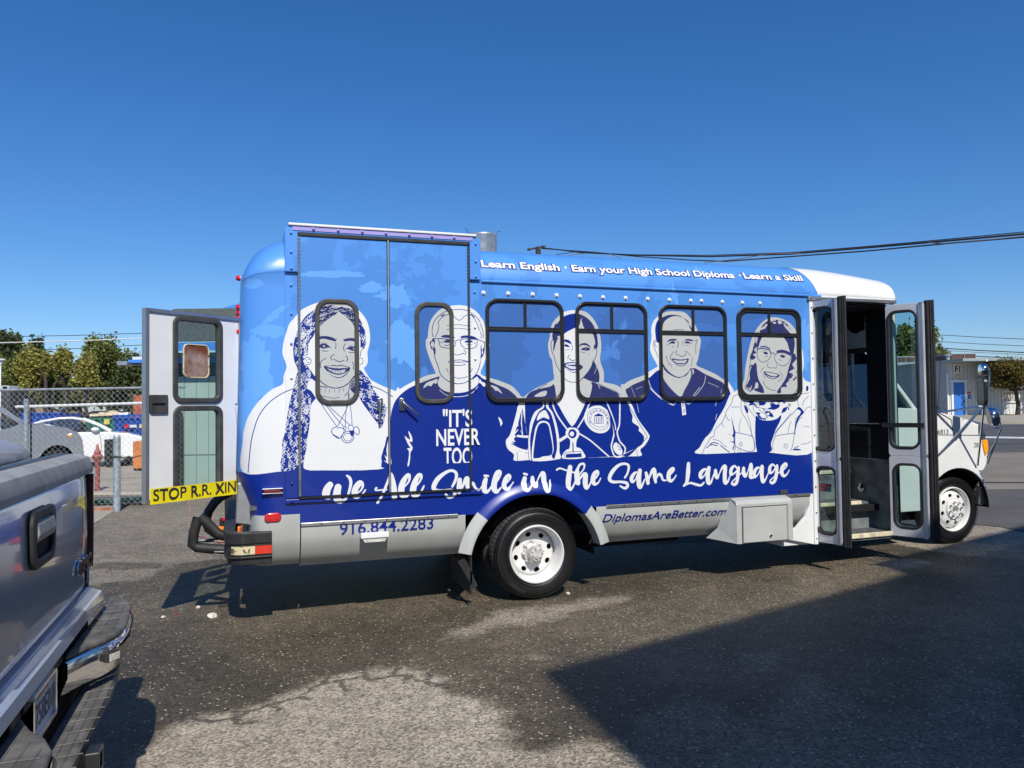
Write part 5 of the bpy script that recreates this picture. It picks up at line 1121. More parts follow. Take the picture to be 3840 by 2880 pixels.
tree(4010, 1330, 1480, 48, 110, 'leaf_bronze', 'bronze-green tree just outside the right edge', 62, 6000, .12, name='street_tree')
tree(3440, 1222, 1420, 72, 100, 'leaf_mid', 'green tree behind the classroom roof by the front bus door', 63, 5000, .2)
tree(3520, 1300, 1400, 74, 50, 'leaf_mid', 'smaller green tree right of the front bus door edge', 64, 2200, .18)
for i, px in enumerate((2860, 3050, 3220)): tree(px, 1345, 1480, 88, 110, 'leaf_yellow' if i != 1 else 'leaf_mid', ['olive tree behind the grey wing, hidden by the bus', 'green tree behind the grey wing, hidden by the bus body', 'olive tree behind the grey wing seen through the bus door'][i], 70+i, 3000, .3)
tag(MB().lathe([(.16, 0), (.16, .02), (.1, .03), (.03, .55), (0, .56)], GP(3542, 1596), 'z', 12).build('traffic_cone', 'orange_box', None), 'orange traffic cone standing on the far pavement behind the bus bonnet', 'cone')
bpy.data.objects['traffic_cone'].location = (0, 0, .12)
# --- overhead lines to the right
def cable(pts, D0_, D1_, rad, label, grp=None, m_='wire'):
    n_ = len(pts); o = MB().tube([DP(x, y, D0_+(D1_-D0_)*i/(n_-1)) for i, (x, y) in enumerate(pts)], rad, 6).build('overhead_cable', m_, None, smooth=60); tag(o, label, 'cable', grp)
cable([(2036, 930), (2110, 938), (2180, 947), (2391, 957), (2659, 962), (2966, 952), (3273, 927), (3541, 904), (3900, 872), (5400, 690)], 34, 17, .030, 'thickest black cable sweeping up to the right above the bus roof')
cable([(2030, 932), (2230, 946), (2391, 962), (2582, 975), (2720, 980), (2966, 962), (3253, 941), (3541, 914), (3900, 884), (5400, 708)], 34, 17, .022, 'black cable sagging lowest over the bus roof')
cable([(2085, 955), (2150, 945), (2250, 950), (2391, 955), (2659, 957), (2966, 947), (3273, 922), (3541, 898), (3900, 864), (5400, 680)], 34, 17, .014, 'thin top cable of the bundle above the bus roof')
mat('wire_tan', (.32, .20, .14), .6, noise=.1)
cable([(2130, 958), (2200, 948), (2280, 950), (2330, 968)], 32, 28, .012, 'tan wire drooping from the cable bundle near the pole', m_='wire_tan'); cable([(2640, 985), (2780, 970), (2880, 952), (3000, 950)], 26, 22, .012, 'tan wire crossing the middle of the cable bundle', m_='wire_tan'); cable([(3480, 910), (3560, 914), (3700, 900), (3900, 880)], 20, 17, .012, 'tan wire hanging under the bundle at upper right', m_='wire_tan')
pt = DP(2018, 936, 35); up_ = MB().tube([(pt.x, pt.y, gz(pt.x)), (pt.x, pt.y, pt.z+.12)], .12, 10).tube([pt-RH*.5, pt+RH*.35+Vector((0, 0, .15))], .04, 6).ball(pt-RH*.4+Vector((0, 0, .02)), .07, seg=8, rings=6).ball(pt+RH*.2+Vector((0, 0, .14)), .06, seg=8, rings=6).build('utility_pole', 'bark', None); tag(up_, 'top of a wooden utility pole showing above the bus roof', 'utility pole')
for (y0, y1, rad, lab) in ((1251, 1268, .02, 'highest thin wire in the sky right of the bus'), (1276, 1294, .018, 'second thin wire right of the bus'), (1300, 1319, .032, 'thick dark wire above the classroom roof'), (1308, 1326, .014, 'thin wire close under the thick one'), (1323, 1341, .03, 'lowest thick wire just above the classroom roof')):
    A, B = DP(3340, y0-6, 58), DP(4100, y1+15, 46); o = MB().tube([A, (A+B)/2-Vector((0, 0, .05)), B], rad, 5).build('overhead_wire', 'wire', None); tag(o, lab, 'wire')
# ---------------------------------------------------------------- wrap as a packed picture made above
img = bpy.data.images.new('wrap_print', TW, TH, float_buffer=False); 
buf = np.ones((TH, TW, 4), np.float32); lin = np.clip(wrap, 0, 1); buf[..., :3] = np.where(lin < .0031308, lin*12.92, 1.055*lin**(1/2.4)-.055)
img.pixels.foreach_set(buf.ravel()); img.pack(); del buf
def wrap_mat(name, mul, rough, coat, film=False):
    m = bpy.data.materials.new(name); m.use_nodes = True; n = m.node_tree.nodes; l = m.node_tree.links; b = n['Principled BSDF']
    u = n.new('ShaderNodeUVMap'); u.uv_map = 'uv'; t = n.new('ShaderNodeTexImage'); t.image = img; t.interpolation = 'Linear'; t.extension = 'EXTEND'
    mx = n.new('ShaderNodeMix'); mx.data_type = 'RGBA'; mx.blend_type = 'MULTIPLY'; mx.inputs[0].default_value = 1; mx.inputs[7].default_value = (*mul, 1)
    tc = n.new('ShaderNodeTexCoord'); ns = n.new('ShaderNodeTexNoise'); ns.inputs['Scale'].default_value = 1.7; ns.inputs['Detail'].default_value = 8
    mr = n.new('ShaderNodeMapRange'); mr.inputs['To Min'].default_value = .93; mr.inputs['To Max'].default_value = 1.05
    m2 = n.new('ShaderNodeMix'); m2.data_type = 'RGBA'; m2.blend_type = 'MULTIPLY'; m2.inputs[0].default_value = 1
    l.new(u.outputs[0], t.inputs[0]); gm = n.new('ShaderNodeGamma'); gm.inputs[1].default_value = 1.3 if film else 1.0; l.new(t.outputs[0], gm.inputs[0]); l.new(gm.outputs[0], mx.inputs[6]); l.new(tc.outputs['Object'], ns.inputs[0]); l.new(ns.outputs[0], mr.inputs[0])
    gx = n.new('ShaderNodeMix'); gx.data_type = 'RGBA'; gx.inputs[0].default_value = .14 if film else 0; gx.inputs[7].default_value = (.22, .24, .25, 1); l.new(mx.outputs[2], gx.inputs[6]); l.new(gx.outputs[2], m2.inputs[6]); l.new(mr.outputs[0], m2.inputs[7]); l.new(m2.outputs[2], b.inputs['Base Color'])
    b.inputs['Roughness'].default_value = rough; b.inputs['Coat Weight'].default_value = coat; b.inputs['Coat Roughness'].default_value = .05
    if film:
        b.inputs['Specular IOR Level'].default_value = .3
    else:
        ns2 = n.new('ShaderNodeTexNoise'); ns2.inputs['Scale'].default_value = 1.3; bp = n.new('ShaderNodeBump'); bp.inputs['Strength'].default_value = .35; bp.inputs['Distance'].default_value = .012
        l.new(tc.outputs['Object'], ns2.inputs[0]); l.new(ns2.outputs[0], bp.inputs['Height']); l.new(bp.outputs[0], b.inputs['Coat Normal']); l.new(bp.outputs[0], b.inputs['Normal'])
    MATS[name] = m
wrap_mat('wrap', (1, 1, 1), .35, .35)
wrap_mat('wrap_film', (.80, .80, .78), .16, .35, True)
# film over dark glass: the perforations let the dark through
_n = MATS['wrap_film'].node_tree
bus = empty('shuttle_bus', 'blue and white shuttle bus printed with five smiling portraits, passenger and rear doors open', 'bus')
ARC, AR_I, AR_O, AZC = -.010, .551, .648, .314
def arcpts(r, a0, a1, n): return [(ARC+r*math.cos(R_(a0+(a1-a0)*i/n)), AZC+r*math.sin(R_(a0+(a1-a0)*i/n))) for i in range(n+1)]
a_b = math.degrees(math.asin((.725-AZC)/.60))
# side panel with the wheel arch cut out and its upper run behind the tall box
pts = [(-1.87, .725)]+arcpts(.60, 180-a_b, a_b, 24)+[(2.735, .725), (2.735, 2.575), (-1.87, 2.575)]
MB().add([(x, 0, z) for x, z in pts], [tuple(range(len(pts)))]).add([(x, .03, z) for x, z in pts], [tuple(range(len(pts)-1, -1, -1))], 1).build('side_panel', ['wrap', 'interior_dark'], bus, uv=True, fix=False)
# roof with coved edge
COVE = [(0, 2.575), (-.004, 2.60), (.012, 2.67), (.045, 2.735), (.10, 2.795), (.18, 2.845), (.28, 2.875), (.42, 2.893), (.7, 2.905), (1.22, 2.915)]
COVE = [tuple(q) for q in spline(np.array(COVE), False, 4)]
half = COVE+[(2.44-y, z) for y, z in COVE[-2::-1]]
MB().grid([[(x, y, z) for y, z in half] for x in (-1.9, -.5, .5, 1.5, 2.62)]+[[(2.62+.22*t, y, z) for (y, z), t in zip(half, [min(1, max(0, (2.93-z)/.34))**.6 for y, z in half])]]).build('roof', 'wrap', bus, smooth=50, uv=True)
mb = MB()
for yy in (-.006,): mb.tube([(-.45, yy, 2.572), (2.87, yy, 2.568)], .013, 8)
mb.build('roof_rail', 'wrap', bus, smooth=60, uv=True)
# rear cap
st = [(-1.87, 0, 1.0), (-1.99, .0, .985), (-2.08, .006, .955), (-2.15, .022, .915), (-2.20, .05, .865), (-2.235, .09, .815), (-2.255, .15, .775), (-2.262, .25, .75)]
rows = []
for x, s, h in st:
    row = []
    for z in (.80, .86, 1.0, 1.1, 1.6, 2.1, 2.45):
        row.append((x-.045*(2.575-z)/1.8*min(1, (abs(x)-1.87)/.3)+(.10*min(1, (1.1-z)/.22)*min(1, max(0, abs(x)-2.05)/.12) if z < 1.1 else 0), s, z))
    for y, z in COVE: row.append((x, s+y*(1-s*.3), 2.50+(z-2.50)*(h-.72)/.28 if h > .72 else z))
    rows.append(row)
rows.append([(r[0]-.002, 1.22, min(r[2], 2.72)) for r in rows[-1]])
rc = MB(); rc.grid(rows); o = rc.build('rear_cap', 'wrap', bus, smooth=40, uv=True)
# grey lower skirt pieces
SK = [(0.0, .727), (-.001, .64), (.02, .58), (.06, .50), (.105, .445), (.14, .42), (.15, .40), (.19, .395)]
def skirt(x0, x1, nm='skirt_panel', dx=0):
    MB().grid([[(x, y, z) for y, z in SK] for x in (x0, x1)]).build(nm, 'grey_paint', bus, smooth=35)
skirt(-1.845, -.60); skirt(.53, 2.725)
MB().grid([[(x, y+s, z) for y, z in [(0., .805), (0, .64), (.02, .58), (.06, .50), (.10, .45), (.14, .42)]] for x, s in ((-1.853, -.003), (-2.06, -.003), (-2.12, .01), (-2.16, .05), (-2.2, .16), (-2.22, .4), (-2.22, 2.2))]).build('rear_skirt_corner', 'grey_paint', bus, smooth=50)
[MB().box(a, b, -.012, .006, .712, .738).build('belt_strip', 'aluminium', bus, bevel=.003) for a, b in ((-1.845, -.66), (.62, 2.70))]
[MB().box(a, b, -.009, .004, .742, .752).build('belt_bead', 'wrap', bus, uv=True) for a, b in ((-1.845, -.64), (.60, 2.70))]
mb = MB()
for x in list(np.arange(-1.7, -.7, .16))+list(np.arange(.78, 2.7, .175)): mb.box(x-.004, x+.004, -.016, -.011, .719, .731)
tag(mb.build('belt_screws', 'black_metal', bus), kind='stuff')
# wheel arch flare (navy above, grey below), inner well
fl = [(AR_O, -.001), (AR_O-.012, -.016), (AR_O-.055, -.030), (AR_I+.02, -.044), (AR_I, -.038), (AR_I, .12)]
for nm, (a0, a1), m_ in (('wheel_arch_trim', (41, 139), 'wrap'), ('wheel_arch_foot', (10.5, 41), 'grey_paint'), ('wheel_arch_foot', (139, 169.5), 'grey_paint')):
    rows = []
    for i in range(19):
        a = R_(a0+(a1-a0)*i/18); k = 1+.03*max(0, 1-math.sin(a)/.75)
        rows.append([(ARC+r*k*math.cos(a), y, AZC+r*k*math.sin(a)) for r, y in fl])
    MB().grid(rows).build(nm, m_, bus, smooth=50, uv=(m_ == 'wrap'))
mb = MB().lathe([(AR_I+.01, .1), (AR_I+.01, .9), (.02, .9)], (ARC, 0, AZC), 'y', 30, a0=0, a1=math.pi); mb.build('wheel_well', 'dark_void', bus)
MB().prism([(-.66, .36), (-.60, .39), (-.50, .16), (-.53, .14)], .02, .03, 'y').box(-.56, -.545, .02, .62, .10, .58).build('mud_flap', 'black_rubber', bus)
# underbody, far side, rear wall, inner bulkheads
MB().box(-2.25, 3.7, .2, 2.40, .50, .56).box(-2.2, 5.0, .75, .95, .38, .50).box(-2.2, 5.0, 1.5, 1.7, .38, .50).box(-.4, .4, .5, 1.9, .28, .42).box(.7, 1.6, .5, 1.2, .30, .5).build('chassis', 'dark_void', bus)
MB().box(-2.25, 2.75, 2.41, 2.44, .45, 2.58).box(-2.25, -2.22, .35, 2.43, .5, 2.55, 1).build('far_side_wall', ['interior_dark', 'white_paint'], bus)
MB().box(-2.2, 3.0, .06, 2.40, .84, .87).build('floor', 'rubber_mat', bus)
MB().box(2.70, 2.735, .45, 2.40, .87, 2.5).build('modesty_panel', 'interior_dark', bus)
# tall lift-door surround that stands above the roof
MB().prism([(-1.955, 2.575), (-1.955, 2.885), (-1.925, 2.925), (-.50, 2.925), (-.465, 2.885), (-.465, 2.575), (-.553, 2.575), (-.553, 2.868), (-1.862, 2.868), (-1.862, 2.575)], -.045, .55).build('lift_door_surround', 'wrap', bus, bevel=.006, uv=True)
MB().box(-1.93, -.50, -.06, .45, 2.915, 2.934).build('drip_cap', 'white_paint', bus, bevel=.005)
mat('lilac_strip', (.34, .30, .66), .4, noise=.05)
MB().box(-1.90, -.53, -.05, -.044, 2.882, 2.914).build('header_strip', 'lilac_strip', bus)
MB().box(-1.865, -1.845, -.03, .0, .93, 2.58).box(-1.955, -1.865, -.018, 0, .92, 2.575).box(-.553, -.465, -.018, 0, .92, 2.575).box(-1.955, -.465, -.020, 0, .885, .915).build('lift_door_frame', 'wrap', bus, bevel=.004, uv=True)
MB().box(-1.86, -.56, -.042, -.008, 2.845, 2.87).build('door_gasket', 'black_rubber', bus, bevel=.004)
# the printed skin over the recess, two leaves, hinges, handles
for nm, x0, x1 in (('lift_door_leaf', -1.848, -1.207), ('lift_door_leaf', -1.187, -.572)):
    d = MB().box(x0, x1, -.032, -.004, .932, 2.846).build(nm, 'wrap', bus, bevel=.004, uv=True)
    wx0, wx1 = (-1.743, -1.422) if x0 < -1.5 else (-.998, -.689)
    Pw = lambda u, w, d_: (u, d_, w)
    wd = MB().ring(rrect(wx0, wx1, 1.60, 2.387, .10), rrect(wx0+.034, wx1-.034, 1.634, 2.353, .07), -.05, -.033, Pw).build('window_seal', 'seal_grey', d, smooth=50, bevel=.007, bseg=3)
    p = rrect(wx0+.03, wx1-.03, 1.63, 2.357, .072); MB().add([(x, -.0365, z) for x, z in p], [tuple(range(len(p)))]).build('window_pane', 'wrap_film', d, uv=True)
    hx = -1.855 if x0 < -1.5 else -.565
    hb = MB().box(hx-.006, hx+.006, -.043, -.02, .935, 2.84)
    for z in np.arange(.94, 2.82, .028): hb.box(hx-.009, hx+.009, -.047, -.03, z, z+.021)
    hb.build('piano_hinge', 'dull_chrome', d)
    hx, hz = (-1.27, 1.60) if x0 < -1.5 else (-1.10, 1.60)
    hb = MB().box(hx-.022, hx+.022, -.05, -.032, hz-.05, hz+.045).tube([(hx, -.05, hz+.02), (hx, -.075, hz+.02)], .014, 10)
    if x0 < -1.5: hb.tube([(hx, -.072, hz+.02), (hx-.005, -.08, hz-.13)], [.012, .008], 8)
    else: hb.tube([(hx, -.072, hz+.015), (hx+.12, -.085, hz-.085)], [.012, .008], 8)
    hb.build('door_handle', 'dull_chrome', d, smooth=40, bevel=.003)
MB().box(-1.203, -1.192, -.04, -.028, .935, 2.845).build('door_edge_trim', 'aluminium', bus, bevel=.002)
MB().box(-1.86, -.56, -.034, -.02, .918, .930).build('door_sill_gap', 'black_metal', bus)
bo = MB().lathe([(0, -.014), (.008, -.013), (.012, -.007), (.013, 0)], (0, 0, 0), 'y', 10)
def rivets(ps, mt, name='rivet', big=1., parent=None):
    first = None
    for x, y, z in ps:
        if first is None:
            m_ = MB(); m_.v = [(a*big, b, c*big) for a, b, c in bo.v]; m_.f = bo.f; m_.m = bo.m; first = m_.build(name, mt, parent or bus, smooth=60); first.location = (x, y, z)
        else:
            q = first.copy(); COL.objects.link(q); q.parent = parent or bus; q.location = (x, y, z)
mat('blue_bolt', (.12, .33, .8), .3, coat=.4, noise=.1)
rivets([(-1.91, -.018, z) for z in (2.48, 2.27, 2.05)]+[(-.51, -.018, z) for z in (2.48,)]+[(-1.91, -.045, z) for z in (2.86, 2.72, 2.6)]+[(-.505, -.045, z) for z in (2.86, 2.72, 2.6)], 'blue_bolt', 'bolt', .8)
rivets([(-1.91, -.018, z) for z in (1.03, .90)], 'navy_print', 'bolt', 1.)
rivets([(x, -.05, 2.898) for x in np.linspace(-1.75, -.68, 7)], 'lilac_strip', 'bolt', .9)
rivets([(-1.91, -.018, 1.8), (-.51, -.018, 2.2), (-.51, -.018, 1.95)], 'white_print', 'bolt', .8)
rivets([(-.51, -.018, 1.7), (-.51, -.018, 1.3)], 'navy_print', 'bolt', .8)
# round bolt caps below the roof rail
rv = [(21, 372), (179, 377), (335, 382), (488, 388), (637, 394), (784, 400), (928, 405), (1069, 411), (1207, 417), (1344, 422), (1411, 423), (1545, 430), (1673, 435), (1785, 438)]
b2 = MB().lathe([(.0175, 0), (.0175, -.006), (.012, -.008), (.009, -.016), (0, -.019)], (0, 0, 0), 'y', 14)
f0 = None
for a, b in rv:
    p = AY(1800+a/1.7015, 880+b/1.7015, 0)
    if f0 is None: f0 = b2.build('roof_bolt_cap', 'white_paint', bus, smooth=40); f0.location = p
    else: q = f0.copy(); COL.objects.link(q); q.parent = bus; q.location = p
# passenger windows
for i, (x0, x1) in enumerate(((-.42, .252), (.36, 1.028), (1.145, 1.824), (1.936, 2.628))):
    z0, z1 = 1.603, 2.437; k = .03 if i < 3 else .045
    wn = MB().ring(rrect(x0, x1, z0, z1, .10), rrect(x0+.022, x1-.022, z0+.022, z1-.022, .085), -.026, -.001, Pw).ring(rrect(x0+.02, x1-.02, z0+.02, z1-.02, .087), rrect(x0+k, x1-k, z0+k+.005, z1-k, .075), -.018, -.001, Pw).build('window_frame', 'black_metal', bus, smooth=45, bevel=.004)
    p = rrect(x0+k-.003, x1-k+.003, z0+k, z1-k+.003, .078); MB().add([(x, -.006, z) for x, z in p], [tuple(range(len(p)))]).build('window_pane', 'wrap_film', wn, uv=True)
    zm = z1-.235; xm = (x0+x1)/2
    MB().box(x0+k-.004, x1-k+.004, -.017, -.005, zm-.024, zm-.006).box(x0+k-.004, x1-k+.004, -.013, -.005, zm-.002, zm+.010).build('transom_bar', 'black_metal', wn, bevel=.002)
    MB().box(xm-.013, xm+.013, -.016, -.0065, zm+.01, z1-k+.004).build('mullion', 'black_metal', wn, bevel=.002)
    MB().box(xm-.16, xm-.12, -.0285, -.02, z0+.012, z0+.018).box(xm+.12, xm+.16, -.0285, -.02, z0+.012, z0+.018).box(xm-.001, xm+.001, -.0275, -.02, z0+.003, z0+.04).build('drain_slots', 'dull_chrome', wn)
# printed words on cove, shirt, skirt
cl = [0.]
for (a, b), (c, d) in zip(COVE, COVE[1:]): cl.append(cl[-1]+math.hypot(c-a, d-b))
def cove_at(s, off):
    i = max(0, min(len(cl)-2, int(np.searchsorted(cl, s))-1)); t = (s-cl[i])/(cl[i+1]-cl[i]); (a, b), (c, d) = COVE[i], COVE[i+1]; L = math.hypot(c-a, d-b)
    return a+(c-a)*t-off*(d-b)/L, b+(d-b)*t+off*(c-a)/L
def cove_text(body, px0, px1, py0, py1, sz=.066):
    A, B = AY(px0, py0, .02), AY(px1, py1, .02)
    def z2s(z): return float(np.interp(z, [c[1] for c in COVE], cl))
    for nm, off, mt, lift in (('roof_lettering_outline', .092, 'navy_print', .003), ('roof_lettering', .030, 'white_print', .0050)):
        e = (off-.030)/.032*.004
        def P(u, v):
            x = A.x-e+(B.x-A.x+2*e)*u; s = z2s(A.z+(B.z-A.z)*u)+v*sz; y, z = cove_at(s, lift); return (x, y, z)
        lettering(nm, body, P, mt, bus, off=off)
cove_text('Learn English', 1806, 2100, 1001, 1016)
cove_text('Earn your High School Diploma', 2146, 2758, 1018, 1043)
cove_text('Learn a Skill', 2793, 3014, 1044, 1054)
for px, py in ((2121, 1003), (2777, 1032)):
    q = AY(px, py, .03); MB().lathe([(.011, 0), (.011, -.002), (0, -.0025)], (q.x, cove_at(float(np.interp(q.z, [c[1] for c in COVE], cl)), .003)[0]-.001, q.z), 'y', 12).build('lettering_dot', 'white_print', bus)
def flat_text(body, px0, px1, py0, py1, capz, y=-.0325, mt='white_print', off=.02, clipz=None, slant=0, nm='shirt_lettering'):
    A, B = AY(px0, py0, y), AY(px1, py1, y)
    def P(u, v):
        z = A.z+(B.z-A.z)*u+v*capz
        if clipz: z = max(z, clipz)
        return (A.x+(B.x-A.x)*u, y-.0012, z)
    lettering(nm, body, P, mt, bus, off=off, slant=slant)
flat_text('"IT\'S', 1661, 1771, 1600, 1598, .125)
flat_text('NEVER', 1636, 1800, 1671, 1666, .122)
flat_text('TOO', 1664, 1771, 1744, 1742, .130, clipz=AY(1700, 1737, -.0325).z)
def skirt_y(z): return float(np.interp(z, [q[1] for q in SK[::-1]], [q[0] for q in SK[::-1]]))
def skirt_text(body, px0, px1, py0, py1, cap, slant, off):
    A, B = AY(px0, py0, .0), AY(px1, py1, .0)
    def P(u, v):
        z = A.z+(B.z-A.z)*u+v*cap; return (A.x+(B.x-A.x)*u, skirt_y(z)-.0045, z)
    lettering('skirt_lettering', body, P, 'navy_print', bus, off=off, slant=slant)
skirt_text('916.844.2283', 1274, 1625, 2005, 1981, .083, 0, .010)
skirt_text('DiplomasAreBetter.com', 2260, 2722, 1959, 1931, .066, .25, .014)
# lamps on the side
q = AY(1404, 1996, -.02); lx = q.x
MB().box(lx-.105, lx+.105, -.055, .03, .600, .640).build('skirt_lamp_hood', 'white_paint', bus, bevel=.006)
MB().prism([(lx-.095, .60), (lx+.095, .60), (lx+.075, .568), (lx-.075, .568)], -.045, .02).build('skirt_lamp_lens', 'clear_lens', bus, bevel=.004)
mb = MB(); a = AY(986, 1833, 0); b = AY(1058, 1845, 0); cx, cz = (a.x+b.x)/2, (a.z+b.z)/2
lamp = MB().prism([(cx-.074, cz+.010), (cx+.074, cz+.010), (cx+.072, cz+.018), (cx-.072, cz+.018)], -.035, 0).prism([(cx-.074, cz-.022), (cx+.074, cz-.022), (cx+.074, cz-.016), (cx-.074, cz-.016)], -.03, 0).build('marker_lamp', 'chrome', bus, bevel=.003)
MB().box(cx-.062, cx+.062, -.028, -.001, cz-.016, cz+.010).build('lens', 'dark_red_lens', lamp, bevel=.006)
a = AY(991, 1942, 0); b = AY(1055, 1942, 0)
lamp = MB().prism(rrect(a.x, b.x, a.z-.033, a.z+.033, .032), -.016, .0).build('side_lamp', 'red_lens', bus, smooth=50, bevel=.008, bseg=3)
MB().prism(rrect(a.x+.02, b.x-.02, a.z-.014, a.z+.014, .013), -.02, -.015).build('lens_ridge', 'red_lens', lamp, smooth=50)
q = AY(2936, 1846, 0); MB().box(q.x-.04, q.x+.04, -.02, 0, q.z-.01, q.z+.022).build('sill_clip', 'seal_grey', bus, bevel=.003)
# rear bumper and hoop bars
prof = [(-2.05, -.045), (-2.26, -.05), (-2.34, -.01), (-2.37, .06), (-2.385, .3), (-2.385, 2.2), (-2.3, 2.2), (-2.3, .1), (-2.25, .03), (-2.05, .03)]
bp_ = MB().prism(prof, .615, .695, 'z').prism([(x+(.012 if x < -2.3 else 0), y+.008) for x, y in prof], .53, .615, 'z').prism(prof, .512, .53, 'z').prism([(x+(.02 if x < -2.3 else 0), y+.014) for x, y in prof], .465, .512, 'z').build('rear_bumper', 'black_rubber', bus, bevel=.006)
mat('reflective_red', (.62, .04, .02), .4, noise=.1, nscale=20); mat('reflective_white', (.62, .56, .34), .45, col2=(.10, .09, .06), nscale=26, n2=(.38, .42))
rp = [(-2.052, -.040), (-2.165, -.044)]; 
MB().add([(x, y, z) for x, y in rp for z in (.542, .60)], [(0, 1, 3, 2)]).build('reflector_red', 'reflective_red', bp_)
rp = [(-2.166, -.044), (-2.26, -.045), (-2.325, -.012)]
MB().add([(x, y, z) for x, y in rp for z in (.542, .60)], [(0, 1, 3, 2), (2, 3, 5, 4)]).build('reflector_white', 'reflective_white', bp_)
# drooping white corner under the open rear door (tail lamp housing)
lo = MB().prism([(-2.286, 1.03), (-2.30, .74), (-2.19, .72), (-2.19, 1.08)], .14, .34).build('tail_lamp_housing', 'aluminium', bus, bevel=.01)
foam = lambda pts: MB().tube(pts, .038, 12)
c1 = lambda x, y, yy: AY(680+x/3.456, 1740+y/3.456, yy)
foam([c1(640, 960, .5), c1(470, 900, .5), c1(330, 760, .5), c1(240, 690, .5), c1(215, 700, .5), c1(160, 900, .5), c1(145, 1050, .5), c1(200, 1080, .5), c1(400, 1100, .5), c1(620, 1110, .5)]).build('foam_covered_bar', 'black_rubber', bus, smooth=60)
foam([c1(640, 960, 1.3), c1(470, 920, 1.3), c1(350, 840, 1.3), c1(320, 740, 1.3), c1(350, 620, 1.3), c1(430, 500, 1.3), c1(520, 420, 1.3), c1(640, 360, 1.3)]).build('foam_covered_bar', 'black_rubber', bus, smooth=60)
[MB().tube(p_, r__, 6).build('bar_strap', 'black_metal', bus) for p_, r__ in (([c1(640, 1010, .8), c1(450, 1000, .8), c1(200, 1010, .8)], .006), ([c1(560, 1140, .4), c1(430, 1140, .4), c1(420, 1170, .4), c1(560, 1185, .4)], .006), ([c1(560, 950, .9), c1(420, 980, .9), c1(230, 1000, .9)], .012))]
# clearance lamps on the rear wall
for z, y in ((2.60, .5), (2.385, .6), (2.345, .62), (2.315, .64), (2.19, .6)):
    MB().lathe([(.022, 0), (.022, -.02), (.014, -.035), (0, -.038)], (-2.262-.01*(2.6-z), y, z), 'x', 12).build('rear_lamp', 'red_lens', bus, smooth=50)
# rear emergency door swung open
DL, DR = Vector((-2.905, .10, 0)), Vector((-2.275, .62, 0)); du = (DR-DL).normalized(); dn = Vector((du.y, -du.x, 0)); DW = (DR-DL).length; z0d, z1d = .915, 2.298
def PD_(u, w, d): q = DL+du*u+dn*d; return (q.x, q.y, w)
def door_uz(px, py):
    d = ray(px, py); n_ = np.array(dn); t = np.dot(np.array(DL)-CAM, n_)/np.dot(d, n_); q = Vector(CAM+d*t); return (q-DL).dot(du), q.z
def dr(cx, cy): return door_uz(520+cx/2.1269, 1120+cy/2.1269)
u0, zt = dr(262, 140); u1, zb = dr(655, 830); v0, yt = dr(268, 855); v1, _ = dr(655, 900); v0 = (v0+u0)/2; v1 = (v1+u1)/2
zt = dr(450, 150)[1]; zb = dr(450, 832)[1]; yt = dr(450, 855)[1]; yb = yt-(zt-zb)
dd = MB().ring(rrect(0, DW, z0d, z1d, .004, 1), [(.024+(DW-.048)*(1 if i in (0, 1, 6, 7) else 0), (z1d-.024 if i < 4 else z0d+.024)) for i in range(8)], -.02, .028, PD_)
rear_door = dd.build('rear_door', 'aluminium', bus)
hole = lambda u0, u1, z0, z1, r: rrect(u0, u1, z0, z1, r, 4)
def plate_with_holes(P, x0, x1, z0, z1, holes, a, b):      # panel cut into bands around rounded holes
    mb = MB(); hs = sorted(holes, key=lambda h: h[2]); zc = z0; bands = []
    for i, (u0, u1, w0, w1, r) in enumerate(hs):
        top = z1 if i == len(hs)-1 else (w1+hs[i+1][2])/2
        bot = z0 if i == 0 else (hs[i-1][3]+w0)/2
        h = rrect(u0, u1, w0, w1, r, 5); n = len(h); cx, cz = (u0+u1)/2, (w0+w1)/2; o_ = []
        for j, (u, w_) in enumerate(h):
            k = j//6
            ou, ow = ((x1, top), (x0, top), (x0, bot), (x1, bot))[k]; f_ = (j % 6)/5
            if k == 0: o_.append((x1, w_+(top-w_)*min(1, f_*2)) if f_ <= .5 else (x1+(u-x1)*(f_*2-1), top))
            elif k == 1: o_.append((u+(x0-u)*min(1, f_*2), top) if f_ <= .5 else (x0, top+(w_-top)*(f_*2-1)))
            elif k == 2: o_.append((x0, w_+(bot-w_)*min(1, f_*2)) if f_ <= .5 else (x0+(u-x0)*(f_*2-1), bot))
            else: o_.append((u+(x1-u)*min(1, f_*2), bot) if f_ <= .5 else (x1, bot+(w_-bot)*(f_*2-1)))
        mb.ring(o_, h, a, b, P)
    return mb
wh = (u0+.03, u1-.03, zb+.03, zt-.03, .05); wl = (v0+.03, v1-.03, yb+.03, yt-.03, .05)
plate_with_holes(PD_, .022, DW-.022, z0d+.02, z1d-.022, [wh, wl], -.015, .015).build('door_panel', 'white_paint', rear_door)
for (a_, b_, c_, d_, r_) in (wh, wl):
    MB().ring(rrect(a_-.032, b_+.032, c_-.032, d_+.032, .07), rrect(a_+.008, b_-.008, c_+.008, d_-.008, .03), -.02, .03, PD_).build('window_seal', 'seal_grey', rear_door, smooth=50, bevel=.008, bseg=3)
    pp = rrect(a_, b_, c_, d_, .04); MB().add([PD_(u, w_, 0) for u, w_ in pp], [tuple(range(len(pp)))]).build('window_pane', 'rear_door_glass', rear_door)
a_ = dr(73, 767); b_ = dr(215, 915)
hd = MB().ring(rrect(a_[0], b_[0], b_[1], a_[1], .008), rrect(a_[0]+.018, b_[0]-.018, b_[1]+.018, a_[1]-.06, .004), .012, .03, PD_)
pp = rrect(a_[0]+.01, b_[0]-.01, b_[1]+.01, a_[1]-.02, .004); hd.add([PD_(u, z, .0165) for u, z in pp], [tuple(range(len(pp)))]); hd.build('door_latch', 'seal_grey', rear_door, bevel=.002)
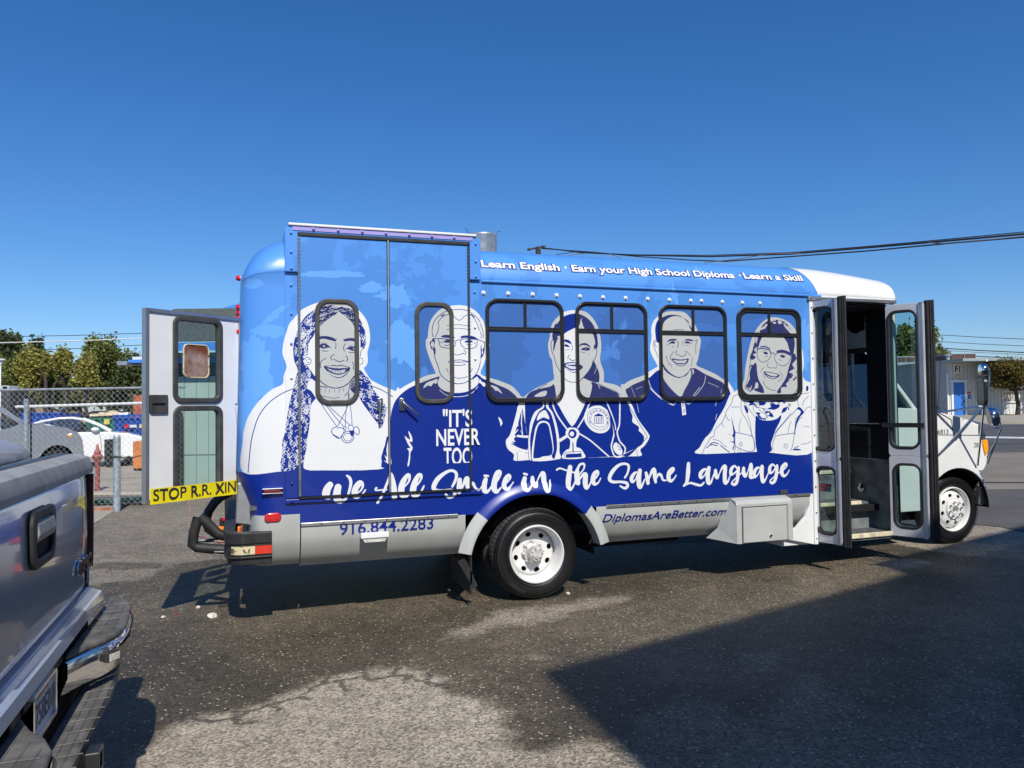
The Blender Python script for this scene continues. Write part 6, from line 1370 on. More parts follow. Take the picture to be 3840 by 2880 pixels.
a_ = dr(352, 362); b_ = dr(548, 630)
MB().ring(rrect(a_[0]-.003, b_[0]+.006, b_[1]-.004, a_[1]+.005, .04), rrect(a_[0]+.002, b_[0]-.002, b_[1]+.002, a_[1]-.002, .035), .004, .016, PD_).build('plate_rim', 'reflective_white', rear_door)
MB().ring(rrect(a_[0], b_[0], b_[1], a_[1], .04), [((a_[0]+b_[0])/2, (a_[1]+b_[1])/2)]*28, .004, .010, PD_).build('rusty_plate', 'rust_plate', rear_door)
# yellow crossing decal across the foot of the door
sz0, sz1 = z0d+.0, door_uz(555, 1833)[1]; sl = (door_uz(893, 1793)[1]-sz1)
nn = 14
MB().grid([[PD_(.03+(DW-.03)*i/nn, z, .033+.004*math.sin(i*1.7)) for i in range(nn+1)] for z in (sz0-.002, (sz0+sz1)/2, sz1)]).build('crossing_decal', 'yellow_sign', rear_door, smooth=60)
def PS(u, v): q = PD_(.050+(DW-.03)*u, sz0+.022+v*.078, .0385); return q
lettering('decal_lettering', 'STOP R.R. XING', PS, 'dark_print', rear_door, off=.012)
MB().tube([AY(893, 1520, .25), AY(905, 1700, .2), AY(903, 1812, .2)], .02, 8).build('rear_hinge_cover', 'white_paint', bus, smooth=60)
# ---- storage box ahead of the rear wheel
A = AY(2745, 1890, -.1); B_ = AY(2967, 2014, -.1); bx0, bx1, bz0, bz1 = 1.83, 2.42, .345, .735
MB().prism([(.0, bz1), (-.085, bz1-.02), (-.1, bz1-.05), (-.1, bz0), (.28, bz0), (.28, bz1-.1)], bx0, bx1, 'x').add([(bx0, -.1, bz0), (bx0, -.1, bz1-.05), (bx0, 0, bz1), (bx0-.03, .0, .70), (bx0-.10, .05, .47), (bx0-.17, .13, .37), (bx0, .28, bz0)], [(0, 1, 2, 3, 4, 5), (0, 5, 6)]).build('storage_box', 'grey_paint', bus, bevel=.008)
MB().box(bx0+.06, bx1-.07, -.112, -.1, bz0+.005, bz1-.08).box(bx1-.055, bx1-.003, -.108, -.1, bz0+.002, bz1-.06).build('storage_lid', 'grey_paint', bus, bevel=.004)
MB().box(bx0+.05, bx1-.062, -.104, -.099, bz1-.078, bz1-.072).box(bx0+.052, bx0+.057, -.103, -.099, bz0, bz1-.078).box(bx1-.068, bx1-.062, -.103, -.099, bz0, bz1-.078).build('lid_gap', 'dark_void', bus)
MB().lathe([(.012, 0), (.012, -.012), (0, -.016)], (2.17, -.112, .40), 'y', 12).build('lid_lock', 'chrome', bus, smooth=50)
# ---- entry: post, header, step well
MB().prism([(2.735, .73), (2.70, .73), (2.69, .62), (2.64, .52), (2.54, .43), (2.42, .385), (2.40, .335), (2.735, .262)], -.002, .03).box(2.40, 2.735, .03, .5, .262, .345).build('step_well_side', 'white_paint', bus, bevel=.004)
MB().box(2.735, 2.776, -.012, .02, .262, 2.53).box(3.735, 3.768, .0, .03, 1.0, 2.53).build('door_post', 'white_paint', bus, bevel=.005)
MB().box(2.715, 3.76, -.03, .02, 2.525, 2.558).build('door_header', 'aluminium', bus, bevel=.008, bseg=3)
rivets([(2.756, -.012, z) for z in np.linspace(.32, 2.46, 10)], 'dull_chrome', 'post_rivet', .6)
# front cap of white moulding
sec = [(2.62, 1.0), (2.84, 1.0), (3.0, .985), (3.2, .94), (3.4, .88), (3.6, .815), (3.73, .77), (3.765, .73)]
rows = []
for i, (x, h) in enumerate(sec):
    r_ = []
    for y, z in [(-.002, 2.535)]+[(y-.003, z) for y, z in half]+[(2.442, 2.535)]:
        t = min(1, max(0, (2.93-z)/.34))**.6 if i == 0 else 1
        zz = 2.535+(z+.003-2.535)*h; r_.append((x+.22*t*(i == 0)+.03 * (i == 0) if i == 0 else x+.12*math.sin(min(1, max(0, y/2.44))*math.pi)*(i/7)**2, y, zz))
    if i == 0: r_ = [(q[0]-.035, q[1], q[2]) for q in r_]
    rows.append(r_)
rows.append([(q[0]+.004, q[1]+(.02 if q[1] < 1.2 else -.02), 2.535+(q[2]-2.535)*.85) for q in rows[-1]]); rows.append([(q[0]-.02, q[1], 2.535) for q in rows[-1]])
MB().grid(rows).build('front_cap', 'white_paint', bus, smooth=45)
# inside: ceiling, bulkhead with round speaker, dash, steps, rails
MB().box(2.74, 3.75, .10, 2.40, 2.50, 2.53).build('ceiling', 'interior_grey', bus)
sf = MB().box(2.776, 3.70, .0, .30, .262, .315, 0).box(2.776, 3.70, .28, .56, .315, .575, 0).box(2.776, 3.70, .56, .60, .315, .855, 0).box(3.70, 3.74, .0, .60, .262, 1.0, 0); sf.build('steps', 'step_grey', bus)
MB().box(2.776, 3.70, .01, .27, .316, .322).box(2.776, 3.70, .29, .55, .576, .582).build('tread_mat', 'rubber_mat', bus)
MB().box(2.776, 3.70, -.022, .01, .285, .328).box(2.776, 3.55, .265, .292, .555, .592).box(2.776, 3.70, .545, .575, .84, .876).build('step_nosing', 'nosing', bus, bevel=.006)
MB().box(2.74, 3.78, .575, 2.40, .84, .873).build('entry_floor', 'rubber_mat', bus)
e = AY(3310, 1858, .45); MB().lathe([(.045, .0), (.045, -.02), (.02, -.035), (0, -.04)], (3.699, .42, .70), 'x', 16).build('step_lamp', 'chrome', bus, smooth=50)
# dashboard and engine cover
MB().prism([(3.73, .3), (3.73, 1.30), (3.85, 1.43), (4.2, 1.47), (4.3, 1.44), (4.3, .87)], .33, 2.15).build('dashboard', 'interior_dark', bus, bevel=.03, bseg=3)
MB().prism([(3.35, .87), (3.4, 1.2), (3.82, 1.28), (3.82, .87)], .95, 1.5).build('engine_cover', 'interior_dark', bus, bevel=.04, bseg=3)
MB().box(3.78, 3.80, .25, 2.42, 2.08, 2.53).box(3.775, 3.8, .03, .27, .3, 2.53).build('windscreen_bulkhead', 'interior_grey', bus)
MB().box(3.2, 3.76, 2.38, 2.41, .9, 2.53).box(2.74, 3.2, 2.38, 2.41, .9, 2.53).build('driver_side_wall', 'interior_dark', bus)
MB().box(3.745, 3.765, .035, .36, .3, 2.5).build('doorway_shade_panel', 'interior_dark', bus)  # black panel added over the pale faces, stands in for doorway shade
q = AX(3211, 1204, 3.777); MB().lathe([(.13, 0), (.13, -.01), (.0, -.012)], (3.777, q.y, min(q.z, 2.45)), 'x', 24).build('speaker', 'black_metal', bus)
q = AX(3236, 1228, 3.777); MB().lathe([(.035, 0), (.035, -.01), (.0, -.012)], (3.777, q.y, q.z), 'x', 16).build('speaker_knob', 'black_metal', bus)
q = AX(3170, 1330, 3.777); MB().box(3.55, 3.776, .6, 2.3, 1.98, 2.10).build('overhead_console', 'black_metal', bus, bevel=.01)
# grab rails
pl = lambda px, py, y: AY(px, py, y)
MB().tube([pl(3195, 1320, .62), pl(3205, 1760, .62)], .018, 10).build('grab_pole', 'galv', bus, smooth=60)
MB().tube([pl(3196, 1478, .62), pl(3204, 1480, .6), pl(3278, 1580, .5), pl(3286, 1600, .5), pl(3286, 1650, .5), pl(3292, 1670, .5), pl(3330, 1722, .5), pl(3338, 1760, .5)], .018, 10).build('grab_rail', 'galv', bus, smooth=60)
MB().tube([pl(3160, 1588, .2), pl(3330, 1590, .1)], .007, 6).build('door_linkage', 'black_metal', bus)
# folded-out passenger door leaves
def leaf(H, O, z0, z1, bolt=False, pxw=None, low=None):
    """H hinge (x, y), O outer metal edge (x, y)"""
    H, O = Vector((*H, 0)), Vector((*O, 0)); u_ = (O-H).normalized(); n_ = Vector((u_.y, -u_.x, 0))
    if n_.x > 0: n_ = -n_
    W = (O-H).length
    P = lambda u, w_, d: tuple((H+u_*u+n_*d).xy)+(w_,)
    def uz(px, py):
        d = ray(px, py); t = np.dot(np.array(H)-CAM, np.array(n_))/np.dot(d, np.array(n_)); q = Vector(CAM+d*t); return (q-H).dot(u_), q.z
    hs = []
    for (ax, ay, bx, by) in pxw:
        a = uz(ax, (ay+by)/2); b = uz(bx, (ay+by)/2); t = uz((ax+bx)/2, ay); s = uz((ax+bx)/2, by)
        hs.append((a[0]+.012, b[0]-.012, s[1]+.012, t[1]-.012, min(.075, (b[0]-a[0])*.45)))
    L = plate_with_holes(P, 0, W, z0, z1, hs, -.018, .018).build('door_leaf', 'door_metal', bus, bevel=.004)
    for (a, b, c, d, r) in hs:
        MB().ring(rrect(a-.016, b+.016, c-.016, d+.016, r+.014), rrect(a+.010, b-.010, c+.010, d-.010, max(.01, r-.012)), -.024, .024, P).build('window_gasket', 'black_rubber', L, smooth=50, bevel=.006)
        pp = rrect(a, b, c, d, r); MB().add([P(u, w_, 0) for u, w_ in pp], [tuple(range(len(pp)))]).build('window_pane', 'door_glass', L)
    sl_ = MB()
    for i, (k, wd) in enumerate(((.003, .014), (.02, .02), (.045, .016), (.064, .012))): sl_.tube([P(W+k+.006, z0-.012, .0), P(W+k+.006, z1+.012, .0)], wd, 8)
    sl_.build('rubber_edge', 'black_rubber', L, smooth=60)
    mm = MB(); mm.ring([(W-.012, z1), (W-.045, z1), (W-.045, z0), (W-.012, z0)], [(W-.02, z1-.01), (W-.037, z1-.01), (W-.037, z0+.01), (W-.02, z0+.01)], -.02, .03, P); mm.build('edge_channel', 'aluminium', L)
    return L, P, uz, W
k8 = lambda x, y: (2950+x/1.6582, 1100+y/1.6582)
def wpx(x0, y0, x1, y1): return (*k8(x0, y0), *k8(x1, y1))
L1, P1, _, W1 = leaf((2.79, -.012), (2.838, -.262), .288, 2.515, pxw=[wpx(158, 82, 305, 980), wpx(185, 1075, 322, 1500)])
L2, P2, uz2, W2 = leaf((3.648, .0), (3.802, -.31), .288, 2.505, pxw=[wpx(635, 105, 825, 965), wpx(668, 1058, 848, 1462)])
bt = MB(); za = uz2(3390, 1594)[1]
bt.ring([(-.05, za+.022), (W2*.93, za+.022), (W2*.93, za-.022), (-.05, za-.022)], [(-.04, za+.012), (W2*.9, za+.012), (W2*.9, za-.012), (-.04, za-.012)], .02, .04, P2).ring([(-.04, za+.012), (W2*.92, za+.012), (W2*.92, za-.012), (-.04, za-.012)], [(.1, za)]*4, .022, .036, P2).build('door_bar', 'black_metal', bus, bevel=.003)
v_, f_ = text_mesh('WATCH YOUR\nSTEP'); 
a_ = uz = None
def zl1(px, py):
    H = Vector((2.79, -.012, 0)); O = Vector((2.838, -.262, 0)); u_ = (O-H).normalized(); n_ = Vector((u_.y, -u_.x, 0)); d = ray(px, py)
    t = np.dot(np.array(H)-CAM, np.array(n_))/np.dot(d, np.array(n_)); q = Vector(CAM+d*t); return (q-H).dot(u_), q.z
s0 = zl1(3070, 1811); s1 = zl1(3117, 1846)
MB().add([P1(u, z, -.004) for u, z in ((s0[0], s0[1]), (s1[0], s0[1]), (s1[0], s1[1]), (s0[0], s1[1]))], [(0, 1, 2, 3)]).build('step_notice', 'reflective_white', L1)
hgt = s0[1]-s1[1]; wd_ = s1[0]-s0[0]
for body, zz, a0, a1 in (('H YOUR', s0[1]-hgt*.42, .02, .92), ('TEP', s0[1]-hgt*.88, .02, .48)):
    lettering('notice_lettering', body, lambda u, v: P1(s0[0]+wd_*(a0+(a1-a0)*u), zz+v*hgt*.33, .001), 'red_print', L1, off=.01)
# ---------------------------------------------------------------- wheels
def make_wheel(name, front, cx, yo, cz, parent):
    """centre (cx, cz), outer tyre face at yo, axis along y"""
    R0, wd = .372, .215
    pr = [(.236, .018), (.262, .004), (.30, .0), (.335, .006), (.352, .02), (.362, .038), (.369, .06), (.372, .10), (.372, wd-.06), (.362, wd-.03), (.335, wd), (.24, wd-.02)]
    t = MB(); t.lathe(pr[:6], (cx, yo, cz), 'y', 72); t.lathe(pr[9:], (cx, yo, cz), 'y', 40)
    T = t.build('tyre', 'tyre', parent, smooth=50)
    tr = MB(); S = 64
    for i in range(S):
        a0, a1 = 6.28319*(i+.07)/S, 6.28319*(i+.93)/S
        for (ya, yb, r0, r1) in ((.034, .072, .357, .369), (.080, .125, .369, .3715), (.133, wd-.04, .3715, .366)):
            v = []
            for a in (a0, a1):
                for y, r in ((ya, r0), (yb, r1), (yb, .345), (ya, .345)): v.append((cx+r*math.cos(a), yo+y, cz+r*math.sin(a)))
            tr.add(v, [(0, 1, 5, 4), (0, 4, 7, 3), (1, 2, 6, 5), (0, 3, 2, 1), (4, 5, 6, 7)])
    tr.lathe([(.355, .035), (.357, .1), (.355, wd-.03)], (cx, yo, cz), 'y', 48)
    tag(tr.build('tread', 'tread', T), kind='stuff')
    rg = MB()
    for r in (.345, .315, .262): rg.lathe([(r-.003, .0035), (r, -.0015), (r+.003, .0035)], (cx, yo, cz), 'y', 56)
    rg.build('sidewall_ribs', 'tyre', T, smooth=60)
    lt = lambda P, body, nm='sidewall_lettering': lettering(nm, body, P, 'seal_grey', T, off=.01)
    def curved(a0, a1, r, h): return lambda u, v: (cx+(r+v*h)*math.cos(R_(a0+(a1-a0)*u)), yo-.0012, cz+(r+v*h)*math.sin(R_(a0+(a1-a0)*u)))
    if not front: lt(curved(250, 222, .325, -.02), 'LT225/75R16'); lt(curved(282, 325, .335, -.03), 'TRANSFORCE'[::1]) if False else lt(curved(278, 318, .305, .028), 'STEELTEX') if False else None
    dsh = .115 if not front else .03            # depth of the disc behind the flange
    rim = MB(); rim.lathe([(.237, .016), (.234, .003), (.226, .0), (.219, .006), (.214, .03), (.205, .05), (.198, dsh+.02), (.19, dsh+.05)] if not front else [(.237, .016), (.234, .003), (.226, .0), (.219, .006), (.213, .035), (.206, .07), (.20, .09)], (cx, yo, cz), 'y', 64)
    def prof(r): # axial depth of disc at radius r
        if not front: return dsh+.028*max(0, (r-.165)/.03)**1.5 if r > .165 else dsh+.012*(.165-r)/.1
        return .012+.05*max(0, (r-.165)/.04)**1.6 if r > .165 else .012-.012*(.165-r)/.06 if r > .125 else .002+(.125-r)*.1
    NH, rh, hr = 8, .150, .0195; a_off = R_(14)
    D3 = lambda r, a: (cx+r*math.cos(a), yo+prof(r), cz+r*math.sin(a))
    ri, ro = .118, .178
    for s in range(NH):
        ac = a_off+6.28319*s/NH; n = 24; inn = []; oo = []
        for k in range(n):
            t_ = 6.28319*k/n; dx, dz = math.cos(t_), math.sin(t_)
            r_, a_ = rh+hr*dx*1.0, ac+hr*1.25*dz/rh; inn.append(D3(r_, a_))
            sc_ = 1/max(abs(dx), abs(dz)); oo.append(D3((ro+ri)/2+dx*sc_*(ro-ri)/2, ac+dz*sc_*math.pi/NH))
        rim.grid([oo+[oo[0]], inn+[inn[0]], [(p[0], p[1]+.012, p[2]) for p in inn+[inn[0]]]])
    rim.lathe([(ro, prof(ro)), (.19, prof(.19)), (.2, prof(.2)+.01)], (cx, yo, cz), 'y', 64); rim.lathe([(ri, prof(ri)), (.10, prof(.10)), (.05, prof(.05))], (cx, yo, cz), 'y', 48)
    rim.build('rim', 'wheel_white', T, smooth=40)
    MB().lathe([(.20, dsh+.05), (.0, dsh+.06)], (cx, yo, cz), 'y', 24).build('brake_backing', 'dark_void', T)
    hb = MB()
    if not front:
        hb.lathe([(.085, dsh), (.082, dsh-.02), (.062, dsh-.035), (.058, .03), (.055, .018), (.04, .014), (.036, .004), (.0, .0)], (cx, yo, cz), 'y', 32)
        for k in range(8): a = 6.28319*(k+.3)/8; hb.lathe([(.009, 0), (.008, -.014), (0, -.016)], (cx+.047*math.cos(a), yo+.018, cz+.047*math.sin(a)), 'y', 8)
        hb.build('hub', 'hub_metal', T, smooth=40)
        nt_ = MB()
        for k in range(8): a = 6.28319*(k+.1)/8; nt_.lathe([(.017, 0), (.013, -.012), (.011, -.03), (.006, -.032), (.005, -.045), (0, -.046)], (cx+.084*math.cos(a), yo+dsh+.004, cz+.084*math.sin(a)), 'y', 8)
        nt_.build('lug_nuts', 'hub_metal', T, smooth=40)
    else:
        hb.lathe([(.105, .0), (.098, -.012), (.055, -.014), (.052, -.02), (.043, -.022), (.042, .05), (.0, .055)], (cx, yo, cz), 'y', 36).build('hub', 'wheel_white', T, smooth=40)
        nt_ = MB()
        for k in range(8): a = 6.28319*(k+.25)/8; nt_.lathe([(.013, 0), (.011, -.02), (.006, -.022), (.006, -.034), (0, -.035)], (cx+.078*math.cos(a), yo-.012, cz+.078*math.sin(a)), 'y', 8)
        nt_.build('lug_nuts', 'chrome', T, smooth=40)
    return T
make_wheel('wheel', False, .006, .012, .370, bus).name = 'rear_wheel'
t2 = MB().lathe([(.24, 0), (.335, .0), (.362, .03), (.372, .08), (.372, .15), (.24, .2)], (.006, .262, .370), 'y', 48).build('inner_tyre', 'tread', bus, smooth=50)
FWX, FWY, FWZ = 4.855, .36, .372+.052
make_wheel('wheel', True, FWX, FWY, FWZ, bus).name = 'front_wheel'
MB().lathe([(.24, 0), (.372, .03), (.372, .18), (.24, .2)], (FWX, 1.95, FWZ), 'y', 32).build('far_front_tyre', 'tyre', bus, smooth=50)
MB().lathe([(.24, 0), (.372, .03), (.372, .4), (.24, .42)], (.006, 2.0, .37), 'y', 32).build('far_rear_tyre', 'tyre', bus, smooth=50)
# ---------------------------------------------------------------- van nose
YN = .26
c4b = lambda x, y: AY(3480+x/6.144, 1380+y/6.144, YN)
nose = [c4b(165, 985), c4b(350, 1040), c4b(520, 1080), c4b(700, 1120), c4b(910, 1190), c4b(1210, 1320), c4b(1290, 1430), c4b(1330, 1540), c4b(1335, 1620)]
top = [(q.x, q.z) for q in nose]
k4 = lambda x, y: AY(3400+x/3.016, 1500+y/3.016, YN)
fr = [k4(905, 470), k4(912, 560), k4(915, 640), k4(905, 720), k4(880, 780), k4(850, 805)]
AFX, AFZ, AFR = FWX-.03, FWZ+.01, .44
arch = [(AFX+AFR*math.cos(R_(a))*1.0, AFZ+AFR*.98*math.sin(R_(a))) for a in range(38, 181, 8)]
low = k4(820, 800)
prof_ = [(3.78, .95), (3.78, 1.52)]+[(top[0][0]-.35, top[0][1]+.03)]+top+[(q.x, q.z) for q in fr]+[(low.x, low.z)]+arch+[(AFX-AFR, .45), (3.78, .45)]
body = MB().prism(prof_, YN, 2.18).build('van_nose', 'white_paint', bus, bevel=.035, bseg=4)
for p_ in body.data.polygons: p_.use_smooth = False
MB().lathe([(AFR-.012, .0), (AFR-.012, .34)], (AFX, YN+.012, AFZ), 'y', 36, a0=0, a1=math.pi).add([(AFX-AFR, YN+.34, .3), (AFX+AFR, YN+.34, .3), (AFX+AFR, YN+.34, .95), (AFX-AFR, YN+.34, .95)], [(0, 1, 2, 3)]).box(3.9, 5.1, YN+.35, 1.9, .45, .7).build('front_wheel_well', 'dark_void', bus)
a = c4b(175, 1538); b = c4b(1328, 1552)
MB().tube([(a.x, YN-.001, a.z), (b.x, YN-.001, b.z)], .004, 5).tube([c4b(165, 990)+Vector((0, -.002, 0)), c4b(400, 1110)+Vector((0, -.002, 0)), c4b(535, 1195)+Vector((0, -.002, 0)), c4b(545, 1270)+Vector((0, -.002, 0)), c4b(575, 1500)+Vector((0, -.002, 0))], .004, 5).build('body_seam', 'seal_grey', bus)
# numbers on the fender
def fender_text(body_, x0, x1, yb, yt):
    A, B = k4(x0, yb), k4(x1, yb-.0); cap = (k4(x0, yt)-A).z
    lettering('fender_number', body_, lambda u, v: (A.x+(B.x-A.x)*u, YN-.003, A.z+(B.z-A.z)*u+cap*v), 'dark_print', bus, off=-.004)
fender_text('166813'.replace('16', '156', 1)[0:0]+'56813', 318, 470, 382, 332)
fender_text('284', 760, 838, 534, 482)
# amber corner lamp, grille edge, bumper
am = [k4(850, 450), k4(905, 448), k4(914, 500), k4(914, 560), k4(905, 600), k4(885, 632), k4(866, 570), k4(852, 500)]
MB().prism([(q.x, q.z) for q in am], YN-.012, YN+.03).build('corner_lamp', 'amber_lens', bus, bevel=.006)
MB().box(top[-1][0]-.03, top[-1][0]+.03, .5, 1.95, .95, 1.25).build('grille', 'black_metal', bus)
bA = AY(3682, 1770, .38); bB = AY(3725, 1795, .38)
bpts = lambda z0, z1, g=0: None
bx = 5.30
pf = [(5.22, .32), (5.30, .33), (5.40, .40), (5.46, .52), (5.48, .9), (5.48, 1.6), (5.44, 2.1), (5.36, 2.15), (5.36, .56), (5.22, .42)]
pf = [(x-.07, y-.02) for x, y in pf]
MB().prism([(x-.015, y+.02) for x, y in pf], .735, .80, 'z').prism(pf, .655, .735, 'z').build('front_bumper', 'chrome', bus, bevel=.012, bseg=3)
MB().prism([(x+.01, y-.008) for x, y in pf], .46, .655, 'z').build('bumper_valance', 'dull_chrome', bus, bevel=.01)
# windscreen, pillars, cab door glass
g = MB().add([(4.32, .42, 1.475), (4.32, 2.02, 1.475), (3.82, 1.92, 2.13), (3.82, .50, 2.13)], [(0, 1, 2, 3)]).build('windscreen', 'car_glass', bus)
MATS['car_glass_clear'] = None; glass('car_glass_clear', (.78, .86, .86), .02); g.data.materials[0] = MATS['car_glass_clear']
MB().tube([(4.36, .36, 1.46), (3.80, .44, 2.16)], .035, 8).tube([(4.36, 2.08, 1.46), (3.80, 1.98, 2.16)], .035, 8).box(3.77, 3.86, .30, 2.14, 2.13, 2.45).build('windscreen_pillar', 'white_paint', bus, smooth=60)
MB().add([(3.80, .29, 1.5), (4.26, .30, 1.5), (3.80, .36, 2.1)], [(0, 1, 2)]).build('quarter_glass', 'car_glass', bus)
MB().box(3.77, 3.80, .05, .29, .3, 1.5).build('cab_jamb', 'white_paint', bus)
MB().tube([(4.2, 2.0, 1.5), (4.12, 1.3, 1.6)], .008, 6).build('wiper', 'black_metal', bus)
# whip aerial on the cowl
pA = AY(3518, 1535, .45); pB = AY(3533, 1258, .45)
MB().tube([pA, pA+(pB-pA)*.5+Vector((.0, 0, 0)), pB], [.004, .003, .002], 6).lathe([(.018, 0), (.012, .03), (.006, .05), (0, .052)], pA, 'z', 10).build('whip_aerial', 'black_metal', bus)
# cross-view mirrors on tubular arms
def pm(px, py, y): return AY(px, py, y)
hub = pm(3689, 1523, -.05)
arms = MB(); T_ = lambda a, b, r=.011: arms.tube([a, b], r, 8)
T_(pm(3516, 1547, .25), hub); T_(pm(3513, 1712, .24), hub); T_(pm(3666, 1745, .24), hub); T_(pm(3640, 1580, .35), hub, .008)
el = pm(3753, 1608, .15); T_(pm(3645, 1581, .5), el); T_(el, pm(3735, 1655, .2), .009); T_(pm(3735, 1655, .2), pm(3692, 1728, .28), .009); T_(pm(3737, 1650, .25), pm(3703, 1738, .5), .009); arms.tube([el, pm(3752, 1590, .15), pm(3745, 1572, .15)], .009, 8)
arms.tube([pm(3706, 1388, -.05), pm(3712, 1387, -.05), pm(3711, 1425, -.05), pm(3706, 1460, -.05)], .007, 8)
arms.box(hub.x-.04, hub.x+.04, hub.y-.02, hub.y+.02, hub.z-.006, hub.z+.006); arms.build('mirror_arm', 'chrome', bus, smooth=60)
ct = pm(3684, 1468, -.06)
Rz = Matrix.Translation(ct) @ Matrix.Rotation(R_(62), 4, 'Z')
m_ = MB(); o_, i_ = rrect(-.085, .085, -.142, .142, .06), rrect(-.07, .07, -.128, .128, .05)
PM = lambda u, w_, d: tuple(Rz @ Vector((u, d, w_)))
m_.ring(o_, i_, -.02, .02, PM); m_.add([PM(u, w_, .018) for u, w_ in o_], [tuple(range(len(o_)))]); MR = m_.build('side_mirror', 'black_metal', bus, smooth=50, bevel=.01)
mat('mirror_glass', (.8, .85, .85), .02, metal=1, noise=.02)
MB().add([PM(u, w_, -.012) for u, w_ in rrect(-.072, .072, -.05, .129, .04)], [tuple(range(28))]).add([PM(u, w_, -.012) for u, w_ in rrect(-.072, .072, -.129, -.058, .03)], [tuple(range(28))]).build('mirror_glass', 'mirror_glass', MR)
def dome(px, py, rr, rot, y, nm, tilt=0):
    c = pm(px, py, y); M_ = Matrix.Translation(c) @ Matrix.Rotation(R_(rot), 4, 'Z') @ Matrix.Rotation(R_(tilt), 4, 'X')
    mb = MB().lathe([(rr, .0), (rr*.9, -.3*rr), (rr*.6, -.5*rr), (rr*.3, -.58*rr), (0, -.6*rr)], (0, 0, 0), 'y', 24).lathe([(rr, .0), (rr*1.02, .02), (rr*.9, .04), (0, .05)], (0, 0, 0), 'y', 24)
    mb.v = [tuple(M_ @ Vector(v)) for v in mb.v]; return mb.build(nm, 'chrome', bus, smooth=50)
dome(3691, 1387, .062, 58, -.05, 'convex_mirror'); dome(3724, 1563, .105, 52, .15, 'crossview_mirror', -8)
# roof vent stack
vp = DP(1810, 905, 9.0)
vent = MB().lathe([(.165, -.28), (.165, .0), (.17, .01), (.17, .03), (.165, .035), (.16, .035), (.155, -.1)], (vp.x, vp.y, vp.z+.04), 'z', 28)
vent = vent.build('vent_stack', 'galv', None, smooth=50); vent.name = 'vent_stack'
tag(vent, 'galvanised round vent stack rising behind the bus roof by the tall doors', 'vent')
MB().tube([(vp.x-.17, vp.y, vp.z+.06), (vp.x-.19, vp.y, vp.z+.13), (vp.x-.21, vp.y, vp.z+.14)], .004, 5).tube([(vp.x+.16, vp.y, vp.z+.06), (vp.x+.19, vp.y, vp.z+.13), (vp.x+.22, vp.y, vp.z+.13)], .004, 5).build('vent_hook', 'seal_grey', vent)
MB().tube([(vp.x, vp.y+.3, vp.z-.2), (vp.x, vp.y+.3, gz(vp.x))], .12, 12).build('vent_riser', 'galv', vent)
# red canister and tool case on the entry floor
q = AY(3290, 1778, .75)
MB().lathe([(0, -.10), (.05, -.10), (.06, -.09), (.06, .22), (.04, .25), (.02, .27), (0, .27)], (q.x, q.y, .94), 'y', 20).build('fire_extinguisher', 'red_lens', None, smooth=50)
tag(bpy.data.objects['fire_extinguisher'], 'red extinguisher lying on the bus floor just inside the passenger door', 'extinguisher')
tc_ = MB().box(3.36, 3.74, .70, .95, .876, .955).build('tool_case', 'seal_grey', None, bevel=.01); tag(tc_, 'flat grey tool case on the bus floor beside the red extinguisher', 'case')
MB().box(3.5, 3.6, .68, .70, .90, .93).box(3.40, 3.44, .69, .70, .90, .935).box(3.66, 3.70, .69, .70, .90, .935).build('case_latch', 'dull_chrome', tc_)
# ---------------------------------------------------------------- foreground pickup, tail towards us at the left edge
mat('truck_paint', (.37, .43, .52), .2, metal=.2, noise=.04, nscale=60, coat=.8)
mat('truck_plastic', (.30, .30, .295), .55, noise=.15, nscale=9, bump=.06, bscale=300)
mat('bumper_pad', (.12, .117, .11), .6, noise=.35, nscale=14, bump=.25, bscale=90)
mat('tonneau_paint', (.36, .35, .34), .42, metal=.15, coat=.25, noise=.05)
XT, YR, YL = -2.86, -2.08, -3.86; YC = (YR+YL)/2
tk = empty('pickup_truck', 'silver pickup truck parked at the left edge, tailgate and chrome step bumper towards us', 'pickup truck', loc=(0, 0, 0))
# tailgate: gently crowned face with top cap
rows = []
for y in np.linspace(YL, YR, 15):
    e = abs((y-YC)/(YR-YC)); r_ = .035*max(0, (e-.82)/.18)**2
    rows.append([(XT+x-r_, y, z) for x, z in ((-.06, 1.33), (-.015, 1.315), (-.006, 1.305), (0, 1.29), (.004, 1.2), (.006, 1.05), (.002, .95), (-.004, .90), (-.002, .86), (-.01, .83), (-.05, .815))])
tg = MB().grid(rows).build('tailgate', 'truck_paint', tk, smooth=40)
rows = []
for y in np.linspace(YL+.01, YR-.005, 13): rows.append([(XT+x, y, z) for x, z in ((-.13, 1.33), (-.12, 1.385), (-.05, 1.392), (-.012, 1.375), (.006, 1.33), (.004, 1.308), (-.01, 1.304))])
MB().grid(rows).add([rows[-1][i] for i in range(7)], [tuple(range(7))]).build('tailgate_cap', 'truck_plastic', tg, smooth=40)
MB().box(XT-.09, XT-.02, YR-.004, YR+.012, .84, 1.31).build('gate_gap', 'dark_void', tk)
hy0, hy1, hz0, hz1 = -3.16, -2.83, 1.075, 1.25
hr_ = lambda g: rrect(-3.15+g, -2.86-g, 1.08+g, 1.265-g, .05)
PX = lambda u, w_, d: (XT+.006+d, u, w_)
h_ = MB().ring(hr_(0), hr_(.03), -.0, .018, PX).build('gate_handle_frame', 'black_rubber', tg, smooth=50, bevel=.006, bseg=3)
MB().add([PX(u, w_, .004) for u, w_ in hr_(.028)], [tuple(range(28))]).build('handle_recess', 'dark_void', h_)
MB().prism([(.004, 1.235), (.02, 1.225), (.026, 1.19), (.018, 1.165), (.004, 1.16)], -3.115, -2.895, 'y').build('handle_paddle', 'truck_plastic', h_, bevel=.006)
bpy.data.objects['handle_paddle'].location = (XT+.006, 0, 0)
